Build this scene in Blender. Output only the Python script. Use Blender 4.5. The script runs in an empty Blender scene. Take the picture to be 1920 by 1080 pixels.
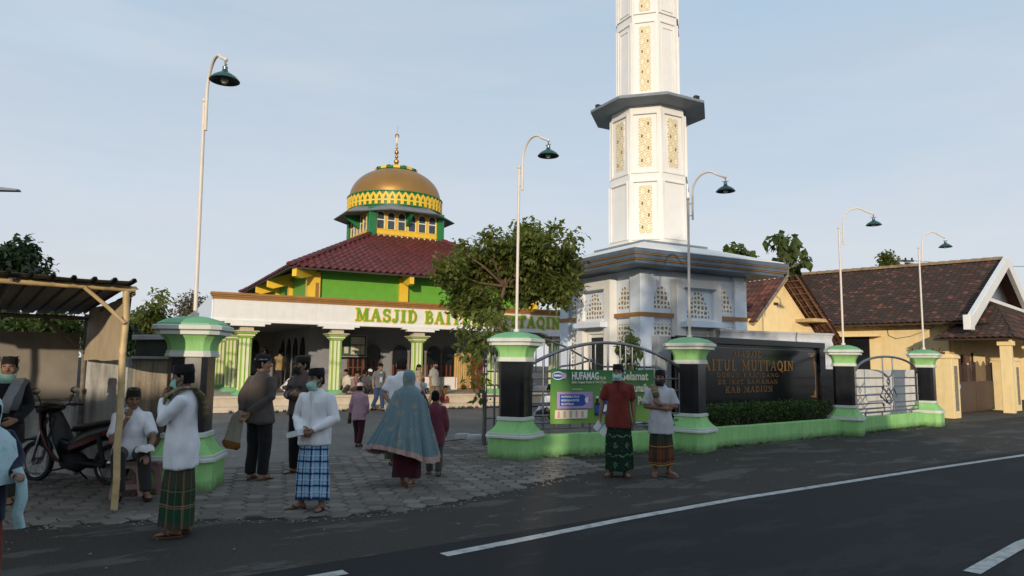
import bpy, math, random
import numpy as np
from mathutils import Vector, Matrix, noise
R = math.radians
rng = random.Random(11)
sc = bpy.context.scene
COL = sc.collection
V = Vector
# ------------------------------------------------------------------ camera model (survey of the photograph)
FPX, PITCH, ROLL, EYE = 1330.0, math.atan(143 / 1330.0), 0.0117, 1.65
Fw = V((0, math.cos(PITCH), math.sin(PITCH)))
R0 = V((1, 0, 0)); U0 = V((0, -math.sin(PITCH), math.cos(PITCH)))
Rt = R0 * math.cos(ROLL) + U0 * math.sin(ROLL)
Up = U0 * math.cos(ROLL) - R0 * math.sin(ROLL)
def ray(px, py): return Fw + Rt * ((px - 960) / FPX) - Up * ((py - 540) / FPX)
def gp(px, py, z=0.0):
    d = ray(px, py); t = (z - EYE) / d.z
    return V((d.x * t, d.y * t, z))
def at(px, py, Y):
    d = ray(px, py); t = Y / d.y
    return V((d.x * t, Y, EYE + d.z * t))
# ------------------------------------------------------------------ mesh builder
class MB:
    def __init__(s): s.v = []; s.f = []; s.m = []; s.uv = []; s.hasuv = False
    def add(s, vs, fs, m=0, uvs=None):
        o = len(s.v)
        s.v += [tuple(p) for p in vs]
        if uvs: s.uv += [tuple(q) for q in uvs]; s.hasuv = True
        else: s.uv += [(0, 0)] * len(vs)
        s.f += [tuple(i + o for i in f) for f in fs]; s.m += [m] * len(fs)
    def box(s, lo, hi, m=0, M=None):
        x0, y0, z0 = lo; x1, y1, z1 = hi
        vs = [V(p) for p in ((x0,y0,z0),(x1,y0,z0),(x1,y1,z0),(x0,y1,z0),(x0,y0,z1),(x1,y0,z1),(x1,y1,z1),(x0,y1,z1))]
        if M: vs = [M @ p for p in vs]
        s.add(vs, [(0,3,2,1),(4,5,6,7),(0,1,5,4),(1,2,6,5),(2,3,7,6),(3,0,4,7)], m)
    def cbox(s, c, size, m=0, rz=0):
        M = Matrix.Translation(V(c)) @ Matrix.Rotation(rz, 4, 'Z')
        h = [q / 2 for q in size]
        s.box((-h[0],-h[1],-h[2]), h, m, M)
    def loft(s, rings, m=0, cap0=True, cap1=True, uv=None, closed=True):
        n = len(rings[0]); vs = [p for r in rings for p in r]; fs = []
        k = n if closed else n - 1
        for i in range(len(rings) - 1):
            for j in range(k):
                a = i * n + j; b = i * n + (j + 1) % n
                fs.append((a, b, b + n, a + n))
        if cap0: fs.append(tuple(reversed(range(n))))
        if cap1: fs.append(tuple(range((len(rings) - 1) * n, len(rings) * n)))
        s.add(vs, fs, m, uv)
    def tube(s, path, r, seg=8, m=0, cap=True, round_=False):
        path = [V(p) for p in path]; n = len(path)
        rs = list(r) if hasattr(r, '__len__') else [r] * n
        if round_:
            d0 = (path[0] - path[1]).normalized(); d1 = (path[-1] - path[-2]).normalized()
            path = [path[0] + d0 * rs[0] * .95, path[0] + d0 * rs[0] * .6] + path + [path[-1] + d1 * rs[-1] * .6, path[-1] + d1 * rs[-1] * .95]
            rs = [rs[0] * .35, rs[0] * .8] + rs + [rs[-1] * .8, rs[-1] * .35]; n += 4
        rings = []; nrm = None
        for i in range(n):
            t = (path[min(i + 1, n - 1)] - path[max(i - 1, 0)])
            t = t.normalized() if t.length > 1e-9 else V((0, 0, 1))
            if nrm is None:
                ref = V((0, 0, 1)) if abs(t.z) < .9 else V((1, 0, 0))
                nrm = t.cross(ref).normalized()
            else:
                nrm = (nrm - t * nrm.dot(t))
                nrm = nrm.normalized() if nrm.length > 1e-6 else t.orthogonal().normalized()
            b = t.cross(nrm)
            rings.append([path[i] + (nrm * math.cos(2*math.pi*j/seg) + b * math.sin(2*math.pi*j/seg)) * rs[i] for j in range(seg)])
        s.loft(rings, m, cap, cap)
    def lathe(s, prof, seg=24, c=(0,0,0), m=0, rot=0, cap=True):
        c = V(c)
        rings = [[c + V((r*math.cos(rot+2*math.pi*j/seg), r*math.sin(rot+2*math.pi*j/seg), z)) for j in range(seg)] for r, z in prof]
        s.loft(rings, m, cap, cap)
    def ell(s, c, rad, seg=12, m=0, M=None):
        c = V(c); rings = []; n = max(5, seg // 2)
        for i in range(n + 1):
            a = -math.pi/2 + math.pi * (i * .96 / n + .02)
            ring = [V((rad[0]*math.cos(a)*math.cos(2*math.pi*j/seg), rad[1]*math.cos(a)*math.sin(2*math.pi*j/seg), rad[2]*math.sin(a))) for j in range(seg)]
            rings.append([c + ((M @ p) if M else p) for p in ring])
        s.loft(rings, m)
    def prism(s, poly, M, d, m=0):
        n = len(poly)
        vs = [M @ V((x, y, 0)) for x, y in poly] + [M @ V((x, y, d)) for x, y in poly]
        fs = [tuple(reversed(range(n))), tuple(range(n, 2*n))] + [(i, (i+1) % n, n + (i+1) % n, n + i) for i in range(n)]
        s.add(vs, fs, m)
    def quad(s, a, b, c, d, m=0, uv=None):
        w, h = uv if uv else (1, 1)
        s.add([a, b, c, d], [(0,1,2,3)], m, [(0,0),(w,0),(w,h),(0,h)])
    def mesh(s, name):
        me = bpy.data.meshes.new(name); me.from_pydata(s.v, [], s.f)
        me.polygons.foreach_set('material_index', s.m)
        if s.hasuv:
            L = me.uv_layers.new(name='UVMap')
            li = np.empty(len(me.loops), dtype=np.int32); me.loops.foreach_get('vertex_index', li)
            L.data.foreach_set('uv', np.array(s.uv, dtype=np.float32)[li].ravel())
        me.update()
        return me
    def build(s, name, mats, parent=None, sharp=35, bevel=0, fix=True):
        me = s.mesh(name)
        if fix and s.f:
            import bmesh
            bm = bmesh.new(); bm.from_mesh(me); bmesh.ops.recalc_face_normals(bm, faces=bm.faces); bm.to_mesh(me); bm.free()
        return link(name, me, mats, parent, sharp, bevel)
def link(name, me, mats, parent=None, sharp=35, bevel=0):
    me.name = name
    for q in (mats if isinstance(mats, (list, tuple)) else [mats]): me.materials.append(q)
    me.polygons.foreach_set('use_smooth', [True] * len(me.polygons))
    if sharp < 170: me.set_sharp_from_angle(angle=R(sharp))
    o = bpy.data.objects.new(name, me); COL.objects.link(o)
    if parent: o.parent = parent
    if bevel:
        b = o.modifiers.new('bevel', 'BEVEL'); b.width = bevel; b.segments = 2; b.limit_method = 'ANGLE'; b.angle_limit = R(40)
    return o
def tag(o, label, cat, group=None):
    o['label'] = label; o['category'] = cat
    if group: o['group'] = group
    return o
def struct(o, kind='structure'): o['kind'] = kind; return o
def thing(name, label, cat, loc=(0,0,0), rz=0, group=None):
    o = bpy.data.objects.new(name, None); COL.objects.link(o); o.empty_display_size = .2
    o.location = loc; o.rotation_euler = (0, 0, rz)
    return tag(o, label, cat, group)
def dup(root, loc, rz=None, label=None):
    r = root.copy(); COL.objects.link(r); r.location = loc
    if rz is not None: r.rotation_euler = (0, 0, rz)
    if label: r['label'] = label
    for ch in list(root.children):
        c = ch.copy(); COL.objects.link(c); c.parent = r
        for g in list(ch.children):
            d = g.copy(); COL.objects.link(d); d.parent = c
    return r
# ------------------------------------------------------------------ materials
def newmat(name):
    m = bpy.data.materials.new(name); m.use_nodes = True
    nt = m.node_tree; nt.nodes.clear()
    out = nt.nodes.new('ShaderNodeOutputMaterial'); bs = nt.nodes.new('ShaderNodeBsdfPrincipled')
    nt.links.new(bs.outputs[0], out.inputs[0])
    return m, nt, bs, out
class G:
    """tiny node-graph helper"""
    def __init__(s, nt): s.nt = nt
    def n(s, t, **kw):
        nd = s.nt.nodes.new(t)
        for k, v in kw.items(): setattr(nd, k, v)
        return nd
    def put(s, sock, v):
        if hasattr(v, 'is_output') or isinstance(v, bpy.types.NodeSocket): s.nt.links.new(v, sock)
        elif isinstance(v, (tuple, list)) and len(v) == 3 and sock.type == 'RGBA': sock.default_value = (*v, 1)
        else: sock.default_value = v
    def math(s, op, a, b=0.0, c=None):
        nd = s.n('ShaderNodeMath', operation=op); s.put(nd.inputs[0], a); s.put(nd.inputs[1], b)
        if c is not None: s.put(nd.inputs[2], c)
        return nd.outputs[0]
    def mix(s, f, a, b, mode='MIX'):
        nd = s.n('ShaderNodeMix', data_type='RGBA', blend_type=mode)
        s.put(nd.inputs[0], f); s.put(nd.inputs[6], a); s.put(nd.inputs[7], b); return nd.outputs[2]
    def obj(s): return s.n('ShaderNodeTexCoord').outputs['Object']
    def map(s, vec, scale=(1,1,1), rot=(0,0,0), loc=(0,0,0)):
        nd = s.n('ShaderNodeMapping'); s.put(nd.inputs[0], vec)
        nd.inputs['Location'].default_value = loc; nd.inputs['Rotation'].default_value = rot; nd.inputs['Scale'].default_value = scale
        return nd.outputs[0]
    def noise(s, vec, scale, detail=4, rough=.55, out=0):
        nd = s.n('ShaderNodeTexNoise'); s.put(nd.inputs['Vector'], vec)
        nd.inputs['Scale'].default_value = scale; nd.inputs['Detail'].default_value = detail; nd.inputs['Roughness'].default_value = rough
        return nd.outputs[out]
    def ramp(s, f, lo, hi):
        nd = s.n('ShaderNodeMapRange'); s.put(nd.inputs[0], f)
        nd.inputs[1].default_value = lo; nd.inputs[2].default_value = hi; return nd.outputs[0]
    def bump(s, h, strength=.3, dist=.02):
        nd = s.n('ShaderNodeBump'); nd.inputs['Strength'].default_value = strength; nd.inputs['Distance'].default_value = dist
        s.put(nd.inputs['Height'], h); return nd.outputs[0]
    def uv(s):
        nd = s.n('ShaderNodeUVMap'); nd.uv_map = 'UVMap'
        sp = s.n('ShaderNodeSeparateXYZ'); s.nt.links.new(nd.outputs[0], sp.inputs[0]); return sp.outputs[0], sp.outputs[1], nd.outputs[0]
    def band(s, x, freq, lo, hi):
        f = s.math('FRACT', s.math('MULTIPLY', x, freq))
        return s.math('MULTIPLY', s.math('GREATER_THAN', f, lo), s.math('LESS_THAN', f, hi))
def mul(c, k): return tuple(min(1, q * k) for q in c)
def mat(name, col, rough=.7, metal=0, var=.12, scale=3, bump=0, bscale=40, dirt=0, dirtcol=(.06,.055,.045), streak=False, spec=.4, dscale=1.6):
    m, nt, bs, out = newmat(name); g = G(nt); oc = g.obj()
    n1 = g.noise(oc, scale, 5)
    c = g.mix(g.ramp(n1, .3, .7), mul(col, 1 - var), mul(col, 1 + var))
    if dirt:
        v = g.map(oc, (3, 3, .35)) if streak else oc
        n2 = g.noise(v, dscale, 6, .65)
        c = g.mix(g.math('MULTIPLY', g.ramp(n2, .5, .78), dirt), c, dirtcol)
    g.put(bs.inputs['Base Color'], c)
    bs.inputs['Metallic'].default_value = metal
    g.put(bs.inputs['Roughness'], g.math('ADD', g.math('MULTIPLY', n1, .2), rough - .1))
    bs.inputs['Specular IOR Level'].default_value = spec
    if bump: g.put(bs.inputs['Normal'], g.bump(g.noise(oc, bscale, 4), bump))
    return m
def cloth(name, col, var=.12, rough=.9, sub=.0):
    m, nt, bs, out = newmat(name); g = G(nt); oc = g.obj()
    n1 = g.noise(oc, 6, 4)
    g.put(bs.inputs['Base Color'], g.mix(g.ramp(n1, .3, .7), mul(col, 1 - var), mul(col, 1 + var)))
    bs.inputs['Roughness'].default_value = rough; bs.inputs['Specular IOR Level'].default_value = .15
    bs.inputs['Sheen Weight'].default_value = .15
    w = g.noise(g.map(oc, (8, 8, 3)), 1.4, 2)
    fine = g.noise(oc, 220, 1)
    g.put(bs.inputs['Normal'], g.bump(g.math('ADD', w, g.math('MULTIPLY', fine, .03)), .45, .03))
    return m
def leafmat(name, dark, light, tr=.35):
    m, nt, bs, out = newmat(name); g = G(nt)
    geo = g.n('ShaderNodeNewGeometry'); rnd = geo.outputs['Random Per Island']
    n1 = g.noise(g.obj(), 1.3, 2)
    f = g.math('ADD', g.math('MULTIPLY', rnd, .6), g.math('MULTIPLY', g.ramp(n1, .3, .7), .4))
    c = g.mix(f, dark, light)
    g.put(bs.inputs['Base Color'], c); bs.inputs['Roughness'].default_value = .5; bs.inputs['Specular IOR Level'].default_value = .35
    t = g.n('ShaderNodeBsdfTranslucent'); g.put(t.inputs[0], g.mix(.5, c, (light[0]*1.3, light[1]*1.3, light[2]*.5)))
    mx = g.n('ShaderNodeMixShader'); mx.inputs[0].default_value = tr
    nt.links.new(bs.outputs[0], mx.inputs[1]); nt.links.new(t.outputs[0], mx.inputs[2]); nt.links.new(mx.outputs[0], out.inputs[0])
    return m
def tilemat(name, cols, dirt=(.03,.025,.022), dirtamt=.6, rough=.75):
    m, nt, bs, out = newmat(name); g = G(nt); oc = g.obj()
    rnd = g.n('ShaderNodeNewGeometry').outputs['Random Per Island']
    cr = g.n('ShaderNodeValToRGB'); g.put(cr.inputs[0], rnd)
    el = cr.color_ramp.elements
    el[0].position = 0; el[0].color = (*cols[0], 1); el[1].position = 1; el[1].color = (*cols[-1], 1)
    for i, c in enumerate(cols[1:-1]): e = el.new((i + 1) / (len(cols) - 1)); e.color = (*c, 1)
    n2 = g.noise(oc, .9, 7, .7)
    c = g.mix(g.math('MULTIPLY', g.ramp(n2, .42, .7), dirtamt), cr.outputs[0], dirt)
    g.put(bs.inputs['Base Color'], c); bs.inputs['Roughness'].default_value = rough
    g.put(bs.inputs['Normal'], g.bump(g.noise(oc, 30, 4), .25))
    return m
def plaid(name, base, stripes):
    """stripes: (axis 'u'/'v', freq, lo, hi, colour, strength)"""
    m, nt, bs, out = newmat(name); g = G(nt); u, v, _ = g.uv()
    c = base
    if not stripes: c = g.mix(0, base, base)
    for ax, fr, lo, hi, col, k in stripes:
        b = g.band(u if ax == 'u' else v, fr, lo, hi)
        c = g.mix(g.math('MULTIPLY', b, k), c, col)
    g.put(bs.inputs['Base Color'], c); bs.inputs['Roughness'].default_value = .9; bs.inputs['Specular IOR Level'].default_value = .15
    oc = g.obj()
    g.put(bs.inputs['Normal'], g.bump(g.noise(g.map(oc, (16, 16, 3)), 1.5, 3), .5, .03))
    return m
M = {}
M['white'] = mat('white_paint', (.74,.73,.70), .65, var=.05, dirt=.25, dirtcol=(.42,.40,.36), streak=True)
M['white2'] = mat('clean_white_paint', (.77,.765,.75), .6, var=.03, dirt=.07, dirtcol=(.5,.48,.44), streak=True)
M['bluewhite'] = mat('pale_blue_paint', (.68,.765,.87), .6, var=.03, dirt=.06, dirtcol=(.36,.42,.5), streak=True)
M['cornice'] = mat('dark_slate_blue_cornice', (.10,.135,.18), .5, var=.12, dirt=.2)
M['slate'] = mat('slate_grey_paint', (.19,.225,.26), .55, var=.12, dirt=.2)
M['ochre'] = mat('brown_ochre_trim', (.32,.155,.045), .55, var=.12, dirt=.2, streak=True)
M['green'] = mat('leaf_green_wall_paint', (.13,.37,.035), .6, var=.07, dirt=.2, dirtcol=(.05,.13,.02), streak=True)
M['colgreen'] = mat('yellow_green_column_paint', (.24,.42,.055), .55, var=.08, dirt=.2, dirtcol=(.1,.18,.03), streak=True)
M['dgreen'] = mat('dark_green_paint', (.015,.17,.05), .45, var=.1)
M['yellow'] = mat('golden_yellow_paint', (.78,.50,.04), .5, var=.06, dirt=.12, dirtcol=(.4,.24,.04), streak=True)
M['paleyellow'] = mat('pale_yellow_strip_paint', (.70,.70,.46), .55, var=.06)
M['gold'] = mat('gold_dome_paint', (.38,.20,.06), .38, metal=.6, var=.08, scale=1.2, bump=.06, bscale=3)
M['goldball'] = mat('gilded_metal', (.55,.33,.15), .3, metal=.9, var=.1)
M['roof'] = tilemat('maroon_glazed_tiles', [(.085,.018,.02),(.11,.022,.024),(.14,.03,.03),(.10,.022,.022)], dirtamt=.45, dirt=(.04,.013,.013), rough=.5)
M['oldroof'] = tilemat('weathered_clay_tiles', [(.042,.024,.016),(.036,.021,.015),(.05,.026,.018),(.06,.029,.02),(.042,.024,.016),(.20,.075,.05)], dirtamt=.6, dirt=(.026,.018,.014), rough=.95)
M['redroof'] = tilemat('red_clay_tiles', [(.07,.028,.02),(.12,.042,.03),(.17,.06,.042),(.09,.034,.025)], dirtamt=.65, rough=.9)
M['pane'] = mat('grey_blue_glass', (.05,.07,.08), .12, var=.3)
M['dark'] = mat('dark_glass_and_shade', (.012,.013,.015), .2, var=.2)  # dark glass; also the painted shade inside the carport
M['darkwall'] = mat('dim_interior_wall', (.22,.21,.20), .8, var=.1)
M['wood'] = mat('red_brown_wood', (.16,.045,.022), .5, var=.25, scale=8, bump=.1)
M['door'] = mat('brown_gate_paint', (.055,.03,.022), .45, var=.25)
M['terrace'] = mat('cream_terrace_tile', (.55,.47,.36), .5, var=.1, scale=6, dirt=.4, dirtcol=(.28,.22,.17))
M['lime'] = mat('lime_green_plaster', (.20,.46,.14), .55, var=.08, dirt=.5, dirtcol=(.07,.17,.06), streak=True, bump=.08, bscale=25)
def limemat():
    m, nt, bs, out = newmat('lime_green_plaster'); g = G(nt); oc = g.obj()
    sp = g.n('ShaderNodeSeparateXYZ'); g.put(sp.inputs[0], oc)
    n1 = g.noise(oc, 3, 5); n2 = g.noise(g.map(oc, (5, 5, .6)), 1.8, 6, .65); n3 = g.noise(oc, 9, 6, .7)
    c = g.mix(g.ramp(n1, .3, .7), (.25,.53,.18), (.32,.62,.23))
    c = g.mix(g.math('MULTIPLY', g.ramp(n2, .50, .74), .42), c, (.12,.26,.09))
    low = g.math('SUBTRACT', g.math('ADD', .04, g.math('MULTIPLY', n3, .24)), sp.outputs[2])      # splash dirt along the foot
    c = g.mix(g.math('MULTIPLY', g.ramp(low, 0, .14), .7), c, (.05,.055,.035))
    c = g.mix(g.math('MULTIPLY', g.ramp(n3, .66, .69), .7), c, (.36,.38,.32))                     # chips showing plaster
    g.put(bs.inputs['Base Color'], c); g.put(bs.inputs['Roughness'], g.math('ADD', .5, g.math('MULTIPLY', n1, .25)))
    bs.inputs['Specular IOR Level'].default_value = .35
    g.put(bs.inputs['Normal'], g.bump(g.noise(oc, 25, 5), .22)); return m
M['lime'] = limemat()
M['mint'] = mat('mint_cap_paint', (.17,.42,.20), .55, var=.1, dirt=.5, dirtcol=(.08,.2,.1))
M['pwhite'] = mat('chalky_white_moulding', (.62,.64,.58), .65, var=.08, dirt=.45, dirtcol=(.27,.3,.24))
M['black'] = mat('black_wall_tile', (.010,.010,.012), .22, var=.3, spec=.5)
M['granite'] = mat('polished_black_granite', (.014,.015,.016), .16, var=.4, scale=60)
M['granite2'] = mat('black_granite_frame', (.010,.010,.011), .22, var=.4, scale=50)
M['goldtext'] = mat('engraved_gold_paint', (.30,.155,.045), .55, metal=.25, var=.25, scale=20)
M['steel'] = mat('stainless_tube', (.20,.205,.23), .32, metal=.85, var=.1)
M['polewhite'] = mat('cream_pole_paint', (.70,.63,.56), .45, var=.06, dirt=.3, dirtcol=(.4,.3,.22))
M['lampgreen'] = mat('enamel_green_shade', (.012,.07,.06), .3, var=.1)
M['lampin'] = mat('dark_shade_lining', (.04,.05,.055), .5)
M['bulb'] = mat('frosted_bulb', (.62,.55,.42), .25, var=.03)
M['hyellow'] = mat('warm_yellow_house_paint', (.84,.66,.35), .65, var=.06, dirt=.35, dirtcol=(.5,.32,.12), streak=True)
M['bamboo'] = mat('dry_bamboo', (.55,.40,.20), .5, var=.2, scale=9, dirt=.4, dirtcol=(.22,.14,.06))
M['sheet'] = mat('dark_corrugated_sheet', (.035,.037,.042), .5, var=.3)
M['ply'] = mat('stained_plywood', (.47,.38,.26), .75, var=.12, scale=3, dirt=.3, dirtcol=(.25,.16,.09))
M['board'] = mat('grimy_grey_panel', (.26,.235,.20), .8, var=.2, scale=2, dirt=.5)
def oldconc(name, base, stain, brown):
    m, nt, bs, out = newmat(name); g = G(nt); oc = g.obj()
    a = g.noise(g.map(oc, (3.2, 3.2, .45)), 1.3, 7, .62); b_ = g.noise(g.map(oc, (2.5, 2.5, .7)), 1.5, 6, .65); f = g.noise(oc, 16, 6, .7); big = g.noise(oc, 2.2, 5)
    sp = g.n('ShaderNodeSeparateXYZ'); g.put(sp.inputs[0], oc)
    c = g.mix(g.ramp(big, .3, .7), mul(base, .72), base)
    c = g.mix(g.math('MULTIPLY', g.ramp(b_, .44, .62), .75), c, brown)
    run = g.math('MULTIPLY', g.math('MULTIPLY', g.ramp(a, .48, .66), .85), g.ramp(g.math('ADD', sp.outputs[2], g.math('MULTIPLY', b_, 1.2)), .55, 2.0))   # runs of algae from the top edge
    c = g.mix(run, c, stain)
    c = g.mix(g.math('MULTIPLY', g.ramp(f, .58, .66), .6), c, mul(stain, 1.6))
    g.put(bs.inputs['Base Color'], c); bs.inputs['Roughness'].default_value = .9; bs.inputs['Specular IOR Level'].default_value = .2
    g.put(bs.inputs['Normal'], g.bump(g.math('ADD', f, big), .4, .02)); return m
M['conc'] = oldconc('stained_old_concrete', (.50,.50,.48), (.09,.085,.07), (.30,.285,.25))
M['concbrown'] = oldconc('brown_stained_concrete', (.36,.31,.24), (.035,.026,.018), (.13,.09,.055))
M['coping'] = mat('grey_coping', (.42,.43,.44), .8, var=.15, dirt=.4)
M['corr'] = mat('grey_white_zinc_sheet', (.56,.58,.61), .5, var=.1, dirt=.3)
M['bark'] = mat('rough_bark', (.13,.085,.055), .9, var=.3, scale=9, bump=.5, bscale=18)
M['bark2'] = mat('grey_bark', (.20,.17,.14), .9, var=.3, scale=9, bump=.5, bscale=18)
M['leafA'] = leafmat('leaf_mid_green', (.022,.042,.010), (.22,.25,.06), .42)
M['leafB'] = leafmat('leaf_dark_green', (.008,.022,.012), (.03,.06,.025), .25)
M['leafC'] = leafmat('leaf_hedge', (.014,.042,.006), (.085,.145,.03), .3)
M['leafD'] = leafmat('leaf_teak', (.025,.05,.012), (.11,.15,.04), .35)
M['leafE'] = leafmat('leaf_pale_pinkish', (.09,.085,.06), (.2,.17,.12), .35)
M['wire'] = mat('black_cable', (.015,.015,.016), .6)
M['rubber'] = mat('black_rubber', (.014,.014,.014), .8, var=.2)
M['plastblack'] = mat('scuffed_black_plastic', (.016,.016,.018), .35, var=.25)
M['redpaint'] = mat('dark_red_body_paint', (.10,.010,.009), .25, var=.15)
M['chrome'] = mat('chrome', (.40,.40,.41), .28, metal=1)
M['vinyl'] = mat('black_vinyl', (.02,.021,.022), .4, var=.2, bump=.1)
M['pinkplastic'] = mat('faded_pink_plastic', (.40,.25,.22), .5, var=.12, dirt=.35)
M['redplastic'] = mat('faded_maroon_plastic', (.22,.11,.11), .5, var=.12, dirt=.35)
M['skin'] = mat('brown_skin', (.20,.105,.065), .55, var=.1, scale=8)
M['skin2'] = mat('tan_skin', (.27,.15,.095), .55, var=.1, scale=8)
M['hair'] = mat('black_hair', (.008,.007,.007), .85, var=.3, scale=40, bump=.3, bscale=90, spec=.12)
M['eye'] = mat('dark_eye', (.012,.010,.009), .3)
M['lip'] = mat('lip', (.19,.07,.055), .5)
# ------------------------------------------------------------------ shared building helpers
UC, US = .8766, .4812
RZ = math.atan2(US, UC)
def s_at(px, O, v=0.0, z=1.65):
    r = (px - 960) / FPX; cp, sp = math.cos(PITCH), math.sin(PITCH)
    k = sp * (z - EYE)
    return (r * ((O[1] + UC * v) * cp + k) - O[0] + US * v) / (UC - r * US * cp)
def tile_roof(mb, A, B, C, D, tw=.25, tl=.33, amp=.03, m=0, lift=.03, under=None):
    A, B, C, D = map(V, (A, B, C, D))
    e = (B - A).normalized(); s = (D - A); s = (s - e * s.dot(e)); L = s.length; s.normalize(); n = e.cross(s)
    if n.z < 0: n = -n
    xD = (D - A).dot(e); xC = (C - A).dot(e); xB = (B - A).length
    rows = int(math.ceil(L / tl)); fr = (0, .2, .4, .6, .8, 1)
    for i in range(rows):
        t0 = i * tl; t1 = min(L, t0 + tl * 1.12)
        l0 = xD * t0 / L; r0 = xB + (xC - xB) * t0 / L; l1 = xD * t1 / L; r1 = xB + (xC - xB) * t1 / L
        j = math.floor(min(l0, l1) / tw)
        while j * tw < max(r0, r1):
            x0 = j * tw; x1 = x0 + tw; j += 1
            if x1 < l0 + .02 or x0 > r0 - .02: continue
            lo = []; hi = []; lip = []; jit = rng.uniform(-.006, .006)
            for q in fr:
                x = x0 + (x1 - x0) * q
                h = amp * math.cos(2 * math.pi * (q - .3))
                xa = min(max(x, l0), r0); xb = min(max(x, l1), r1)
                a = A + e * xa + s * t0 + n * (h + lift + .012 + jit); b = A + e * xb + s * t1 + n * (h * .9 + .004)
                lo.append(a); hi.append(b); lip.append(a - n * (lift + .01) - s * .004)
            k = len(fr); fs = []
            for q in range(k - 1):
                fs.append((q, q + 1, k + q + 1, k + q)); fs.append((2*k + q, 2*k + q + 1, q + 1, q))
            mb.add(lo + hi + lip, fs, m)
    if under is not None:
        d = n * .05
        mb.add([A - d, B - d, C - d, D - d, A - d*2, B - d*2, C - d*2, D - d*2], [(0,1,2,3),(7,6,5,4),(0,4,5,1),(1,5,6,2),(2,6,7,3),(3,7,4,0)], under)
def ridge_caps(mb, p, q, r=.11, step=.34, m=0):
    p, q = V(p), V(q); d = (q - p); L = d.length; d.normalize(); n = max(1, int(L / step))
    side = d.cross(V((0,0,1))).normalized(); up = side.cross(d).normalized()
    for i in range(n):
        a = p + d * (i * L / n); b = p + d * ((i + 1.12) * L / n)
        ra, rb = r * 1.12, r * .92
        rings = [[c + side * rr * math.cos(math.pi*k/6 ) + up * (rr * math.sin(math.pi*k/6) - .04) for k in range(7)] for c, rr in ((a, ra), (b, rb))]
        mb.loft(rings, m)
def arch_poly(w, h, pointed=0.0, n=12, base=0.0):
    """door-shaped outline, width w, total height h, x centred"""
    r = w / 2; pts = [(-r, base), (r, base)]
    for i in range(n + 1):
        a = math.pi * i / n
        x = r * math.cos(a); y = math.sin(a) * r
        pts.append((x, h - r * (1 + pointed) + y * (1 + pointed * (1 - abs(math.cos(a))))))
    return pts
def face_M(o, xdir, n):
    """matrix: local x along xdir, local y up, local z out along n"""
    x = V(xdir).normalized(); z = V(n).normalized(); y = V((0, 0, 1))
    return Matrix(((x.x, y.x, z.x, o[0]), (x.y, y.y, z.y, o[1]), (x.z, y.z, z.z, o[2]), (0, 0, 0, 1)))
def outline(mb, poly, M4, w, d, m=0, z0=0.0):
    """a frame of width w following the closed outline poly (grown outwards from its centroid)"""
    n = len(poly); cx = sum(p[0] for p in poly) / n; cy = sum(p[1] for p in poly) / n
    big = []
    for i in range(n):
        p0, p1, p2 = V((*poly[i-1], 0)), V((*poly[i], 0)), V((*poly[(i+1) % n], 0))
        t = ((p1 - p0).normalized() + (p2 - p1).normalized()).normalized(); nn = V((t.y, -t.x, 0))
        if nn.dot(p1 - V((cx, cy, 0))) < 0: nn = -nn
        big.append((p1.x + nn.x * w, p1.y + nn.y * w))
    vs = [M4 @ V((x, y, z0)) for x, y in poly] + [M4 @ V((x, y, z0 + d)) for x, y in poly] + [M4 @ V((x, y, z0 + d)) for x, y in big] + [M4 @ V((x, y, z0)) for x, y in big]
    fs = []
    for i in range(n):
        j = (i + 1) % n
        fs += [(i, j, n + j, n + i), (n + i, n + j, 2*n + j, 2*n + i), (2*n + i, 2*n + j, 3*n + j, 3*n + i)]
    mb.add(vs, fs, m)
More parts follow.
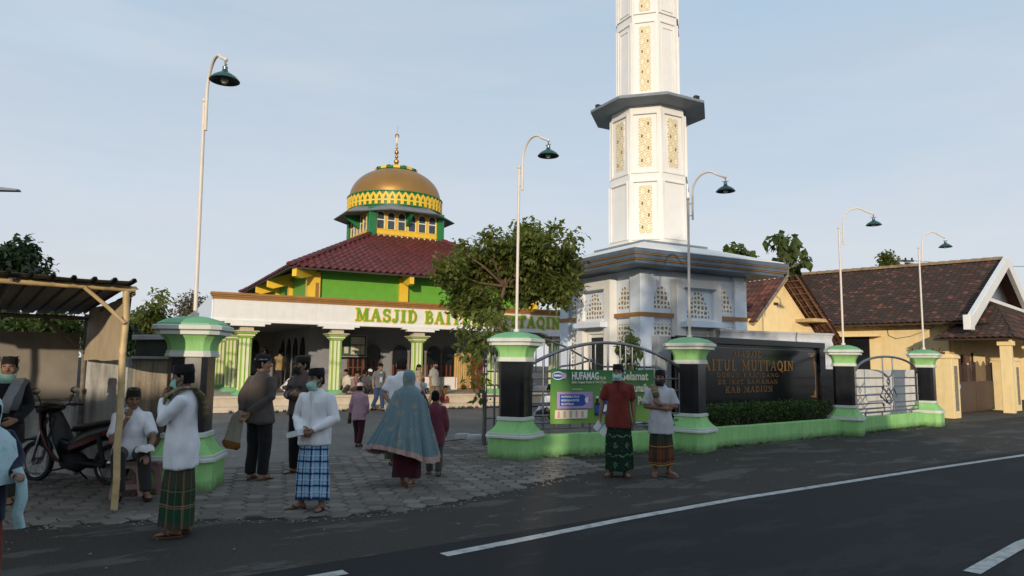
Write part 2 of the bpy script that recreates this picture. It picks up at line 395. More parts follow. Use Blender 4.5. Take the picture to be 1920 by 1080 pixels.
# ------------------------------------------------------------------ slab-serif stroke lettering (own outlines)
T_, H_, S_ = .21, .10, .085
def _arc(cx, cy, rx, ry, a0, a1, n=10): return [(cx + rx*math.cos(R(a0 + (a1-a0)*i/n)), cy + ry*math.sin(R(a0 + (a1-a0)*i/n))) for i in range(n+1)]
GL = {
 'A': (.98, [([(.14,.04),(.47,.98)],H_),([(.47,.98),(.80,.04)],T_),([(.26,.34),(.66,.34)],H_),([(0,.045),(.28,.045)],S_),([(.62,.045),(.98,.045)],S_)]),
 'B': (.84, [([(.24,0),(.24,1)],T_),([(.2,.955),(.46,.955)]+_arc(.46,.75,.22,.205,90,-90)+[(.2,.545)],.12),([(.2,.545),(.5,.545)]+_arc(.5,.295,.25,.25,90,-90)+[(.2,.045)],.13),([(.04,.045),(.3,.045)],S_),([(.04,.955),(.3,.955)],S_)]),
 'C': (.86, [(_arc(.46,.5,.36,.44,50,310,16),.15),([(.72,.62),(.72,.97)],S_)]),
 'D': (.92, [([(.25,0),(.25,1)],T_),([(.2,.95),(.45,.95)]+_arc(.45,.5,.35,.45,90,-90,14)+[(.2,.05)],.14),([(.04,.045),(.3,.045)],S_),([(.04,.955),(.3,.955)],S_)]),
 'E': (.78, [([(.24,0),(.24,1)],T_),([(.04,.95),(.70,.95),(.70,.74)],H_),([(.24,.52),(.55,.52)],H_),([(.04,.05),(.72,.05),(.72,.28)],H_)]),
 'G': (.92, [(_arc(.46,.5,.36,.44,50,330,16),.15),([(.76,.05),(.76,.45)],.16),([(.56,.45),(.92,.45)],S_)]),
 'H': (1.0, [([(.24,0),(.24,1)],T_),([(.76,0),(.76,1)],T_),([(.24,.5),(.76,.5)],H_)]+[([(x-.2,y),(x+.2,y)],S_) for x in (.24,.76) for y in (.045,.955)]),
 'I': (.5, [([(.25,0),(.25,1)],T_),([(.04,.045),(.46,.045)],S_),([(.04,.955),(.46,.955)],S_)]),
 'J': (.66, [([(.44,1),(.44,.3)]+_arc(.24,.26,.2,.22,0,-150,10),.17),([(.22,.955),(.64,.955)],S_),([(.04,.2),(.2,.2)],.14)]),
 'K': (.95, [([(.24,0),(.24,1)],T_),([(.3,.42),(.78,.97)],H_),([(.42,.56),(.8,.03)],.19),([(.04,.045),(.44,.045)],S_),([(.04,.955),(.44,.955)],S_),([(.6,.045),(.95,.045)],S_),([(.6,.955),(.93,.955)],S_)]),
 'L': (.76, [([(.24,0),(.24,1)],T_),([(.04,.05),(.70,.05),(.70,.32)],H_),([(.04,.955),(.46,.955)],S_)]),
 'M': (1.2, [([(.2,.0),(.2,1)],H_),([(.24,.97),(.6,.08)],.17),([(.6,.08),(.94,.97)],H_),([(.98,0),(.98,1)],T_),([(0,.045),(.38,.045)],S_),([(.76,.045),(1.2,.045)],S_),([(.02,.955),(.3,.955)],S_),([(.9,.955),(1.18,.955)],S_)]),
 'N': (1.02, [([(.2,0),(.2,1)],H_),([(.82,0),(.82,1)],H_),([(.22,.96),(.8,.04)],.18),([(.02,.045),(.38,.045)],S_),([(.0,.955),(.3,.955)],S_),([(.64,.955),(1.0,.955)],S_)]),
 'Q': (.96, [(_arc(.48,.5,.37,.44,0,360,20),.15),([(.5,.2),(.86,-.12)],.14)]),
 'R': (.94, [([(.24,0),(.24,1)],T_),([(.2,.955),(.48,.955)]+_arc(.48,.73,.24,.225,90,-90)+[(.2,.505)],.13),([(.5,.5),(.78,.03)],.18),([(.04,.045),(.44,.045)],S_),([(.04,.955),(.3,.955)],S_),([(.66,.045),(.94,.045)],S_)]),
 'S': (.74, [(_arc(.37,.735,.25,.215,35,255,10)+_arc(.38,.28,.27,.235,85,-150,12),.16),([(.64,.7),(.64,.98)],S_),([(.1,.02),(.1,.32)],S_)]),
 'T': (.86, [([(.43,0),(.43,1)],T_),([(.06,.68),(.06,.95),(.80,.95),(.80,.68)],H_),([(.22,.045),(.64,.045)],S_)]),
 'U': (.98, [([(.24,1),(.24,.32)]+_arc(.5,.32,.26,.27,180,360,10)+[(.76,1)],.16),([(.04,.955),(.44,.955)],S_),([(.6,.955),(.94,.955)],S_)]),
 'W': (1.3, [([(.18,.97),(.42,.04)],.18),([(.42,.04),(.65,.9)],H_),([(.65,.97),(.88,.04)],.18),([(.88,.04),(1.12,.97)],H_),([(0,.955),(.38,.955)],S_),([(.48,.955),(.8,.955)],S_),([(.96,.955),(1.3,.955)],S_)]),
 '/': (.5, [([(.08,-.05),(.42,1.05)],H_)]),
}
def letters(mb, text, M4, width, height, depth, grow=0.0, m=0, z0=0.0, gap=.12, xs=None):
    adv = []; x = 0
    for ch in text:
        if ch == ' ': adv.append(None); x += .62; continue
        adv.append(x); x += GL[ch][0] + gap
    total = x - gap; sx = width / total; k = 0
    for ch, a in zip(text, adv):
        if a is None: continue
        for pts, th in GL[ch][1]:
            k += 1; zz = depth + (k % 7) * .0006
            P = [V(((a + px) * sx, py * height, 0)) for px, py in pts]
            w = th * height * .5 + grow
            L = []; Rr = []
            for i, p in enumerate(P):
                d0 = (P[i] - P[i-1]).normalized() if i else (P[1] - P[0]).normalized()
                d1 = (P[i+1] - P[i]).normalized() if i < len(P) - 1 else d0
                t = (d0 + d1).normalized(); nn = V((-t.y, t.x, 0)); q = w / max(.5, t.dot(d0))
                e = V((0,0,0))
                if i == 0: e = -d1 * grow
                if i == len(P) - 1: e = d0 * grow
                L.append(p + nn * q + e); Rr.append(p - nn * q + e)
            n = len(P)
            vs = [M4 @ (q + V((0,0,z0))) for q in L + Rr] + [M4 @ (q + V((0,0,z0+zz))) for q in L + Rr]
            fs = []
            for i in range(n - 1):
                fs += [(2*n+i, 2*n+i+1, 3*n+i+1, 3*n+i), (i, i+1, 2*n+i+1, 2*n+i), (n+i, 3*n+i, 3*n+i+1, n+i+1)]
            fs += [(0, 2*n, 3*n, n), (n-1, 2*n-1, 4*n-1, 3*n-1)]
            mb.add(vs, fs, m)
def text_words(text, M4, width, gap):
    adv = []; x = 0; cur = None
    for ch in text + ' ':
        if ch == ' ':
            if cur: adv.append((cur[0], cur[1], x - gap)); cur = None
            x += .62; continue
        if cur is None: cur = ['', x]
        cur[0] += ch; x += GL[ch][0] + gap
    tot = x - .62 - gap; k = width / tot
    return [(w_, M4 @ Matrix.Translation((a_*k, 0, 0)), (b_ - a_)*k) for w_, a_, b_ in adv]
def plain_text(name, body, mat_, parent, M4, size, extrude=.003, width=None, bold=0.0):
    cu = bpy.data.curves.new('t', 'FONT'); cu.body = body; cu.size = size; cu.extrude = extrude; cu.offset = bold; cu.resolution_u = 2
    o = bpy.data.objects.new('t', cu); COL.objects.link(o)
    dg = bpy.context.evaluated_depsgraph_get(); me = bpy.data.meshes.new_from_object(o.evaluated_get(dg))
    bpy.data.objects.remove(o)
    if width:
        xs = [v.co.x for v in me.vertices]; k = width / max(1e-6, max(xs) - min(xs))
        me.transform(Matrix.Scale(k, 4, V((1,0,0))))
    me.transform(M4)
    return link(name, me, mat_, parent)
# ------------------------------------------------------------------ THE MOSQUE
MO = V((-9.94, 23.6, 0))
mosque = thing('mosque', 'white and green mosque with maroon tiled roof and gold dome above a pillared porch', 'mosque', MO, RZ)
TZ = .50                                                  # terrace level
mb = MB(); mb.box((-.25, -.55, 0), (19.4, 17, TZ)); mb.box((-.3, -.6, TZ - .07), (19.45, -.55, TZ + .003)); mb.build('terrace', M['terrace'], mosque, bevel=.01)
mb = MB(); mb.box((-.3, -.95, 0), (19.45, -.56, .17)); mb.build('step', M['terrace'], mosque, bevel=.01)
# porch fascia, three sides, with dropped lips over the columns
cols_px = (460, 630, 783, 925, 1040)
cs = [s_at(p, MO, .35) for p in cols_px]
mb = MB()
mb.box((0, 0, 3.05), (19, .22, 3.72)); mb.box((0, .22, 3.05), (.22, 15, 3.72)); mb.box((18.78, .22, 3.05), (19, 15, 3.72))
mb.build('fascia', M['white'], mosque)
mb = MB(); mb.box((-.03, -.05, 2.97), (19.03, .2, 3.05))
for c in cs: mb.box((c - .55, -.055, 2.84), (c + .55, .205, 2.967)); mb.box((c - .75, -.05, 2.915), (c + .75, .2, 2.969))
mb.box((-.035, .2, 2.97), (.2, 15, 3.05)); mb.build('fascia_lip', M['white2'], mosque, bevel=.006)
mb = MB()
for k, (z0, z1, o) in enumerate(((3.72, 3.81, .03), (3.81, 3.87, .07), (3.87, 3.95, .11))):
    mb.box((-o, -o, z0), (19 + o, .25, z1)); mb.box((18.75, .25, z0), (19 + o, 15, z1))
mb.build('cornice', M['ochre'], mosque, bevel=.008)
mb = MB()
mb.add([V((-.04,.25,3.05)), V((-.04,15,3.05)), V((-.04,15,3.3)), V((-.04,.25,3.93)), V((.2,.25,3.05)), V((.2,15,3.05)), V((.2,15,3.3)), V((.2,.25,3.93))], [(0,1,2,3),(7,6,5,4),(0,3,7,4),(3,2,6,7),(2,1,5,6),(1,0,4,5)])
mb.build('parapet', M['bluewhite'], mosque)
mb = MB(); mb.box((.1, .1, 3.4), (18.9, 15, 3.5)); mb.build('porch_roof', M['slate'], mosque)
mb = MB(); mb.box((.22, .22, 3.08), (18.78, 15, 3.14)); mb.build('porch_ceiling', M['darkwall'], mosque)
# lettering on the fascia
x0 = s_at(667, MO, 0, 3.4); x1 = s_at(1050, MO, 0, 3.4)
FM = face_M((x0, -.002, 3.17), (1, 0, 0), (0, -1, 0))
lgreen = mat('letter_green', (.16,.36,.03), .45)
for w_, Mw_, ww in text_words('MASJID BAITUL MUTTAQIN', FM, x1 - x0, .16):
    mb = MB(); letters(mb, w_, Mw_, ww, .47, .03, grow=.022, gap=.16); le = mb.build('lettering', M['yellow'], mosque, sharp=20)
    mb = MB(); letters(mb, w_, Mw_, ww, .47, .016, m=0, z0=.034, gap=.16); mb.build('lettering_face', lgreen, le, sharp=20)
# columns
def column(x, y, parent, front=True):
    c = MB(); h = .165
    c.box((x-h, y-h, TZ + .14), (x+h, y+h, 2.44))
    for k in (-.62, .62):
        for (ax, sg) in ((0, -1), (1, -1), (0, 1), (1, 1)):
            w = .040; o = k * .105
            if ax == 0: lo, hi = (x + o - w, y + sg*h - (.035 if sg < 0 else 0), TZ + .16), (x + o + w, y + sg*h + (.035 if sg > 0 else 0), 2.43)
            else: lo, hi = (x + sg*h - (.035 if sg < 0 else 0), y + o - w, TZ + .16), (x + sg*h + (.035 if sg > 0 else 0), y + o + w, 2.43)
            c.box(lo, hi, 1)
    co = c.build('column', [M['colgreen'], M['paleyellow']], parent)
    c = MB(); c.cbox((x, y, TZ + .05), (.66, .66, .10)); c.cbox((x, y, TZ + .12), (.54, .54, .06)); c.build('column_base', M['mint'], co, bevel=.008)
    c = MB()
    c.cbox((x, y, 2.475), (.44, .44, .07), 0); c.cbox((x, y, 2.545), (.54, .54, .07), 1); c.cbox((x, y, 2.615), (.66, .66, .07), 0)
    c.cbox((x, y, 2.67), (.78, .78, .04), 2)
    c.build('capital', [M['colgreen'], M['paleyellow'], M['terrace']], co, bevel=.008)
    c = MB(); c.cbox((x, y, 2.745), (.44, .44, .11)); c.box((x-.19, y-.19, 2.80), (x+.19, y+.19, 3.02)); c.build('column_neck', M['terrace'], co)
for c in cs: column(c, .35, mosque)
for v in (3.6, 7.0, 10.4): column(cs[0], v, mosque)
# prayer hall
HS0, HV0, HW = 4.13, 4.0, 10.63
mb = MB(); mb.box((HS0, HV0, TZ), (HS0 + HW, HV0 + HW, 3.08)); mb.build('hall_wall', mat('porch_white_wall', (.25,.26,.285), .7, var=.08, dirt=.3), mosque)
mb = MB(); mb.box((HS0, HV0, 3.5), (HS0 + HW, HV0 + HW, 5.7)); mb.build('upper_wall', M['green'], mosque)
for f in (0, .37, .66, 1):
    w = .3 if f in (0, 1) else .2
    for side in (0, 1):
        a = HS0 + HW * f
        mb = MB()
        if side == 0: mb.box((a - w if f else a - .14, HV0 - .17, 3.5), (a + w if f < 1 else a + .14, HV0, 5.35))
        elif f: mb.box((HS0 - .17, HV0 + HW*f - w, 3.5), (HS0, HV0 + HW*f + w, 5.35))
        else: mb.box((HS0 - .17, HV0, 3.5), (HS0, HV0 + .45, 5.35))
        mb.build('pilaster', M['yellow'], mosque, bevel=.01)
mb = MB(); mb.box((HS0+.1, HV0 - .175, 4.0), (HS0 + .24, HV0 - .172, 4.9)); mb.build('pilaster_niche', M['ochre'], mosque)
# roof: square hip up to the drum
OV = 1.2; ZE = 5.39; ZD = 7.83; DA = 1.83
cx, cy = HS0 + HW/2, HV0 + HW/2; a = HW/2 + OV
mb = MB()
E = [V((cx-a, cy-a, ZE)), V((cx+a, cy-a, ZE)), V((cx+a, cy+a, ZE)), V((cx-a, cy+a, ZE))]
T4 = [V((cx-DA, cy-DA, ZD)), V((cx+DA, cy-DA, ZD)), V((cx+DA, cy+DA, ZD)), V((cx-DA, cy+DA, ZD))]
for i in range(4):
    j = (i + 1) % 4
    tile_roof(mb, E[i], E[j], T4[j], T4[i], tw=.30, tl=.36, amp=.055, m=0, lift=.04, under=1)
rf = mb.build('roof', [M['roof'], mat('roof_soffit_wood', (.07,.06,.05), .8)], mosque, sharp=50, fix=False)
for i in range(4):
    mb = MB(); ridge_caps(mb, E[i] + V((0,0,.06)), T4[i] + V((0,0,.06)), .13, .36); mb.build('hip_ridge', M['roof'], rf, sharp=50, fix=False)
# yellow rafter brackets under the eaves
def bracket(M4):
    b = MB()
    pts = [(0, -.1), (0, .45), (1.12, .02), (1.12, -.30), (.86, -.36)]
    b.prism([(p[0], p[1]) for p in pts], M4, .2)
    b.build('eave_bracket', M['yellow'], mosque, bevel=.012)
for f in (.37, .66):
    bracket(Matrix.Translation((HS0 + HW*f - .1, HV0, 5.30)) @ Matrix(((0,0,1,0),(-1,0,0,0),(0,1,0,0),(0,0,0,1))))
for f in (0.37, .66):
    bracket(Matrix.Translation((HS0, HV0 + HW*f - .1, 5.30)) @ Matrix(((-1,0,0,0),(0,0,1,0),(0,1,0,0),(0,0,0,1))))
q = math.sqrt(.5)
bracket(Matrix.Translation((HS0 + .06, HV0 - .06, 5.30)) @ Matrix(((-q*1.3,0,q,-.07),(-q*1.3,0,-q,.07),(0,1,0,0),(0,0,0,1))))
# drum with arched windows
mb = MB(); mb.box((cx-DA+.05, cy-DA+.05, 7.3), (cx+DA-.05, cy+DA-.05, 9.15)); drum = mb.build('drum', M['white2'], mosque)
for sx in (-1, 1):
    for sy in (-1, 1): mb = MB(); mb.cbox((cx + sx*(DA-.05), cy + sy*(DA-.05), 8.3), (.36, .36, 1.75)); mb.build('drum_post', M['dgreen'], drum, bevel=.01)
sc_ = MB()
for k, (nx, ny) in enumerate(((0,-1), (-1,0), (1,0), (0,1))):
    xd = (-ny, nx, 0); o = V((cx, cy, 0)) + V((nx, ny, 0)) * (DA - .05)
    FMk = face_M(o, xd, (nx, ny, 0))
    n = 21; w = 2 * DA - .42                               # scalloped yellow apron
    pts = [(-w/2, 8.12), (w/2, 8.12)] + [(w/2 - w*i/(n*4), 7.86 + .045*abs(math.sin(math.pi*i/4))) for i in range(n*4 + 1)]
    sc_.prism(pts, FMk, .07)
    if k > 1: continue
    for i in range(6):
        xx = -w/2 + w*(i + .5)/6
        Mw = FMk @ Matrix.Translation((xx, 8.16, 0))
        wb = MB(); wb.prism(arch_poly(.40, .88), Mw, .035); win = wb.build('drum_window', M['pane'], mosque)
        fb = MB(); outline(fb, arch_poly(.40, .88), Mw, .085, .07, 0); outline(fb, arch_poly(.34, .84), Mw, .045, .06, 1, .001)
        fb.prism([(-.18, .42), (.18, .42), (.18, .47), (-.18, .47)], Mw, .05, 1)
        fb.build('window_frame', [M['yellow'], M['white2']], win)
sc_.build('drum_apron', M['yellow'], drum)
# flared octagonal skirt, dentil band, dome, collar, finial
mb = MB(); o8 = math.pi/8
mb.lathe([(1.9, 9.08), (3.08, 8.93), (3.12, 8.97), (2.45, 9.34), (2.3, 9.34)], 8, (cx, cy, 0), 0, o8); mb.build('drum_skirt', M['slate'], mosque)
for i in range(8):
    an = o8 + i * math.pi/4 + math.pi/8
    b = MB(); Mb = Matrix.Translation((cx, cy, 0)) @ Matrix.Rotation(an, 4, 'Z') @ Matrix(((1,0,0,0),(0,0,-1,0),(0,1,0,0),(0,0,0,1)))
    if i % 2 == 0 or True:
        b.prism([(1.7, 8.35), (1.95, 8.4), (2.55, 8.86), (2.6, 9.0), (1.7, 9.05)], Mb @ Matrix.Translation((0,0,-.07)), .14)
        b.build('skirt_bracket', M['dgreen'], mosque)
mb = MB(); mb.lathe([(2.36, 9.30), (2.40, 9.32), (2.40, 9.98), (2.46, 10.0), (2.46, 10.05), (2.3, 10.06)], 64, (cx, cy, 0)); mb.build('dome_band', M['dgreen'], mosque)
mb = MB(); nb = 48
for i in range(nb):
    an = 2*math.pi*i/nb; Mb = Matrix.Translation((cx, cy, 0)) @ Matrix.Rotation(an, 4, 'Z') @ Matrix(((0,0,1,2.395),(1,0,0,0),(0,1,0,9.36),(0,0,0,1)))
    h = .158
    mb.prism([(-h,.0),(-h+.075,-.0),(-h+.075,.30),(0,.48),(h-.075,.30),(h-.075,0),(h,0),(h,.44),(0,.63),(-h,.44)], Mb, .05)
    mb.prism([(-h+.07,.17),(h-.07,.17),(h-.07,.25),(-h+.07,.25)], Mb, .04)
mb.build('band_arcade', M['yellow'], mosque, sharp=30)
mb = MB(); prof = []
for i in range(15):
    t = math.pi/2 * i/14 * .755
    prof.append((2.34 * math.cos(t)**.92, 10.05 + 1.62 * math.sin(t)))
mb.lathe(prof, 64, (cx, cy, 0)); dome = mb.build('dome', M['gold'], mosque, sharp=80)
ztop = prof[-1][1]; rtop = prof[-1][0]
mb = MB(); mb.lathe([(rtop + .06, ztop - .04), (rtop + .13, ztop + .01), (rtop + .10, ztop + .12), (rtop*.75, ztop + .22), (.3, ztop + .27), (.15, ztop + .29)], 40, (cx, cy, 0)); mb.build('dome_collar', M['dgreen'], dome)
mb = MB()
for i in range(10):
    an = 2*math.pi*i/10
    d = V((math.cos(an), math.sin(an), 0)); sd = V((-d.y, d.x, 0)); c0 = V((cx, cy, 0))
    hw = math.pi*(rtop+.1)/20
    z_ = lambda q: V((0,0,ztop+q)); r_ = lambda q, w_: [c0 + d*q - sd*hw*w_, c0 + d*q + sd*hw*w_]
    ring_ = [p + z_(zz) for q, zz, w_ in ((rtop+.17, -.02, 1.0), (rtop+.15, .13, 1.0), (rtop*.78, .245, .72), (rtop*.5, .275, .2)) for p in r_(q, w_)]
    mb.add(ring_, [(0,1,3,2),(2,3,5,4),(4,5,7,6)])
mb.build('collar_petals', M['yellow'], dome)
mb = MB(); z = ztop + .26
prof = [(.26, z), (.3, z+.05), (.2, z+.14), (.1, z+.2)]
for r, zz in ((.14, z+.34), (.10, z+.60), (.12, z+.84), (.07, z+1.08), (.05, z+1.26)):
    for i in range(7):
        t = -math.pi/2*.8 + math.pi*.8*i/6; prof.append((r*math.cos(t), zz + r*math.sin(t)))
prof += [(.035, z+1.4), (.02, z+1.95), (.006, z+2.3)]
mb.lathe(prof, 20, (cx, cy, 0))
cres = [(.12*math.cos(R(t)), .12*math.sin(R(t))) for t in range(-60, 241, 20)] + [(.08*math.cos(R(t)), .05 + .085*math.sin(R(t))) for t in range(230, -51, -20)]
mb.prism(cres, Matrix.Translation((cx, cy, z+1.72)) @ Matrix(((1,0,0,0),(0,0,-1,.015),(0,1,0,0),(0,0,0,1))), .03)
mb.build('finial', M['goldball'], dome, sharp=40)
# arched openings of the hall front
for k, p in enumerate((668, 700, 751, 783, 814, 842)):
    s = s_at(p, MO, HV0, 2.2)
    Mw = face_M((s, HV0, TZ + (.55 if k in (0,1) else .02)), (1,0,0), (0,-1,0)); hh = 2.42 - (TZ + (.55 if k in (0,1) else .02))
    wb = MB(); wb.prism(arch_poly(.70, hh), Mw, .03); win = wb.build('arched_window', M['dark'], mosque)
    fb = MB(); outline(fb, arch_poly(.70, hh), Mw, .05, .06)
    fb.build('arch_frame', M['darkwall'], win)
    sb = MB()
    for j in range(4):
        xx = -.3 + .2*j; sb.prism([(xx-.028, 0), (xx+.028, 0), (xx+.028, hh*.56), (xx-.028, hh*.56)], Mw, .075)
    sb.prism([(-.35, hh*.27), (.35, hh*.27), (.35, hh*.30), (-.35, hh*.30)], Mw, .07); sb.prism([(-.35, 0), (.35, 0), (.35, .07), (-.35, .07)], Mw, .09)
    sb.build('window_bars', M['wood'], win)
    if k in (0, 1, 4, 5):
        sl = MB(); sl.box((s - .42, HV0 - .13, TZ), (s + .42, HV0 - .035, TZ + .55)); sl.build('window_apron', M['white2'], mosque, bevel=.01)
s = s_at(868, MO, HV0 - .06, 1.9)
mb = MB(); nn = 26
mb.loft([[V((s - .42 + .84*i/nn, HV0 - .13 + .035*math.sin(i*1.9), z)) for i in range(nn+1)] for z in (TZ + .05, 1.4, 2.1)], 0, False, False, closed=False)
mb.build('curtain', mat('ochre_curtain', (.50,.33,.13), .85, var=.15), mosque, sharp=180, fix=False)
s = s_at(899, MO, HV0, 1.9)
mb = MB(); mb.box((s - .5, HV0 - .07, TZ), (s + .5, HV0 - .002, 2.15)); mb.build('hall_door', M['wood'], mosque, bevel=.01)
mb = MB()
for a_ in (-.24, .24):
    for zz in (TZ + .15, TZ + .9): mb.box((s + a_ - .17, HV0 - .10, zz), (s + a_ + .17, HV0 - .071, zz + .6))
mb.build('door_panel', M['wood'], mosque, bevel=.01)
# dim recess to the left of the hall with pointed panels
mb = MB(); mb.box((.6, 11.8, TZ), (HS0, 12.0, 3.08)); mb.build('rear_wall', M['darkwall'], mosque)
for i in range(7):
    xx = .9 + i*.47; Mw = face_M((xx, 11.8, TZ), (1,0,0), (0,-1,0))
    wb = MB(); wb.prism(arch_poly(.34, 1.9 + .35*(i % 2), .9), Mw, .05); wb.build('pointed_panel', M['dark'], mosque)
for i in range(4):
    Mw = face_M((HS0, 5.2 + i*1.4, TZ), (0,-1,0), (-1,0,0))
    wb = MB(); wb.prism(arch_poly(.8, 2.2, .5), Mw, .05); wb.build('side_window', M['dark'], mosque)
# framed notice board
mb = MB(); bs = s_at(662, MO, 3.4, 2.3)
nbd = thing('notice_board', 'framed notice board with pale sheets behind the second porch column', 'notice board', MO + V((UC*bs - US*3.55, US*bs + UC*3.55, 1.9)), RZ)
mb.box((-.72, 0, 0), (.62, .05, .86)); mb.build('board_panel', mat('board_green', (.05,.10,.06), .5), nbd)
mb = MB(); outline(mb, [(-.72,0),(.62,0),(.62,.86),(-.72,.86)], face_M((0,-.002,0),(1,0,0),(0,-1,0)), .035, .05); mb.build('board_frame', M['coping'], nbd)
mb = MB()
for (a_, b_, c_, d_) in ((-.02, .5, .56, .8), (-.02, .08, .18, .45), (.2, .08, .38, .45), (.4, .08, .56, .45), (-.3, .12, -.12, .4), (-.62, .3, -.5, .7)):
    mb.box((a_, -.012, b_), (c_, -.003, d_))
mb.build('notice_sheet', mat('notice_paper', (.55,.52,.42), .8, var=.2, scale=8), nbd)
mb = MB()
for i in range(4): mb.box((-.4, .05, .1 + i*.2), (-.36, .5, .13 + i*.2))
mb.build('board_stay', M['steel'], nbd)
# ------------------------------------------------------------------ THE MINARET
MC = V((3.64, 20.0, 0)); W = 4.2
minaret = thing('minaret', 'tall white octagonal minaret on a square pale blue base with lattice panels', 'minaret', MC, RZ)
def lattice_mat():
    m, nt, bs, out = newmat('white_lattice_panel'); g = G(nt); u, v, uvv = g.uv()
    vo = g.n('ShaderNodeTexVoronoi', feature='DISTANCE_TO_EDGE'); g.put(vo.inputs['Vector'], uvv); vo.inputs['Scale'].default_value = 7.2; vo.inputs['Randomness'].default_value = .32
    hole = g.math('GREATER_THAN', vo.outputs['Distance'], .20)
    g.put(bs.inputs['Base Color'], g.mix(hole, (.78,.77,.72), (.24,.19,.12))); bs.inputs['Roughness'].default_value = .7
    g.put(bs.inputs['Normal'], g.bump(g.math('SUBTRACT', 1.0, hole), .6, .02)); return m
def rosette_mat():
    m, nt, bs, out = newmat('cream_rosette_grille'); g = G(nt); u, v, uvv = g.uv()
    k = 1 / .36
    fu = g.math('SUBTRACT', g.math('FRACT', g.math('MULTIPLY', u, k)), .5); fv = g.math('SUBTRACT', g.math('FRACT', g.math('MULTIPLY', v, k)), .5)
    r = g.math('SQRT', g.math('ADD', g.math('MULTIPLY', fu, fu), g.math('MULTIPLY', fv, fv)))
    an = g.math('ARCTAN2', fv, fu); pet = g.math('GREATER_THAN', g.math('SINE', g.math('MULTIPLY', an, 8)), -.1)
    ring = g.math('MULTIPLY', g.math('MULTIPLY', g.math('GREATER_THAN', r, .27), g.math('LESS_THAN', r, .37)), pet)
    ring2 = g.math('MULTIPLY', g.math('MULTIPLY', g.math('GREATER_THAN', r, .44), g.math('LESS_THAN', r, .56)), g.math('GREATER_THAN', g.math('SINE', g.math('MULTIPLY', an, 12)), .1))
    par = g.math('MODULO', g.math('ADD', g.math('FLOOR', g.math('MULTIPLY', u, k)), g.math('FLOOR', g.math('MULTIPLY', v, k))), 2.0)
    dot = g.math('MULTIPLY', g.math('LESS_THAN', r, .17), g.math('LESS_THAN', par, .5))
    hole = g.math('MINIMUM', g.math('ADD', g.math('ADD', ring, ring2), dot), 1)
    c = g.mix(hole, (.80,.72,.52), g.mix(dot, (.46,.33,.14), (.20,.14,.06)))
    g.put(bs.inputs['Base Color'], c); bs.inputs['Roughness'].default_value = .6
    g.put(bs.inputs['Normal'], g.bump(g.math('SUBTRACT', 1.0, hole), .5, .02)); return m
M['lattice'] = lattice_mat(); M['rosette'] = rosette_mat()
ZS = 4.42
mb = MB()
mb.box((.12, .12, 0), (W - .12, W - .12, ZS)); base = mb.build('base_wall', M['bluewhite'], minaret)
for (x, y) in ((0,0), (W-.5,0), (0,W-.5), (W-.5,W-.5)):
    mb = MB(); mb.box((x, y, 0), (x+.5, y+.5, ZS - .003)); mb.build('corner_pier', M['bluewhite'], minaret, bevel=.012)
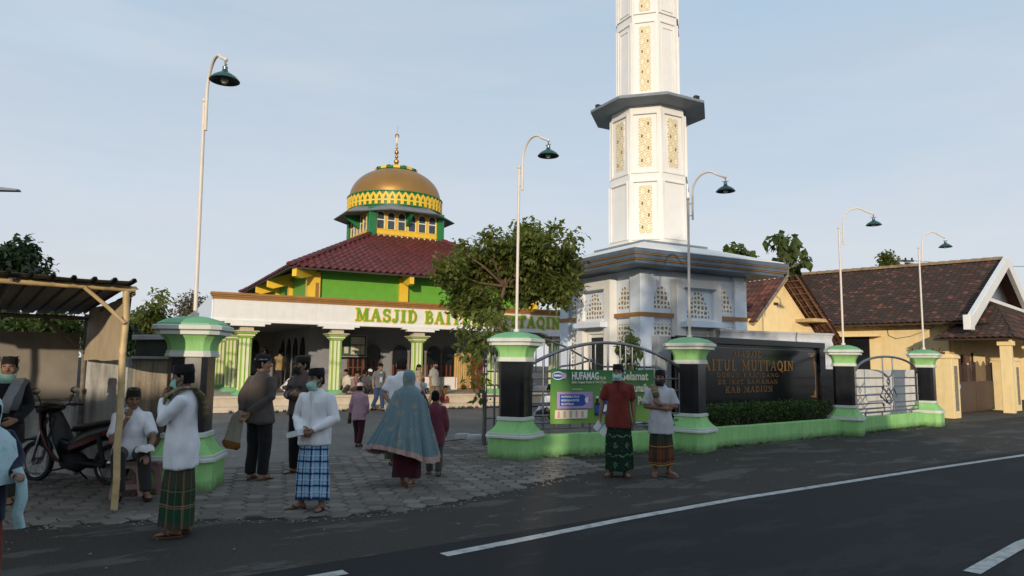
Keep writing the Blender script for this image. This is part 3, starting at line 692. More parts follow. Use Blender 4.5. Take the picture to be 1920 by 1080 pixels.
for fi in range(2):                                        # fi 0: right-hand face (normal -y); 1: left-hand face (normal -x)
    def FMx(x, z, d=0.0):
        return face_M((x, -d, z), (1,0,0), (0,-1,0)) if fi == 0 else face_M((-d, x, z), (0,-1,0), (-1,0,0))
    def fbox(b, x0, x1, z0, z1, d0, d1, m=0):              # d measured outwards from the pier plane
        if fi == 0: b.box((x0, -d1, z0), (x1, -d0, z1), m)
        else: b.box((-d1, x0, z0), (-d0, x1, z1), m)
    p = MB()                                               # projecting white portal
    fbox(p, 1.22, 1.55, 0, 4.2, -.1, .16); fbox(p, 2.65, 2.98, 0, 4.2, -.1, .16); fbox(p, 1.55, 2.65, 3.95, 4.2, -.1, .158)
    fbox(p, 1.55, 2.65, 2.96, 3.02, -.1, .20)
    p.build('portal', M['white2'], minaret, bevel=.01)
    p = MB(); fbox(p, 1.55, 2.65, 3.02, 3.95, -.1, .07); p.build('portal_panel', M['bluewhite'], minaret)
    p = MB(); fbox(p, 1.5, 2.7, 3.9, 3.94, .16, .22); p.build('portal_lintel', M['slate'], minaret)
    p = MB(); fbox(p, 1.35, 2.85, 2.78, 2.94, .162, .42); p.build('door_canopy', M['bluewhite'], minaret, bevel=.01)
    p = MB(); fbox(p, 1.55, 2.65, 0, 2.96, -.1, -.05); dr = p.build('door', M['white2'], minaret)
    p = MB(); fbox(p, 1.85, 2.42, .3, 2.5, -.05, -.02); p.build('door_pane', M['dark'], dr)
    p = MB(); fbox(p, 1.6, 1.7, 0, 2.7, -.05, .02); fbox(p, 2.5, 2.6, 0, 2.7, -.05, .02); fbox(p, 1.7, 2.5, 2.6, 2.7, -.05, .02); p.build('door_frame', M['white'], dr, bevel=.006)
    def pan(x0, x1, z0, z1, d, dome_):
        w = x1 - x0; h = z1 - z0; b = MB(); Mq = FMx((x0 + x1)/2, z0, d)
        if dome_:
            n = 14; poly = [(-w/2, 0), (w/2, 0)]
            for i in range(1, n):
                t = i / n; poly.append((w/2*(1 - t)**.55 if t < 1 else 0, h*(.12 + .88*t**1.0)))
            poly.append((0, h)); poly += [(-x, y) for x, y in reversed(poly[2:-1])]
        else: poly = [(-w/2, 0), (w/2, 0), (w/2, h), (-w/2, h)]
        if fi == 1: poly = [(-x, y) for x, y in reversed(poly)]
        vs = [Mq @ V((x, y, .012)) for x, y in poly] + [Mq @ V((x, y, -.02)) for x, y in poly]; n = len(poly)
        b.add(vs, [tuple(range(n)), tuple(reversed(range(n, 2*n)))] + [(i, n+i, n+(i+1) % n, (i+1) % n) for i in range(n)], 0, [(x + 5, y + 5) for x, y in poly] * 2)
        b.build('lattice_panel', M['lattice'], minaret)
    pan(1.66, 2.54, 3.08, 3.88, .07, True)
    for x0, x1 in ((.54, 1.18), (3.02, 3.66)):
        pan(x0, x1, 3.32, 4.0, -.12, True); pan(x0, x1, .35, 2.86, -.12, False)
    for x0_, x1_ in ((0 if fi == 0 else -.03, 1.2), (3.0, W)):
        p = MB(); fbox(p, x0_, x1_, 3.05, 3.17, .003, .03); p.build('brown_band', M['ochre'], minaret)
# cornice and sloped white roof
o = .9
mb = MB(); mb.box((-o+.12, -o+.12, ZS), (W+o-.12, W+o-.12, ZS + .10)); mb.box((-o+.05, -o+.05, ZS + .13), (W+o-.05, W+o-.05, ZS + .24)); mb.box((-o, -o, ZS + .27), (W+o, W+o, ZS + .40))
mb.build('cornice', M['cornice'], minaret, bevel=.01)
mb = MB(); mb.box((-o+.08, -o+.08, ZS + .10), (W+o-.08, W+o-.08, ZS + .13)); mb.box((-o+.02, -o+.02, ZS + .24), (W+o-.02, W+o-.02, ZS + .27)); mb.build('cornice_line', M['ochre'], minaret)
mb = MB(); c0 = V((W/2, W/2, 0)); q2 = math.sqrt(2)
mb.lathe([((W/2+o-.1)*q2, ZS + .38), ((W/2+o-.1)*q2, ZS + .44), (1.33*q2, 5.36)], 4, c0, 0, math.pi/4); mb.build('sloped_roof', M['white2'], minaret, sharp=20)
mb = MB(); mb.box((W/2-1.29, W/2-1.29, 5.36), (W/2+1.29, W/2+1.29, 5.44)); mb.build('roof_curb', M['slate'], minaret)
# shaft
def shaft(r0, r1, z0, z1, name):
    b = MB(); b.lathe([(r0, z0), (r1, z1)], 8, c0, 0, math.pi/8 + math.pi/4*0); return b.build(name, M['white2'], minaret, sharp=20)
R1a, R1b, R2 = 1.33, 1.24, 1.07
shaft(R1a, R1b, 5.44, 9.86, 'lower_shaft'); shaft(R2, R2*.95, 9.97, 17.5, 'upper_shaft')
def face_frame(k, rad, z):                                 # matrix on octagon face k (k=0 is the face towards the street corner)
    an = R(225) + k * math.pi/4; n = V((math.cos(an), math.sin(an), 0)); x = V((-n.y, n.x, 0))
    return face_M(c0 + n * rad * math.cos(math.pi/8) + V((0,0,z)), x, n)
def frame_rect(b, Mk, w, z0, z1, t, d):
    b.prism([(-w/2-t, z0-t), (w/2+t, z0-t), (w/2+t, z0), (-w/2-t, z0)], Mk, d); b.prism([(-w/2-t, z1), (w/2+t, z1), (w/2+t, z1+t), (-w/2-t, z1+t)], Mk, d)
    b.prism([(-w/2-t, z0), (-w/2, z0), (-w/2, z1), (-w/2-t, z1)], Mk, d); b.prism([(w/2, z0), (w/2+t, z0), (w/2+t, z1), (w/2, z1)], Mk, d)
def grille(Mk, w, z0, z1, d=.012):
    b = MB(); n = max(1, round((z1 - z0) / .36))
    b.add([Mk @ V((-w/2, z0, d)), Mk @ V((w/2, z0, d)), Mk @ V((w/2, z1, d)), Mk @ V((-w/2, z1, d)), Mk @ V((-w/2, z0, -.03)), Mk @ V((w/2, z0, -.03)), Mk @ V((w/2, z1, -.03)), Mk @ V((-w/2, z1, -.03))],
          [(0,1,2,3),(0,4,5,1),(1,5,6,2),(2,6,7,3),(3,7,4,0)], 0, [(0,0),(.72,0),(.72,.36*n),(0,.36*n)]*2)
    b.build('rosette_grille', M['rosette'], minaret, fix=False)
fr = MB()
for k in (-2, -1, 0, 1, 2):
    for (za, zb, blank) in ((5.62, 7.35, k != 0), (7.75, 9.55, False)):
        tilt = (R1a + (R1b - R1a) * ((za + zb)/2 - 5.44) / 4.42)
        Mk = face_frame(k, tilt + .012, 0)
        frame_rect(fr, Mk, .74 if not blank else .8, za - .02, zb + .02, .07 if not blank else .04, .045)
        if not blank: grille(Mk, .40, za + .12, zb - .1)
    Mk = face_frame(k, R2 * .985, 0)
    for (za, zb) in ((10.15, 12.7), (13.05, 15.6)):
        frame_rect(fr, Mk, .62, za, zb, .05, .04)
        if k == 0: grille(Mk, .36, za + .05, zb - .12)
        else: frame_rect(fr, Mk, .40, za + .1, zb - .18, .03, .025)
fr.build('shaft_frames', M['white2'], minaret)
mb = MB(); mb.lathe([(R1b - .05, 9.86), (1.90, 9.90), (1.96, 9.92), (1.96, 10.0), (1.90, 10.03), (1.0, 10.06)], 8, c0, 0, math.pi/8); mb.build('balcony_slab', M['slate'], minaret, sharp=20)
for k in (-1.5, 1.5):
    an = R(225) + k * math.pi/4; pt = c0 + V((math.cos(an), math.sin(an), 0)) * 1.7
    b = MB(); b.tube([pt + V((0,0,10.02)), pt + V((0,0,10.1))], .02); b.cbox(pt + V((0,0,10.16)), (.17, .12, .1)); b.build('floodlight', M['plastblack'], minaret, bevel=.01)
# ------------------------------------------------------------------ GATE PILLARS WITH LAMPS
def sqring(c, h, ch, z, rot):
    pts = []
    for i in range(4):
        a = rot + i * math.pi/2
        ex, ey = V((math.cos(a), math.sin(a), 0)), V((-math.sin(a), math.cos(a), 0))
        pts += [c + ex*h + ey*(-h+ch) + V((0,0,z)), c + ex*h + ey*(h-ch) + V((0,0,z))]
    return pts
P1, P3, P4, P5, P6 = V((-4.22, 9.45, 0)), V((.09, 12.85, 0)), V((3.60, 14.35, 0)), V((8.45, 18.1, 0)), V((12.35, 21.3, 0))
def pillar(parent, rot):
    o = V((0,0,0))
    def part(name, prof, m, ch=.26):
        b = MB(); b.loft([sqring(o, h, h*ch, z, rot) for h, z in prof]); return b.build(name, m, parent, sharp=25)
    part('plinth', [(.40,-.02),(.40,.37)], M['lime'])
    part('plinth_moulding', [(.40,.37),(.435,.375),(.435,.41),(.42,.42),(.42,.455),(.40,.46)], M['pwhite'])
    part('flared_base', [(.40,.46),(.33,.52),(.285,.59),(.26,.66)], M['lime'])
    part('lower_ring', [(.262,.66),(.28,.67),(.28,.72),(.25,.73)], M['pwhite'])
    part('shaft', [(.245,.725),(.245,1.70)], M['black'])
    part('upper_ring', [(.25,1.69),(.285,1.70),(.285,1.735),(.275,1.74),(.275,1.775),(.26,1.78)], M['pwhite'])
    part('flared_neck', [(.262,1.78),(.268,1.86),(.30,1.93),(.35,1.98)], M['lime'])
    part('cap_slab', [(.35,1.98),(.40,1.985),(.40,2.03),(.385,2.035),(.43,2.05),(.43,2.10),(.41,2.11)], M['pwhite'])
    part('cap', [(.385,2.105),(.385,2.13),(.30,2.185),(.16,2.225),(.02,2.24)], M['mint'])
pl_labels = ['green and black gate pillar at the left of the entrance behind the man in the green sarong',
  'green and black gate pillar at the right side of the open entrance, left end of the tube fence',
  'green and black gate pillar between the tube fence and the black sign wall',
  'green and black gate pillar at the right end of the black sign wall with hedge',
  'green and black gate pillar farthest along the road next to the yellow house gate']
pl_rot = [R(8), R(-25), R(52), R(60), R(50)]
for i, (P, lb, ro) in enumerate(zip((P1, P3, P4, P5, P6), pl_labels, pl_rot)):
    t = thing('gate_pillar', lb, 'pillar', P, 0, 'green gate pillars of the mosque front'); pillar(t, ro)
# lamps: straight post, bolted swan-neck arm, enamel shade
def street_lamp(loc, ang, lean, label, hpost=3.02, bend=0):
    t = thing('street_lamp', label, 'street lamp', loc, ang, 'swan-neck lamps standing on the gate pillars')
    d = V((lean[0], lean[1], 0))
    ca, sa = math.cos(-ang), math.sin(-ang); d = V((d.x*ca - d.y*sa, d.x*sa + d.y*ca, 0))
    def P(z): return d * z + V((0,0,z))
    b = MB(); b.tube([P(-.02), P(.05)], .05, 12); b.tube([P(0), P(hpost)], [.027, .024], 12); b.ell(P(hpost + .03), (.035,.035,.035), 10)
    b.build('post', M['polewhite'], t)
    off = V((.10, 0, 0))
    path = [P(hpost - .42) + off, P(hpost - .1) + off, P(hpost + .12) + off*1.02]
    for i in range(1, 13):
        a = R(180 - i * 10.6); path.append(P(hpost + .12) + V((.10 + .33 + .33*math.cos(a), 0, .40*math.sin(a))))
    e = path[-1]; path += [e + V((.10, 0, -.05)), e + V((.19, 0, -.095))]
    b = MB(); b.tube(path, .0215, 10); b.ell(path[-1], (.03,.03,.03), 10)
    for z in (hpost - .33, hpost - .08): b.tube([P(z), P(z) + off], .012, 8)
    b.build('swan_neck', M['polewhite'], t)
    s = path[-1]
    b = MB(); b.tube([s, s + V((0,0,-.10))], .012, 8); b.tube([s + V((-.07, 0, -.075)), s + V((.07, 0, -.085))], .006, 6); b.lathe([(.012,-.17),(.03,-.165),(.035,-.10),(.02,-.085)], 12, s); b.build('hanger', M['steel'], t)
    b = MB(); b.lathe([(.03,-.13),(.045,-.17),(.10,-.20),(.15,-.235),(.185,-.275),(.19,-.285),(.183,-.285),(.14,-.243),(.09,-.215),(.03,-.18)], 28, s); b.build('lamp_shade', M['lampgreen'], t, sharp=60)
    b = MB(); b.lathe([(.176,-.279),(.13,-.247),(.05,-.21),(.02,-.2)], 24, s, cap=False); b.build('shade_lining', M['lampin'], t, sharp=60, fix=False)
    b = MB(); b.ell(s + V((0,0,-.265)), (.052,.052,.06), 14); b.build('bulb', M['bulb'], t, sharp=180)
lamp_spec = [(P1, R(-50), (-.016, 0), 'tallest looking swan-neck lamp, cream post rising from the leftmost green pillar'),
  (P3, R(-52), (.006, 0), 'swan-neck lamp on the pillar right of the open entrance, left of the minaret'),
  (P4, R(-42), (.004, 0), 'swan-neck lamp standing in front of the white minaret on the pillar beside the black sign'),
  (P5, R(-18), (0, 0), 'swan-neck lamp on the pillar right of the black sign, against the old tiled roof'),
  (P6, R(0), (0, 0), 'swan-neck lamp farthest along the road, beside the yellow house gate')]
for (P, an, ln, lb), hp_ in zip(lamp_spec, (2.95, 3.02, 2.82, 3.0, 3.05)): street_lamp(P + V((0,0,2.235)), an, ln, lb, hp_)
lt = thing('street_lamp', 'grey flat street lamp head reaching in from the left edge above the shelter', 'street lamp', gp(-210, 800), 0)
tip = at(36, 357, 10.0); loc = lt.location
b = MB(); b.tube([(0,0,0), (0,0,tip.z - .25)], [.06,.045], 10); b.tube([(0,0,tip.z-.27), V((tip.x - loc.x, tip.y - loc.y, tip.z)) * .6 + V((0,0,(tip.z-.05)*.4)), V((tip.x-loc.x-.3, tip.y-loc.y, tip.z))], .025, 8); b.build('post', M['steel'], lt)
b = MB(); c = V((tip.x - loc.x - .17, tip.y - loc.y, tip.z)); b.loft([[c + V((x, y*s_, z)) for x, y, z in ((-.2,-.07,-.01),(-.2,.07,-.01),(-.2,.05,.05),(-.2,-.05,.05))] for s_ in (1,)] + [[c + V((x, y, z)) for x, y, z in ((.17,-.06,-.015),(.17,.06,-.015),(.17,.03,.015),(.17,-.03,.015))]]); b.build('lamp_head', M['slate'], lt, bevel=.01)
# ------------------------------------------------------------------ LOW GREEN WALLS BETWEEN THE PILLARS
def low_wall(A, B, label, h=.40, t=.16, ins=.30):
    d = (B - A).normalized(); L = (B - A).length; an = math.atan2(d.y, d.x)
    th = thing('low_wall', label, 'low wall', A + d * ins, an, 'low green walls along the pavement')
    b = MB(); n = 24; LL = L - 2*ins
    rings = []
    for i in range(n + 1):
        x = LL*i/n; w = .006*noise.noise(V((x*2, A.x, 0))); hh = h + .008*noise.noise(V((x*1.3, A.y, 4)))
        rings.append([V((x, -t/2 + w, -.03)), V((x, t/2, -.03)), V((x, t/2, hh)), V((x, -t/2 + w, hh))])
    b.loft(rings); b.build('wall_body', M['lime'], th, bevel=.012)
    return th
low_wall(P3, P4, 'low lime green wall under the banner and tube fence'); low_wall(P4, P5, 'low lime green planter wall in front of the hedge and black sign', .41)
low_wall(P5, P6, 'low lime green wall under the arched fence panel by the white wall')
# planter soil
b = MB(); d = (P5 - P4).normalized(); nn = V((-d.y, d.x, 0))
A = P4 + d*.4; Bq = P5 - d*.35
b.add([A + nn*.09 + V((0,0,.3)), Bq + nn*.09 + V((0,0,.3)), Bq + nn*.85 + V((0,0,.3)), A + nn*.85 + V((0,0,.3)), A + nn*.09, Bq + nn*.09, Bq + nn*.85, A + nn*.85], [(0,1,2,3),(4,5,1,0),(5,6,2,1),(6,7,3,2),(7,4,0,3)])
struct(b.build('soil', mat('planter_soil', (.05,.035,.025), .95, bump=.5)))
# ------------------------------------------------------------------ TUBE FENCES
def fence_panel(A, B, label, ins, name='metal_fence', cat='fence', group=None, zb=.50, wide=1.0):
    d = (B - A).normalized(); L = (B - A).length - 2*ins; an = math.atan2(d.y, d.x)
    th = thing(name, label, cat, A + d * ins, an, group)
    hw = L / 2; z0, zt = 1.52, 1.98
    def arch(x):                                            # circular-looking top rail
        q = abs(x - hw) / hw
        if wide > 1: q = min(1, q); return z0 + .12 + (zt - z0 - .02) * (1 - q**2.0)
        return z0 + (zt - z0) * math.sqrt(max(0, 1 - q*q*.98))
    b = MB(); b.tube([V((hw - hw*math.cos(math.pi*i/32), 0, arch(hw - hw*math.cos(math.pi*i/32)))) for i in range(33)], .032, 10)
    b.build('arched_rail', M['steel'], th, sharp=60)
    r = .019; b = MB(); T = lambda *p: b.tube([V((x, 0, z)) for x, z in p], r, 8)
    T((0, z0), (0, zb)); T((L, z0), (L, zb)); T((0, zb), (L, zb))
    for x in (L*.12, L*.38, L*.62, L*.88): T((x, zb), (x, .38))
    g_ = .21 * wide * min(1.6, L / 2.6); c = hw
    vz = 1.22
    if wide > 1:
        for q in range(1, 12): T((L*q/12, zb), (L*q/12, arch(L*q/12)))
    T((c - g_, arch(c - g_)), (c - g_, vz)); T((c + g_, arch(c + g_)), (c + g_, vz))
    b.tube([V((c + g_*math.cos(R(a)), 0, 1.60 - .17*math.sin(R(-a)) if False else 1.62 + .2*math.sin(R(a)))) for a in range(180, 361, 15)], r, 8)
    def diam(x, z, w, h): T((x, z + h), (x + w, z), (x, z - h), (x - w, z), (x, z + h))
    diam(c, 1.30, g_*.25, .085)
    T((c, 1.12), (c - g_*.85, .90), (c, .68), (c + g_*.85, .90), (c, 1.12))
    T((c - g_, vz - .1), (c - g_*1.6, .92), (c - g_*.4, .72)); T((c + g_, vz - .1), (c + g_*1.6, .92), (c + g_*.4, .72))
    T((c - g_, vz), (c - g_, vz - .1), (c + g_*.3, .86)); T((c + g_, vz), (c + g_, vz - .1), (c - g_*.3, .86))
    for z, e in ((1.40, 1.0), (1.17, 1.35), (.95, 1.75), (.73, 1.35)):
        k = 1 if e == 1.0 else 0
        for s_ in (-1, 1):
            T((0 if s_ < 0 else L, z), (c + s_*g_*e, z))
            if not k: T((c + s_*g_*e, z), (c + s_*g_*(e - .25), z - .09))
    T((c - g_, .72), (c - g_, zb)); T((c + g_, .72), (c + g_, zb))
    for s_ in (-1, 1): T((0 if s_ < 0 else L, .60), (c + s_*g_, .60))
    b.build('tube_grille', M['steel'], th, sharp=60)
    return th, an
fence_panel(P3, P4, 'wide stainless tube fence with arched rail behind the green banner', .27, wide=1.5)
fence_panel(P5, P6, 'small stainless tube fence with arched top and diamond motif before the white wall', .60)
# open gate leaf folded behind the tube fence
g0, g1 = at(911, 700, 14.6), at(1225, 700, 17.4); g0.z = g1.z = 0
d = (g1 - g0).normalized(); L = (g1 - g0).length
gt = thing('gate_leaf', 'open stainless gate leaf with curved brace folded back behind the tube fence', 'gate', g0, math.atan2(d.y, d.x))
b = MB(); T = lambda *p, r=.022: b.tube([V((x, 0, z)) for x, z in p], r, 8)
T((0, .02), (0, 2.13), r=.028); T((.22, .1), (.22, 2.16)); T((.45, 1.5), (.45, 2.1)); T((.0, 2.12), (.22, 2.2), (1.55, 2.2), (2.1, 2.05), (2.7, 1.8), (3.2, 1.62), (L, 1.62))
for z in (.28, .55, .78, 1.0, 1.22, 1.50): T((0, z), (L, z), r=.017)
T((.03, 1.62), (.0, 1.62)); T((L, .1), (L, 1.62), r=.026)
for i in range(11):
    x = .62 + .22*i; T((x, 1.50), (x, 2.18 if x < 1.5 else 2.2 - (x-1.5)*.33), r=.014)
T((.3, .28), (1.2, 1.22)); T((.3, 1.22), (1.2, .28)); T((1.6, 1.50), (2.0, 1.62), (2.4, 1.66), (2.9, 1.78))
b.build('gate_frame', M['steel'], gt, sharp=60)
b = MB(); b.tube([V((-.06, 0, 1.1)), V((-.06, 0, 1.5))], .012, 8); b.tube([V((0, 0, 1.12)), V((-.06, 0, 1.12))], .01, 8); b.tube([V((0, 0, 1.48)), V((-.06, 0, 1.48))], .01, 8); b.tube([V((-.06,0,1.5)), V((-.06,0,2.02))], .018, 8)
b.build('pull_bar', M['steel'], gt, sharp=60)
# ------------------------------------------------------------------ BANNER
d = (P4 - P3).normalized(); nrm = V((d.y, -d.x, 0)); an = math.atan2(d.y, d.x)
def along(px, A, dd, off=0.0):
    r = (px - 960) / FPX * .9943; A2 = A + V((dd.y, -dd.x, 0)) * off
    return (r * A2.y - A2.x) / (dd.x - r * dd.y)
sA, sB = along(1034, P3, d, .06), along(1229, P3, d, .06)
bw = sB - sA; bz0, bz1 = .58, 1.58
bn = thing('banner', 'green printed advertising banner tied to the tube fence behind the two men', 'banner', P3 + d*sA + nrm*.06 + V((0,0,bz0)), an)
def banner_mat():
    m, nt, bs, out = newmat('printed_green_banner'); g = G(nt); u, v, uvv = g.uv()
    n1 = g.noise(uvv, 2.5, 3)
    c = g.mix(g.ramp(g.math('ADD', v, g.math('MULTIPLY', n1, .25)), .25, 1.15), (.18,.36,.06), (.015,.14,.045))
    g.put(bs.inputs['Base Color'], c); bs.inputs['Roughness'].default_value = .5
    return m
b = MB(); n = 40; rows = 10; h = bz1 - bz0
def bd(x, z): return -(.012*math.sin(x*7 + z*2) + .016*math.sin(x*3.1 - z*4) + .02*(z/h)*math.sin(x*1.9))
for off in (0, 1):
    rings = [[V((bw*i/n, bd(bw*i/n, h*j/rows) + off*.003, h*j/rows - .02*math.sin(math.pi*i/n)*(1 if j == rows else 0))) for i in range(n+1)] for j in range(rows+1)]
    b.loft(rings, 0, False, False, [(i/n, j/rows) for j in range(rows+1) for i in range(n+1)], closed=False)
b.build('banner_sheet', banner_mat(), bn, sharp=180, fix=False)
Mwht = mat('banner_white_print', (.75,.77,.72), .5); Mylw = mat('banner_yellow_print', (.75,.70,.25), .5); Mblu = mat('banner_blue_print', (.02,.07,.33), .45); Mpur = mat('banner_lilac_print', (.42,.28,.52), .5); Mpnk = mat('banner_pink_print', (.62,.30,.28), .5); Mbrn = mat('banner_bottle_brown', (.035,.012,.015), .4); Mcrm = mat('banner_cream_print', (.72,.68,.52), .5)
def BM(x, z, dep=.036): return Matrix(((1,0,0,x),(0,0,-1,-dep),(0,1,0,z),(0,0,0,1)))
def brect(bm_, x0, z0, x1, z1, dep=.036, m=0, sh=0): bm_.prism([(x0, z0), (x1, z0), (x1 + sh, z1), (x0 + sh, z1)], BM(0, 0, dep), .002, m)
k = bw / 195.0                                             # metres per photo pixel across the banner
X = lambda px: (px - 1034) * k
Z = lambda py: (801 - py) * (h / 109.0)
plain_text('banner_text', 'HUFAMAG', Mwht, bn, BM(X(1070), Z(713)), .19, .002, X(1119) - X(1070), .006)
plain_text('banner_text', 'PLUS', Mylw, bn, BM(X(1121), Z(713)), .07, .002, X(1132) - X(1121), .003)
plain_text('banner_text', 'Efek Cepat Reda & SAH Plug', Mcrm, bn, BM(X(1070), Z(721)), .065, .002, X(1133) - X(1070), .001)
plain_text('banner_text', 'Selamat', Mcrm, bn, BM(X(1163), Z(714)), .22, .002, X(1214) - X(1163), .007)
plain_text('banner_text', 'Menunaik', Mcrm, bn, BM(X(1163), Z(738)), .21, .002, X(1214) - X(1163), .007)
plain_text('banner_text', 'Puasa', Mcrm, bn, BM(X(1193), Z(764)), .20, .002, X(1224) - X(1193), .007)
b = MB()
b.prism([(X(1035) + (X(1056)-X(1035))*(.5+.5*math.cos(R(t))), Z(706) + .075*math.sin(R(t))) for t in range(0, 360, 20)], BM(0,0), .002, 1)
b.prism([(X(1035.5) + (X(1055)-X(1036))*(.5+.5*math.cos(R(t))), Z(706) + .06*math.sin(R(t))) for t in range(0, 360, 20)], BM(0,0,.039), .002, 0)
b.prism([(X(1057) + .045*math.cos(R(t)), Z(706) + .06*math.sin(R(t))) for t in range(0, 360, 60)], BM(0,0,.040), .002, 2)
b.build('banner_emblem', [Mblu, Mwht, Mpur], bn)
plain_text('banner_text', 'HUFAMAG', Mwht, bn, BM(X(1038), Z(707.5), .043), .05, .001, X(1052) - X(1038), .002)
b = MB()
brect(b, X(1044), Z(771), X(1108), Z(738), .036, 1); brect(b, X(1049), Z(766), X(1090), Z(743), .039, 0)
b.prism([(X(1090), Z(743)), (X(1103), Z(754.5)), (X(1090), Z(766))], BM(0,0,.039), .002, 0); b.prism([(X(1097) + .04*math.cos(R(t)), Z(754) + .06*math.sin(R(t))) for t in range(0,360,30)], BM(0,0,.042), .002, 2)
b.build('printed_box', [Mblu, Mpur, Mwht], bn)
for i, tx in enumerate(('HUFAMAG PLUS', 'MEREDAKAN BATUK', 'SEHATKAN')): plain_text('banner_text', tx, Mwht, bn, BM(X(1051), Z(749.5 + 7.3*i), .042), .055, .001, (X(1083) - X(1051)) * (1, 1, .7)[i], .001)
b = MB(); brect(b, X(1040), Z(791), X(1098), Z(774), .036, 0, .01)
for i in range(5): brect(b, X(1045 + i*10.6), Z(789), X(1049 + i*10.6), Z(776), .039, 1)
b.build('printed_sachets', [Mcrm, Mpnk], bn)
b = MB(); brect(b, X(1112), Z(786), X(1121), Z(760), .036, 0); brect(b, X(1114), Z(760), X(1119), Z(750), .036, 0); brect(b, X(1114), Z(751), X(1119), Z(747), .038, 1); brect(b, X(1112), Z(781), X(1121), Z(765), .039, 2)
brect(b, X(1123), Z(783), X(1136), Z(746), .036, 2); brect(b, X(1125), Z(778), X(1134), Z(764), .039, 1)
b.build('printed_bottle', [Mbrn, Mwht, Mblu], bn)
for nm, xx, yy, ww in (('Sachet Dewasa', 1071, 734, 18), ('Sirup Anak', 1122, 734, 14)): plain_text('banner_text', nm, Mwht, bn, BM(X(xx), Z(yy)), .04, .001, ww*k)
# ------------------------------------------------------------------ BLACK SIGN WALL
d = (P5 - P4).normalized(); nrm = V((d.y, -d.x, 0)); an = math.atan2(d.y, d.x)
off = -.95
def sgx(px): return along(px, P4, d, off)
xl, xr = sgx(1268), sgx(1543)
sg = thing('sign_wall', 'black granite sign wall with gold mosque name behind the hedge', 'sign', P4 + d*xl - nrm*(-off) , an)
L = xr - xl; ZT = 2.30
b = MB()
b.box((0, 0, 0), (L, .30, ZT)); sw = b.build('wall_body', M['granite2'], sg, bevel=.01)
b = MB(); fw = .30
b.box((-.02, -.10, ZT - .13), (L + .02, -.002, ZT + .02)); b.box((-.02, -.10, 0), (.24, -.002, ZT - .133)); b.box((L - .26, -.10, 0), (L + .02, -.002, ZT - .133)); b.box((.243, -.10, 0), (L - .263, -.002, .72)); b.build('sign_frame', M['granite2'], sg, bevel=.012)
b = MB(); b.box((.30, -.03, .80), (L - .33, -.004, ZT - .20)); b.build('name_panel', M['granite'], sg)
b = MB(); outline(b, [(.31,.81),(L-.34,.81),(L-.34,ZT-.21),(.31,ZT-.21)], Matrix(((1,0,0,0),(0,0,-1,-.03),(0,1,0,0),(0,0,0,1))), .012, .003); b.build('panel_edge', M['steel'], sg)
def srow(text, pxa, pxb, py, hgt):
    xa, xb = sgx(pxa) - xl, sgx(pxb) - xl
    dist = (P4 + d*sgx((pxa+pxb)/2)).y + .7
    zc = at((pxa+pxb)/2, py, dist).z
    b = MB(); letters(b, text, Matrix(((1,0,0,xa),(0,0,-1,-.031),(0,1,0,zc - hgt/2),(0,0,0,1))), xb - xa, hgt, .006); b.build('engraved_line', M['goldtext'], sg, sharp=20)
srow('MASJID', 1374, 1428, 664, .15); srow('BAITUL MUTTAQIN', 1304, 1487, 685, .255); srow('DUSUN KRANDANG', 1342, 1459, 703.5, .10)
srow('DS /KEC SAWAHAN', 1344, 1457, 716, .10); srow('KAB MADIUN', 1358, 1447, 730, .14)
b = MB(); ox = L - .40; oz = ZT - .27                      # corner ornament, scrolls at upper and lower right
O_ = Matrix(((1,0,0,0),(0,0,-1,-.031),(0,1,0,0),(0,0,0,1)))
b.box((ox - .02, -.036, .86), (ox, -.031, oz)); b.box((ox - .36, -.0365, oz - .02), (ox - .02, -.031, oz))
for i in range(9):
    t = i / 8; r = .085 * (1 - t*.75)
    for (qx, qz) in ((ox - .06 - t*.26, oz - .07), (ox - .06, oz - .07 - t*.5), (ox - .06, .95 + t*.12), (ox - .06 - t*.22, .90)):
        b.prism([(qx + r*.45*math.cos(R(a)), qz + r*.45*math.sin(R(a))) for a in range(0, 360, 60)], O_ @ Matrix.Translation((0,0,.0005*i)), .004)
b.build('corner_ornament', M['goldtext'], sg)
b = MB(); b.box((L + .03, .05, 0), (L + .95, .30, 1.62)); b.build('lower_wall', M['granite2'], sg, bevel=.01)
b = MB(); b.box((-.45, .08, 0), (-.03, .28, 2.30)); b.build('end_return', mat('grey_render', (.30,.32,.33), .8, dirt=.5), sg, bevel=.01)
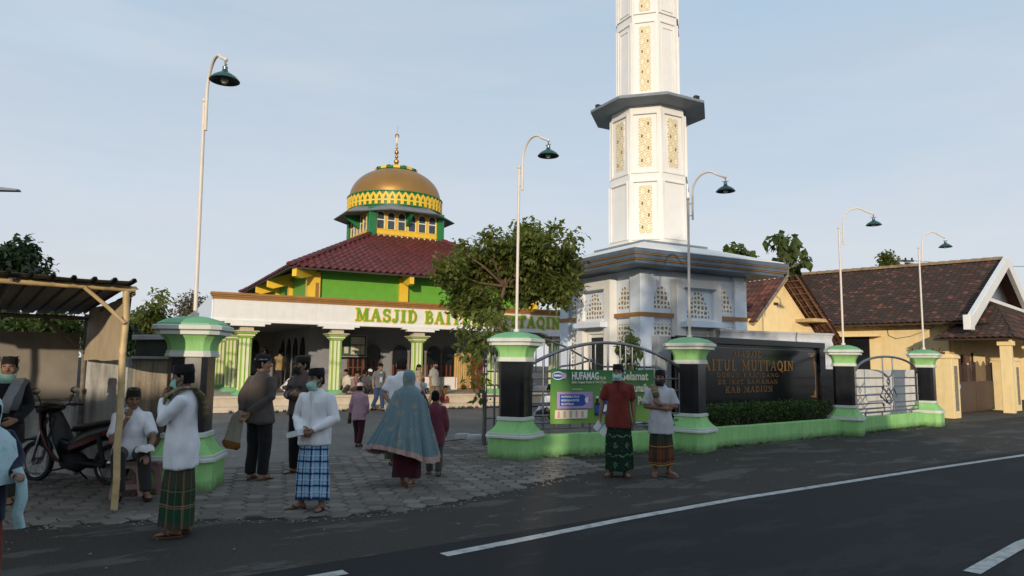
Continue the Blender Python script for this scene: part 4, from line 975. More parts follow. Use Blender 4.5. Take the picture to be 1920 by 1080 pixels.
# hedge: leaf clumps in a clipped strip
def leaf_cloud(pts, size, jitter, seed, droop=.3, aspect=.5):
    """numpy leaf mesh: one folded 4-point leaf per point"""
    rs = np.random.default_rng(seed); P = np.asarray(pts, dtype=np.float64); n = len(P)
    a = rs.uniform(0, 2*np.pi, n); el = np.clip(rs.normal(-droop, .55, n), -1.5, 1.2)
    D = np.stack([np.cos(a)*np.cos(el), np.sin(a)*np.cos(el), np.sin(el)], 1)
    up = np.stack([rs.normal(0, .45, n), rs.normal(0, .45, n), np.ones(n)], 1)
    S = np.cross(D, up); S /= np.linalg.norm(S, axis=1, keepdims=True) + 1e-9
    Nn = np.cross(S, D)
    L = size * rs.uniform(.6, 1.25, n)[:, None]; w = L * aspect * .5
    v = np.empty((n, 6, 3))
    v[:, 0] = P; v[:, 1] = P + D*L*.45 + S*w + Nn*w*.35; v[:, 2] = P + D*L*.95 - Nn*L*.1; v[:, 3] = P + D*L*.45 - S*w + Nn*w*.35; v[:, 4] = P + D*L*.45; v[:, 5] = P + D*L*.3
    base = (np.arange(n) * 6)[:, None]
    t = np.concatenate([base + np.array([[0, 1, 4]]), base + np.array([[1, 2, 4]]), base + np.array([[2, 3, 4]]), base + np.array([[3, 0, 4]])], 0)
    me = bpy.data.meshes.new('leaves'); V_ = v.reshape(-1, 3)
    me.vertices.add(len(V_)); me.vertices.foreach_set('co', V_.ravel())
    me.loops.add(t.size); me.loops.foreach_set('vertex_index', t.ravel().astype(np.int32))
    me.polygons.add(len(t)); me.polygons.foreach_set('loop_start', np.arange(0, t.size, 3, dtype=np.int32))
    me.update(calc_edges=True); me.validate()
    return me
rs = np.random.default_rng(5)
hp = []
Lh = (P5 - P4).length - .75
for i in range(5200):
    x = rs.uniform(0, Lh); y = rs.uniform(-.30, .30); top = .55 + .05*noise.noise(V((x*1.7, 3, 0))) + .05*noise.noise(V((x*5, 8, 0)))
    z = top * (1 - abs(rs.normal(0, .35))) if rs.random() < .55 else rs.uniform(0, top)
    hp.append((x, y, max(0, z)))
hg = thing('hedge', 'clipped dark green hedge in the planter below the black sign', 'hedge', P4 + d*.5 + V((-d.y, d.x, 0))*.42 + V((0,0,.3)), an)
hl = link('hedge_leaves', leaf_cloud(hp, .075, 0, 6, .0), M['leafC'], hg, 180)
b = MB()
for i in range(26):
    x = Lh*(i+.5)/26; b.tube([(x, 0, -.02), (x + rs.uniform(-.1,.1), rs.uniform(-.2,.2), .38)], [.012,.004], 5)
b.build('hedge_stems', M['bark'], hg)
# ------------------------------------------------------------------ YELLOW HOUSE, GABLE HOUSE, PORCH
def house_local(a_dir):                                   # rotation placing local +x along a_dir
    return math.atan2(a_dir[1], a_dir[0])
HA = V((.72, -.694, 0)).normalized()                      # ridge direction towards the road
HB = V((-HA.y, HA.x, 0))                                  # across, away from camera
HE = V((15.85, 24.4, 0))                                   # eave corner nearest the road
HE = V((15.85*1.2, 24.4*1.2, -.33))                          # the house stands behind its gate; its root is scaled 1.2
hs = thing('house', 'long yellow house with weathered dark tiled roof and white gable at the right', 'house', HE, house_local(HA))
hs.scale = (1.2, 1.2, 1.2)
LN, HWd, ze, zr = 9.2, 6.6, 3.33, 6.2
mb = MB()
tile_roof(mb, (-LN, 0, ze), (0.0, 0, ze), (0.0, HWd, zr), (-LN, HWd, zr), .21, .27, .018, 0, .02, under=1)
mb.add([V((-LN, HWd, zr)), V((0, HWd, zr)), V((0, 2*HWd, ze)), V((-LN, 2*HWd, ze))], [(0,1,2,3)], 0)
rfh = mb.build('roof', [M['oldroof'], mat('batten_wood', (.09,.06,.04), .85)], hs, sharp=50, fix=False)
mb = MB(); ridge_caps(mb, (-LN, HWd, zr + .05), (0.05, HWd, zr + .05), .14, .4); mb.build('ridge', mat('ochre_ridge_tile', (.26,.18,.10), .8, var=.25, scale=6, dirt=.5), rfh, sharp=50, fix=False)
mb = MB(); mb.box((-LN + .2, .75, 0), (-.9, 2*HWd - .7, 3.3)); hw_ = mb.build('house_wall', M['hyellow'], hs)
mb = MB()
for i in range(22): mb.box((-LN + .3 + i*.44, .05, ze - .09), (-LN + .37 + i*.44, .8, ze - .02))
mb.build('rafter_ends', M['door'], hs)
# gable: white barge boards, tympanum, vent
mb = MB()
x0, x1 = -.02, .16
def barge(y0, z0, y1, z1, w):
    mb.add([V((x, y, z)) for x in (x0, x1) for y, z in ((y0, z0), (y1, z1), (y1, z1 - w), (y0, z0 - w))], [(0,1,2,3),(7,6,5,4),(0,4,5,1),(1,5,6,2),(2,6,7,3),(3,7,4,0)])
barge(-.75, ze + .10, HWd, zr + .16, .48); barge(2*HWd + .75, ze + .10, HWd, zr + .16, .48)
mb.box((x0 - .02, -1.10, ze - .36), (x1 + .02, -.5, ze + .14))
mb.build('gable_barge', M['white2'], hs, bevel=.015)
mb = MB(); mb.add([V((x, y, z)) for x in (-.5, -.3) for y, z in ((1.2, 3.4), (2*HWd - 1.2, 3.4), (HWd, 5.55))], [(0,1,2),(5,4,3),(0,3,4,1),(1,4,5,2),(2,5,3,0)]); mb.build('gable_vent', M['dark'], hs)
mb = MB(); mb.box((-.3, 2.4, 4.22), (.05, 2*HWd - 2.4, 4.36)); mb.build('gable_sill', M['white2'], hs, bevel=.01)
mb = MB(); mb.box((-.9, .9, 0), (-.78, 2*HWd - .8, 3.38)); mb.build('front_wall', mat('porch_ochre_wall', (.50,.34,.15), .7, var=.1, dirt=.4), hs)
mb = MB(); mb.box((-.9, 2*HWd - .5, 0), (.3, 2*HWd - .3, 3.9)); mb.box((.3, 2*HWd - .5, 0), (.8, 2*HWd - .302, 3.2)); mb.box((.8, 2*HWd - .5, 0), (1.25, 2*HWd - .304, 2.72)); mb.build('porch_side_wall', M['hyellow'], hs)
# porch roof before the gable
mb = MB(); tile_roof(mb, (1.3, -.9, 2.72), (1.3, 2*HWd + .6, 2.72), (.2, 2*HWd - 2.8, 4.1), (.2, 3.0, 4.1), .21, .27, .018, 0, .02, under=1)
tile_roof(mb, (-1.0, -.9, 2.72), (1.3, -.9, 2.72), (.22, 3.0, 4.1), (.2, 3.0, 4.1), .21, .27, .018, 0, .02, under=1)
mb.build('porch_roof', [M['oldroof'], mat('porch_soffit', (.05,.035,.025), .85)], hs, sharp=50, fix=False)
for (x, y) in ((1.0, -.4), (1.0, 4.2), (1.0, 8.5)):
    mb = MB(); mb.box((x-.16, y-.16, 0), (x+.16, y+.16, 2.72)); mb.box((x-.22, y-.22, 2.45), (x+.22, y+.22, 2.6)); mb.build('porch_post', M['hyellow'], hs, bevel=.01)
mb = MB(); mb.box((-.78, 1.9, 0), (-.7, 3.0, 2.2)); pd = mb.build('porch_door', M['wood'], hs, bevel=.01)
mb = MB(); mb.prism(arch_poly(.34, .9), face_M((-.7, 2.45, 1.0), (0,1,0), (1,0,0)), .03); mb.build('door_pane', M['paleyellow'], pd)
mb = MB(); mb.box((-.78, 3.6, 1.0), (-.72, 5.6, 2.3)); pw = mb.build('porch_window', M['dark'], hs)
mb = MB()
for i in range(9): mb.box((-.72, 3.66 + i*.23, 1.0), (-.68, 3.72 + i*.23, 2.3))
mb.build('window_grille', M['hyellow'], pw)
# side window, and a dark panel painting the carport's inner shade, on the long wall
wx = -2.05
mb = MB(); mb.box((wx, .70, 1.0), (wx+.95, .748, 2.15)); swn = mb.build('side_window', M['hyellow'], hs)
mb = MB(); mb.box((wx-.07, .66, .95), (wx+.06, .752, 2.27)); mb.box((wx+.9, .66, .95), (wx+1.03, .752, 2.27)); mb.box((wx+.06, .66, 2.15), (wx+.9, .752, 2.27)); mb.box((wx+.44, .68, 1.0), (wx+.5, .752, 2.15)); mb.build('window_frame', M['wood'], swn, bevel=.008)
mb = MB()
for i in range(5): mb.tube([(wx + .22*i, .62, 2.28), (wx + .02 + .22*i, .6, 2.42)], .012, 6)
mb.tube([(wx-.1, .62, 2.3), (wx+1.05, .62, 2.3)], .012, 6); mb.build('window_spikes', M['wood'], swn)
mb = MB(); mb.box((-7.0, .68, .2), (-3.55, .747, 2.86)); mb.build('carport_shade_panel', M['dark'], hs)
mb = MB(); mb.box((-7.1, .30, 2.86), (-3.1, .748, 2.94)); mb.build('opening_lintel', M['hyellow'], hs, bevel=.01)
mb = MB(); mb.tube([(-2.9, .72, 3.2), (-2.85, .71, 2.9), (-2.6, .71, 2.78), (-2.1, .71, 2.86), (-1.6, .70, 3.05), (-1.3, .70, 3.2)], .008, 5); mb.build('wall_cable', M['wire'], hs)
# small gable house left of it
gA = HA; go = at(1463, 521, 26.6); go.z = 0
gh = thing('house', 'small yellow gable house with red tiles between the minaret and the long roof', 'house', go, house_local(V((UC, US, 0))))
zr2 = at(1463, 521, 26.6).z
mb = MB(); tile_roof(mb, (-1.75, 5.0, zr2-1.75), (-1.75, -.3, zr2-1.75), (0, -.3, zr2), (0, 5.0, zr2), .24, .3, .03, 0, .02, under=1)
tile_roof(mb, (2.5, -.88, zr2-2.55), (2.5, 5, zr2-2.55), (0, 5, zr2), (0, -.88, zr2), .24, .3, .03, 0, .02)
mb.build('roof', [M['redroof'], M['bamboo']], gh, sharp=50, fix=False)
mb = MB(); gp_ = ((-2.6, 0), (2.3, 0), (2.3, zr2-2.5), (0, zr2-.1), (-1.45, zr2-1.6), (-2.6, zr2-1.66)); ng = len(gp_)
mb.add([V((x, y, z)) for y in (0, .18) for x, z in gp_], [tuple(range(ng)), tuple(reversed(range(ng, 2*ng)))] + [(i, ng+i, ng+(i+1) % ng, (i+1) % ng) for i in range(ng)]); mb.build('gable_wall', M['hyellow'], gh)
mb = MB()                                                   # open verge: long battens with short laths, no tiles on it
for q in (.12, .42, .72): mb.tube([(0, -q, zr2 + .03), (1.3, -q, zr2 - 1.36), (2.75, -q, zr2 - 2.68)], .03, 6)
for i in range(12):
    t = (i + .6)/12; mb.tube([(2.7*t, -.02, zr2 - .03 - 2.66*t), (2.7*t, -.80, zr2 - .03 - 2.66*t)], .022, 6)
mb.build('verge_battens', mat('weathered_batten', (.17,.11,.065), .85, var=.3, scale=8), gh)
mb = MB(); mb.tube([(-.02, -.35, zr2 + .03), (-1.7, -.35, zr2 - 1.72)], .05, 6); mb.build('barge_board', M['bark2'], gh)
mb = MB(); mb.box((.75, -.75, zr2-1.65), (1.75, -.02, zr2-1.53)); mb.build('tie_beam', M['bamboo'], gh)
mb = MB(); mb.box((-.4, -.03, zr2-1.05), (-.18, .003, zr2-.95)); mb.build('wall_vent', M['door'], gh); mb = MB(); mb.box((.85, -.03, zr2-2.15), (1.15, .003, zr2-2.03)); mb.build('wall_vent', M['door'], gh)
# zinc sheet fence, white yard wall, yellow gate pillars and gate
a0, a1 = at(1350, 640, 21.0), at(1561, 640, 22.6); a0.z = a1.z = 0; dd = (a1 - a0).normalized(); L = (a1-a0).length
zf = thing('zinc_fence', 'grey white zinc sheet fence behind the black sign wall', 'fence', a0, math.atan2(dd.y, dd.x))
b = MB(); n = 40; rows = 34
prof = [V((0, .03*math.sin(j*math.pi/2.2),   .3 + 2.38*j/rows)) for j in range(rows+1)]
b.loft([[p + V((L*i/4, 0, 0)) for p in prof] for i in range(5)] , 0, False, False, closed=False)
b.build('zinc_sheet', M['corr'], zf, sharp=80, fix=False)
b = MB()
for i in range(5): b.box((L*i/4.2, .05, 0), (L*i/4.2 + .08, .13, 2.68))
b.box((-.02, -.05, 2.68), (L + .03, .14, 2.74)); b.build('fence_post', M['coping'], zf)
w0, w1 = at(1585, 700, 21.3), at(1728, 700, 24.0); w0.z = w1.z = 0; dd = (w1 - w0).normalized(); L = (w1-w0).length
yw = thing('yard_wall', 'plain white yard wall behind the arched fence panel', 'wall', w0, math.atan2(dd.y, dd.x))
b = MB(); b.box((0, 0, 0), (L, .15, 1.62)); b.build('wall_body', mat('offwhite_render', (.60,.58,.55), .75, dirt=.25, streak=True), yw, bevel=.01)
b = MB(); b.box((-.01, -.01, 0), (L + .01, -.002, .22)); b.build('wall_foot', M['coping'], yw)
def gate_post(px, py, label, w=.62, dpt=.95, hgt=2.02):
    p = gp(px, py); an = math.atan2(.63, .77) + R(0)
    t = thing('gate_post', label, 'gate post', p, an, 'yellow gate posts of the house')
    b = MB(); b.box((-w, 0, 0), (0, dpt, hgt)); b.build('post_body', M['hyellow'], t, bevel=.012)
    b = MB(); b.box((-w-.05, -.05, hgt-.003), (.05, dpt+.05, hgt+.10)); b.box((-w-.02, -.02, hgt + .10), (.02, dpt + .02, hgt+.14)); b.build('post_cap', M['hyellow'], t, bevel=.02)
    b = MB(); b.box((-w*.72, -.012, .25), (-w*.28, .003, hgt - .25)); b.build('stone_inlay', mat('grey_stone_inlay', (.20,.18,.14), .85, var=.4, scale=12, bump=.4), t)
    b = MB(); b.box((-.03, .1, .2), (.012, dpt*.8, hgt-.25)); b.build('side_panel', M['hyellow'], t, bevel=.01)
gate_post(1803, 784, 'yellow gate post with stone inlay right beside the farthest green pillar')
gate_post(1917, 770, 'yellow gate post with stone inlay at the right edge beyond the brown gate')
a0, a1 = gp(1806, 779), gp(1874, 771); dd = (a1-a0).normalized(); L = (a1-a0).length
hgte = thing('house_gate', 'brown metal double gate between the yellow gate posts', 'gate', a0 + V((0,.25,0)), math.atan2(dd.y, dd.x))
b = MB(); b.box((0, 0, .06), (L, .05, 1.15)); b.box((0, .01, 1.2), (.06, .05, 1.95)); b.box((L-.06, .01, 1.2), (L, .05, 1.95)); b.box((L/2-.05, -.01, .06), (L/2+.05, .06, 1.95)); b.box((0, 0, 1.15), (L, .06, 1.2))
b.build('gate_panel', M['door'], hgte, bevel=.006)
b = MB()
for i in range(int(L/.11)): b.tube([(.08 + .11*i, .03, 1.15), (.08 + .11*i, .03, 1.9 + .1*math.sin(i*.9))], .012, 6)
b.build('gate_bars', M['door'], hgte)
b = MB(); b.box((.15, -.02, .95), (.32, .003, 1.1)); b.build('lock_plate', M['coping'], hgte)
# boundary wall left of the mosque
w0, w1 = at(392, 690, 31.0), at(700, 690, 45.0); w0.z = w1.z = 0; w0 = at(370, 690, 33.0); w0.z = 0; w1 = at(470, 690, 37.0); w1.z = 0; dd = (w1 - w0).normalized(); L = (w1-w0).length
bw_ = thing('boundary_wall', 'white boundary wall seen between the left porch columns', 'wall', w0, math.atan2(dd.y, dd.x))
b = MB(); b.box((0, 0, 0), (L, .2, 1.5)); b.build('wall_body', M['white'], bw_); b = MB(); b.box((-.03,-.04,1.5), (L+.03,.24,1.6)); b.build('wall_coping', M['coping'], bw_)
# ------------------------------------------------------------------ GROUND, ROAD, PAVING
def sheet(name, pts, z, m, parent=None):
    b = MB(); b.add([V((p[0], p[1], z)) for p in pts], [tuple(range(len(pts)))]); return struct(b.build(name, m, parent))
def asphalt(name, base, worn, tint, patchy, seed):
    m, nt, bs, out = newmat(name); g = G(nt); oc = g.obj()
    al = g.map(g.map(oc, (1,1,1), (0, 0, R(-36))), (.55, 1.5, 1), (0,0,0), (seed, 0, 0))
    n1 = g.noise(al, .9, 8, .68); n2 = g.noise(oc, 1.1, 5); fine = g.noise(oc, 160, 2); med = g.noise(oc, 22, 3)
    c = g.mix(g.math('MULTIPLY', g.ramp(n1, .54, .565), patchy), base, worn)
    c = g.mix(g.math('MULTIPLY', g.ramp(n2, .45, .75), .6), c, tint)
    c = g.mix(g.math('MULTIPLY', g.ramp(fine, .35, .75), .5), c, mul(worn, 1.15))
    c = g.mix(g.math('MULTIPLY', g.ramp(med, .55, .75), .35), c, mul(base, .5))
    g.put(bs.inputs['Base Color'], c); bs.inputs['Roughness'].default_value = .85; bs.inputs['Specular IOR Level'].default_value = .25
    g.put(bs.inputs['Normal'], g.bump(g.math('ADD', fine, g.math('MULTIPLY', med, .7)), .45, .012)); return m
RD = V((.808, .589, 0)); RN = V((-RD.y, RD.x, 0)); RO = gp(830, 1042)
def rp(a, c): p = RO + RD*a + RN*c; return (p.x, p.y)
sheet('ground', [(-500,-300),(500,-300),(500,700),(-500,700)], -.016, mat('bare_earth', (.075,.06,.042), .95, var=.3, scale=1.5, bump=.4, bscale=12, dirt=.6, dirtcol=(.03,.045,.015)))
sheet('road_shoulder', [rp(-90, -.3), rp(90, -.3), rp(90, 5.0), rp(6, 4.4), rp(-90, 4.4)], -.004, asphalt('worn_shoulder_asphalt', (.022,.0185,.015), (.100,.092,.081), (.034,.027,.021), .7, 3))
sheet('road', [rp(-90, -7.5), rp(90, -7.5), rp(90, .35), rp(-90, .35)], 0, asphalt('road_asphalt', (.0095,.010,.0125), (.026,.026,.028), (.013,.0125,.014), .6, 0))
linem = mat('worn_road_paint', (.42,.42,.40), .7, var=.2, scale=9, dirt=.9, dirtcol=(.05,.05,.05), dscale=7)
def stripe(name, pts, w):
    b = MB(); L = []; Rr = []
    for i, p in enumerate(pts):
        t = (pts[min(i+1, len(pts)-1)] - pts[max(i-1, 0)]).normalized(); n = V((-t.y, t.x, 0))
        L.append(p + n*w/2); Rr.append(p - n*w/2)
    vs = [V((p.x, p.y, .004)) for p in L + Rr]; k = len(pts)
    b.add(vs, [(i, k+i, k+i+1, i+1) for i in range(k-1)]); return struct(b.build(name, linem))
pts = [gp(*q) for q in ((832,1041),(960,1016),(1180,972),(1380,936),(1560,908),(1740,880),(1918,854))]
ed = (pts[-1] - pts[-2]).normalized()
stripe('road_marking', pts + [pts[-1] + ed*30], .125)
stripe('road_marking', [gp(648,1073), gp(648,1073) - RD*4], .125)
c0_ = gp(1822, 1074); stripe('road_marking', [c0_, c0_ + (gp(1918,1019) - c0_), gp(1918,1019) + RD*25], .125)
# courtyard: concrete paving back to the terrace
def courtyard_mat():
    m, nt, bs, out = newmat('courtyard_paving'); g = G(nt); oc = g.obj()
    br = g.n('ShaderNodeTexBrick'); g.put(br.inputs['Vector'], g.map(oc, (1,1,1), (0,0,R(28)))); br.inputs['Scale'].default_value = 2.2; br.inputs['Mortar Size'].default_value = .012
    br.inputs['Color1'].default_value = (.14,.125,.11,1); br.inputs['Color2'].default_value = (.18,.16,.142,1); br.inputs['Mortar'].default_value = (.045,.042,.04,1)
    n1 = g.noise(oc, .7, 6, .6)
    c = g.mix(g.math('MULTIPLY', g.ramp(n1, .42, .7), .6), br.outputs[0], (.075,.066,.057))
    g.put(bs.inputs['Base Color'], c); bs.inputs['Roughness'].default_value = .8
    g.put(bs.inputs['Normal'], g.bump(g.math('ADD', g.noise(oc, 30, 4), br.outputs['Fac']), .3, .01)); return m
sheet('courtyard', [(-9.5, 10.2), (-4.0, 9.6), (.2, 12.5), (3.4, 14.6), (3.6, 20), (12, 34), (-12, 34)], -.008, courtyard_mat())
# hexagonal paving blocks
poly = [gp(-420, 1030), gp(40, 990), gp(180, 979), (gp(420, 975)), gp(600, 971), gp(720, 960), gp(840, 945), gp(960, 917), gp(1060, 896), gp(1140, 876), gp(1060, 858), V((.1, 12.9, 0)), gp(900, 822), gp(650, 850), gp(430, 878), gp(250, 880), gp(-420, 860)]
def inside(x, y, P):
    c = False; j = len(P) - 1
    for i in range(len(P)):
        if (P[i].y > y) != (P[j].y > y) and x < (P[j].x - P[i].x)*(y - P[i].y)/(P[j].y - P[i].y) + P[i].x: c = not c
        j = i
    return c
def paver_mat():
    m, nt, bs, out = newmat('hex_paver_concrete'); g = G(nt); oc = g.obj()
    rnd = g.n('ShaderNodeNewGeometry').outputs['Random Per Island']
    n1 = g.noise(oc, 1.0, 5); fine = g.noise(oc, 60, 4)
    c = g.mix(rnd, (.105,.090,.076), (.225,.198,.17))
    c = g.mix(g.math('MULTIPLY', g.ramp(n1, .4, .7), .65), c, (.050,.041,.033))
    c = g.mix(g.math('MULTIPLY', g.ramp(fine, .5, .8), .35), c, (.16,.15,.14))
    g.put(bs.inputs['Base Color'], c); bs.inputs['Roughness'].default_value = .85
    g.put(bs.inputs['Normal'], g.bump(fine, .35, .01)); return m
b = MB(); ap = .128; rr = ap / math.cos(math.pi/6); rot = R(18)
for i in range(-60, 90):
    for j in range(-20, 110):
        ux, uy = i * 1.5 * rr, (j + .5*(i % 2)) * 2 * ap
        x = ux*math.cos(rot) - uy*math.sin(rot) - 3; y = ux*math.sin(rot) + uy*math.cos(rot) + 5
        if y < 5 or x > 3.5 or not inside(x, y, poly): continue
        z = .010 + rng.uniform(0, .008) + .01*noise.noise(V((x*.6, y*.6, 0))); tx, ty = rng.uniform(-.015,.015), rng.uniform(-.015,.015)
        q = [(math.cos(rot + k*math.pi/3), math.sin(rot + k*math.pi/3)) for k in range(6)]
        r1, r0 = rr - .024, rr - .010
        top = [V((x + r1*a, y + r1*c, z + (tx*a + ty*c)*.1)) for a, c in q]; lowr = [V((x + r0*a, y + r0*c, z - .014)) for a, c in q]; bot = [V((x + r0*a, y + r0*c, -.03)) for a, c in q]
        b.add(top + lowr + bot, [tuple(range(6))] + [(6+k, 6+(k+1) % 6, (k+1) % 6, k) for k in range(6)] + [(12+k, 12+(k+1) % 6, 6+(k+1) % 6, 6+k) for k in range(6)])
struct(b.build('hex_paving', paver_mat(), None, sharp=25, fix=False))
sheet('paving_bed', [(p.x, p.y) for p in poly], 0.0005, mat('dark_joint_sand', (.022,.019,.016), .95, var=.3, scale=20))
b = MB(); ga, gb = gp(432, 880), gp(905, 819); dd = (gb-ga).normalized(); b.add([ga + V((0,0,.002)), gb + V((0,0,.002)), gb + V((-dd.y*.09, dd.x*.09, .002)), ga + V((-dd.y*.09, dd.x*.09, .002))], [(0,1,2,3)]); struct(b.build('gate_track', M['rubber']))
# kerb stones beside the gate, pale planting ring
for i, (px, py, s) in enumerate(((868, 822, .34), (893, 824, .40), (918, 827, .3))):
    b = MB(); p = gp(px, py); h = .11
    b.loft([[p + V((s/2*math.cos(a)*k + .03*math.sin(a*3), .13*math.sin(a)*k, z)) for a in [2*math.pi*j/14 for j in range(14)]] for z, k in ((-.02,1),(h*.6,1),(h,.88))])
    o_ = b.build('kerb_stone', M['coping'], None, bevel=.01); tag(o_, ('loose kerb stone at the left of the sapling by the gate', 'loose kerb stone in front of the sapling trunk', 'loose kerb stone touching the open gate post')[i], 'stone', 'kerb stones around the sapling')
# ------------------------------------------------------------------ SHELTER AT THE LEFT
SA = math.atan2(.63, .777); SO = gp(214, 957)
sh = thing('shelter', 'open roadside shelter with dark corrugated roof on bamboo posts at the left edge', 'shelter', SO, SA)
def bam(path, r, name='post', par=sh, m='bamboo'):
    b = MB(); P = [V(p) for p in path]; d = P[-1] - P[0]; L = d.length; pts = []; rs = []
    k = max(2, int(L / .33))
    for i in range(k + 1):
        for e, q in ((-.02, 1), (0, 1.1), (.02, 1)):
            t = min(1, max(0, i/k + e/L)); pts.append(P[0] + d*t + V((.008*math.sin(i*2.3), .008*math.cos(i*1.7), 0))); rs.append(r*q)
    b.tube(pts, rs, 10); return b.build(name, M[m], par, sharp=70)
bam([(0,0,-.02), (-.03,-.01,2.46)], .036); bam([(-3.4,0,-.02), (-3.4,0,2.46)], .036)
bam([(.02,2.9,-.02), (.02,2.9,2.3)], .035, m='bark2'); bam([(-3.4,2.9,-.02), (-3.4,2.9,2.3)], .035, m='bark2')
bam([(.06,-.02,2.45), (-3.6,-.02,2.45)], .034, 'beam'); bam([(.1,2.88,2.24), (-3.6,2.88,2.24)], .03, 'beam', m='bark2')
bam([(-.45,-.07,2.43), (-.03,-.05,2.06)], .022, 'brace'); bam([(-.5,2.8,2.2), (0,2.85,1.75)], .025, 'brace', m='bark2')
bam([(.04,0,2.40), (.04,2.9,2.24)], .028, 'rafter', m='bark2')
for x in (-1.1, -2.2): bam([(x,-.1,2.47), (x,2.95,2.27)], .025, 'rafter', m='bark2')
b = MB(); prof = []; x = -3.9
while x < -.06:
    prof += [(x, 0), (x+.06, .0), (x+.075, .032), (x+.105, .032), (x+.12, 0)]; x += .19
rings = []
for t in (0, .34, .67, 1.0):
    y = -.28 + 3.5*t; z = 2.515 - .21*t
    rings.append([V((px_, y + .01*math.sin(px_*9), z + h_ + .012*math.sin(px_*3 + t*2))) for px_, h_ in prof])
rings2 = [[p - V((0,0,.006)) for p in r] for r in rings]
b.loft(rings, 0, False, False, closed=False); b.loft(rings2, 0, False, False, closed=False)
b.loft([rings[0], rings2[0]], 0, False, False, closed=False); b.build('roof_sheet', M['sheet'], sh, sharp=20, fix=False)
b = MB()
n = 12
for s_ in (0, .02):
    b.loft([[V((.03 - s_ + .015*math.sin(i*1.1 + z*3), .06 + 2.75*i/n, z + (.008*math.sin(i*.9) if z < 2 else 0))) for i in range(n+1)] for z in (1.64, 1.9, 2.2, 2.36)], 0, False, False, closed=False)
b.build('side_panel', M['ply'], sh, sharp=60, fix=False)
b = MB(); b.box((-3.4, 2.84, 1.10), (-.06, 2.87, 2.02)); b.build('back_panel', M['board'], sh)
b = MB(); b.box((-3.4, 2.80, 1.06), (-.06, 2.90, 1.10)); b.build('panel_rail', M['bark2'], sh)
for i, (tx, x_, z_, w_) in enumerate((('RIRIN', -1.55, 1.78, .4), ('KRANDANG', -1.28, 1.60, .52))):
    plain_text('faded_lettering', tx, mat('faded_paint_mark', (.06,.05,.045), .9), sh, Matrix(((1,0,0,x_),(0,0,-1,2.838),(0,1,0,z_),(0,0,0,1))), .12, .0008, w_)
# old concrete walls behind the shelter
def wall_run(A, B, h, th, name, label, m, coping=None):
    d = (B - A).normalized(); L = (B - A).length
    t = thing(name, label, 'wall', A, math.atan2(d.y, d.x)); b = MB(); n = 16
    b.loft([[V((L*i/n, 0, -.03)), V((L*i/n, th, -.03)), V((L*i/n, th, h)), V((L*i/n, .0, h + .012*noise.noise(V((i*.8, h, 2)))))] for i in range(n+1)])
    b.build('wall_body', m, t, bevel=.012)
    if coping:
        b = MB()
        for z0, z1, o in coping: b.box((-.02, -o, z0), (L, th + o, z1))
        b.build('wall_coping', M['coping'], t, bevel=.008)
    return t
A = V((-5.32, 10.05, 0)); Bp = V((-4.40, 9.62, 0))
t = wall_run(A, Bp, 1.66, .16, 'concrete_wall', 'brown stained concrete wall joining the left gate pillar behind the seated man', M['concbrown'], ((1.66, 1.70, .03),))
b = MB(); b.box((0, .02, 1.70), ((Bp-A).length, .14, 1.93)); b.build('upper_course', mat('dark_render', (.045,.055,.045), .9, var=.3), t)  # dark tone with random variation over the upper course
b = MB(); b.box((-.03, -.03, 1.93), ((Bp-A).length, .19, 2.0)); b.build('upper_coping', M['coping'], t, bevel=.008)
wall_run(V((-6.68, 10.55, 0)), V((-5.36, 9.98, 0)), 1.68, .14, 'concrete_wall', 'pale weathered concrete wall behind the parked motorbike', M['conc'])
wall_run(V((-12.5, 11.2, 0)), V((-6.72, 10.5, 0)), 1.05, .14, 'concrete_wall', 'low whitish wall under the back panel of the shelter', M['conc'])
# ------------------------------------------------------------------ MOTORBIKE (local +x is forward)
mbk = thing('motorbike', 'dark red and black motorbike parked under the shelter facing left', 'motorbike', V((-5.85, 9.70, 0)), R(166))
def wheel(x, name):
    b = MB(); n = 36; c = V((x, 0, .275))
    ring = lambda rad, w, zz: [[c + V(((rad + w*math.cos(p))*math.cos(2*math.pi*i/n), zz*math.sin(p), (rad + w*math.cos(p))*math.sin(2*math.pi*i/n))) for p in [2*math.pi*k/8 for k in range(8)]] for i in range(n+1)]
    b.loft(ring(.245, .03, .036), 0, False, False); w = b.build('wheel_tyre', M['rubber'], mbk, sharp=180)
    b = MB(); b.loft(ring(.212, .013, .022), 0, False, False); b.lathe([(.035,-.05),(.05,-.045),(.05,.045),(.035,.05)], 14, (0,0,0)); k = len(b.v)
    hub = [V(p) for p in b.v[-14*4:]]
    for i in range(14*4): q = hub[i]; b.v[k - 14*4 + i] = tuple(c + V((q.x, q.z, q.y)))
    for i in range(18):
        a = 2*math.pi*i/18; a2 = a + (.25 if i % 2 else -.25)
        b.tube([c + V((.045*math.cos(a2), .03*(1 if i % 2 else -1), .045*math.sin(a2))), c + V((.208*math.cos(a), 0, .208*math.sin(a)))], .0028, 4)
    b.build('wheel_rim', M['chrome'], w, sharp=50)
wheel(.60, 'f'); wheel(-.62, 'r')
def bpart(name, rings, m, seg=14, sharp=50):
    b = MB(); b.loft([[V((x + sx*0, ry*math.cos(2*math.pi*k/seg), z + rz_*math.sin(2*math.pi*k/seg))) if not tilt else V((x + tilt*rz_*math.sin(2*math.pi*k/seg), ry*math.cos(2*math.pi*k/seg), z + rz_*math.sin(2*math.pi*k/seg))) for k in range(seg)] for x, z, ry, rz_, sx, tilt in rings])
    return b.build(name, m, mbk, sharp=sharp)
bpart('front_mudguard', [(.88,.50,.03,.012,0,0),(.78,.565,.06,.03,0,0),(.60,.585,.065,.035,0,0),(.44,.53,.055,.03,0,0),(.36,.44,.03,.015,0,0)], mat('blue_black_plastic', (.015,.022,.05), .35))
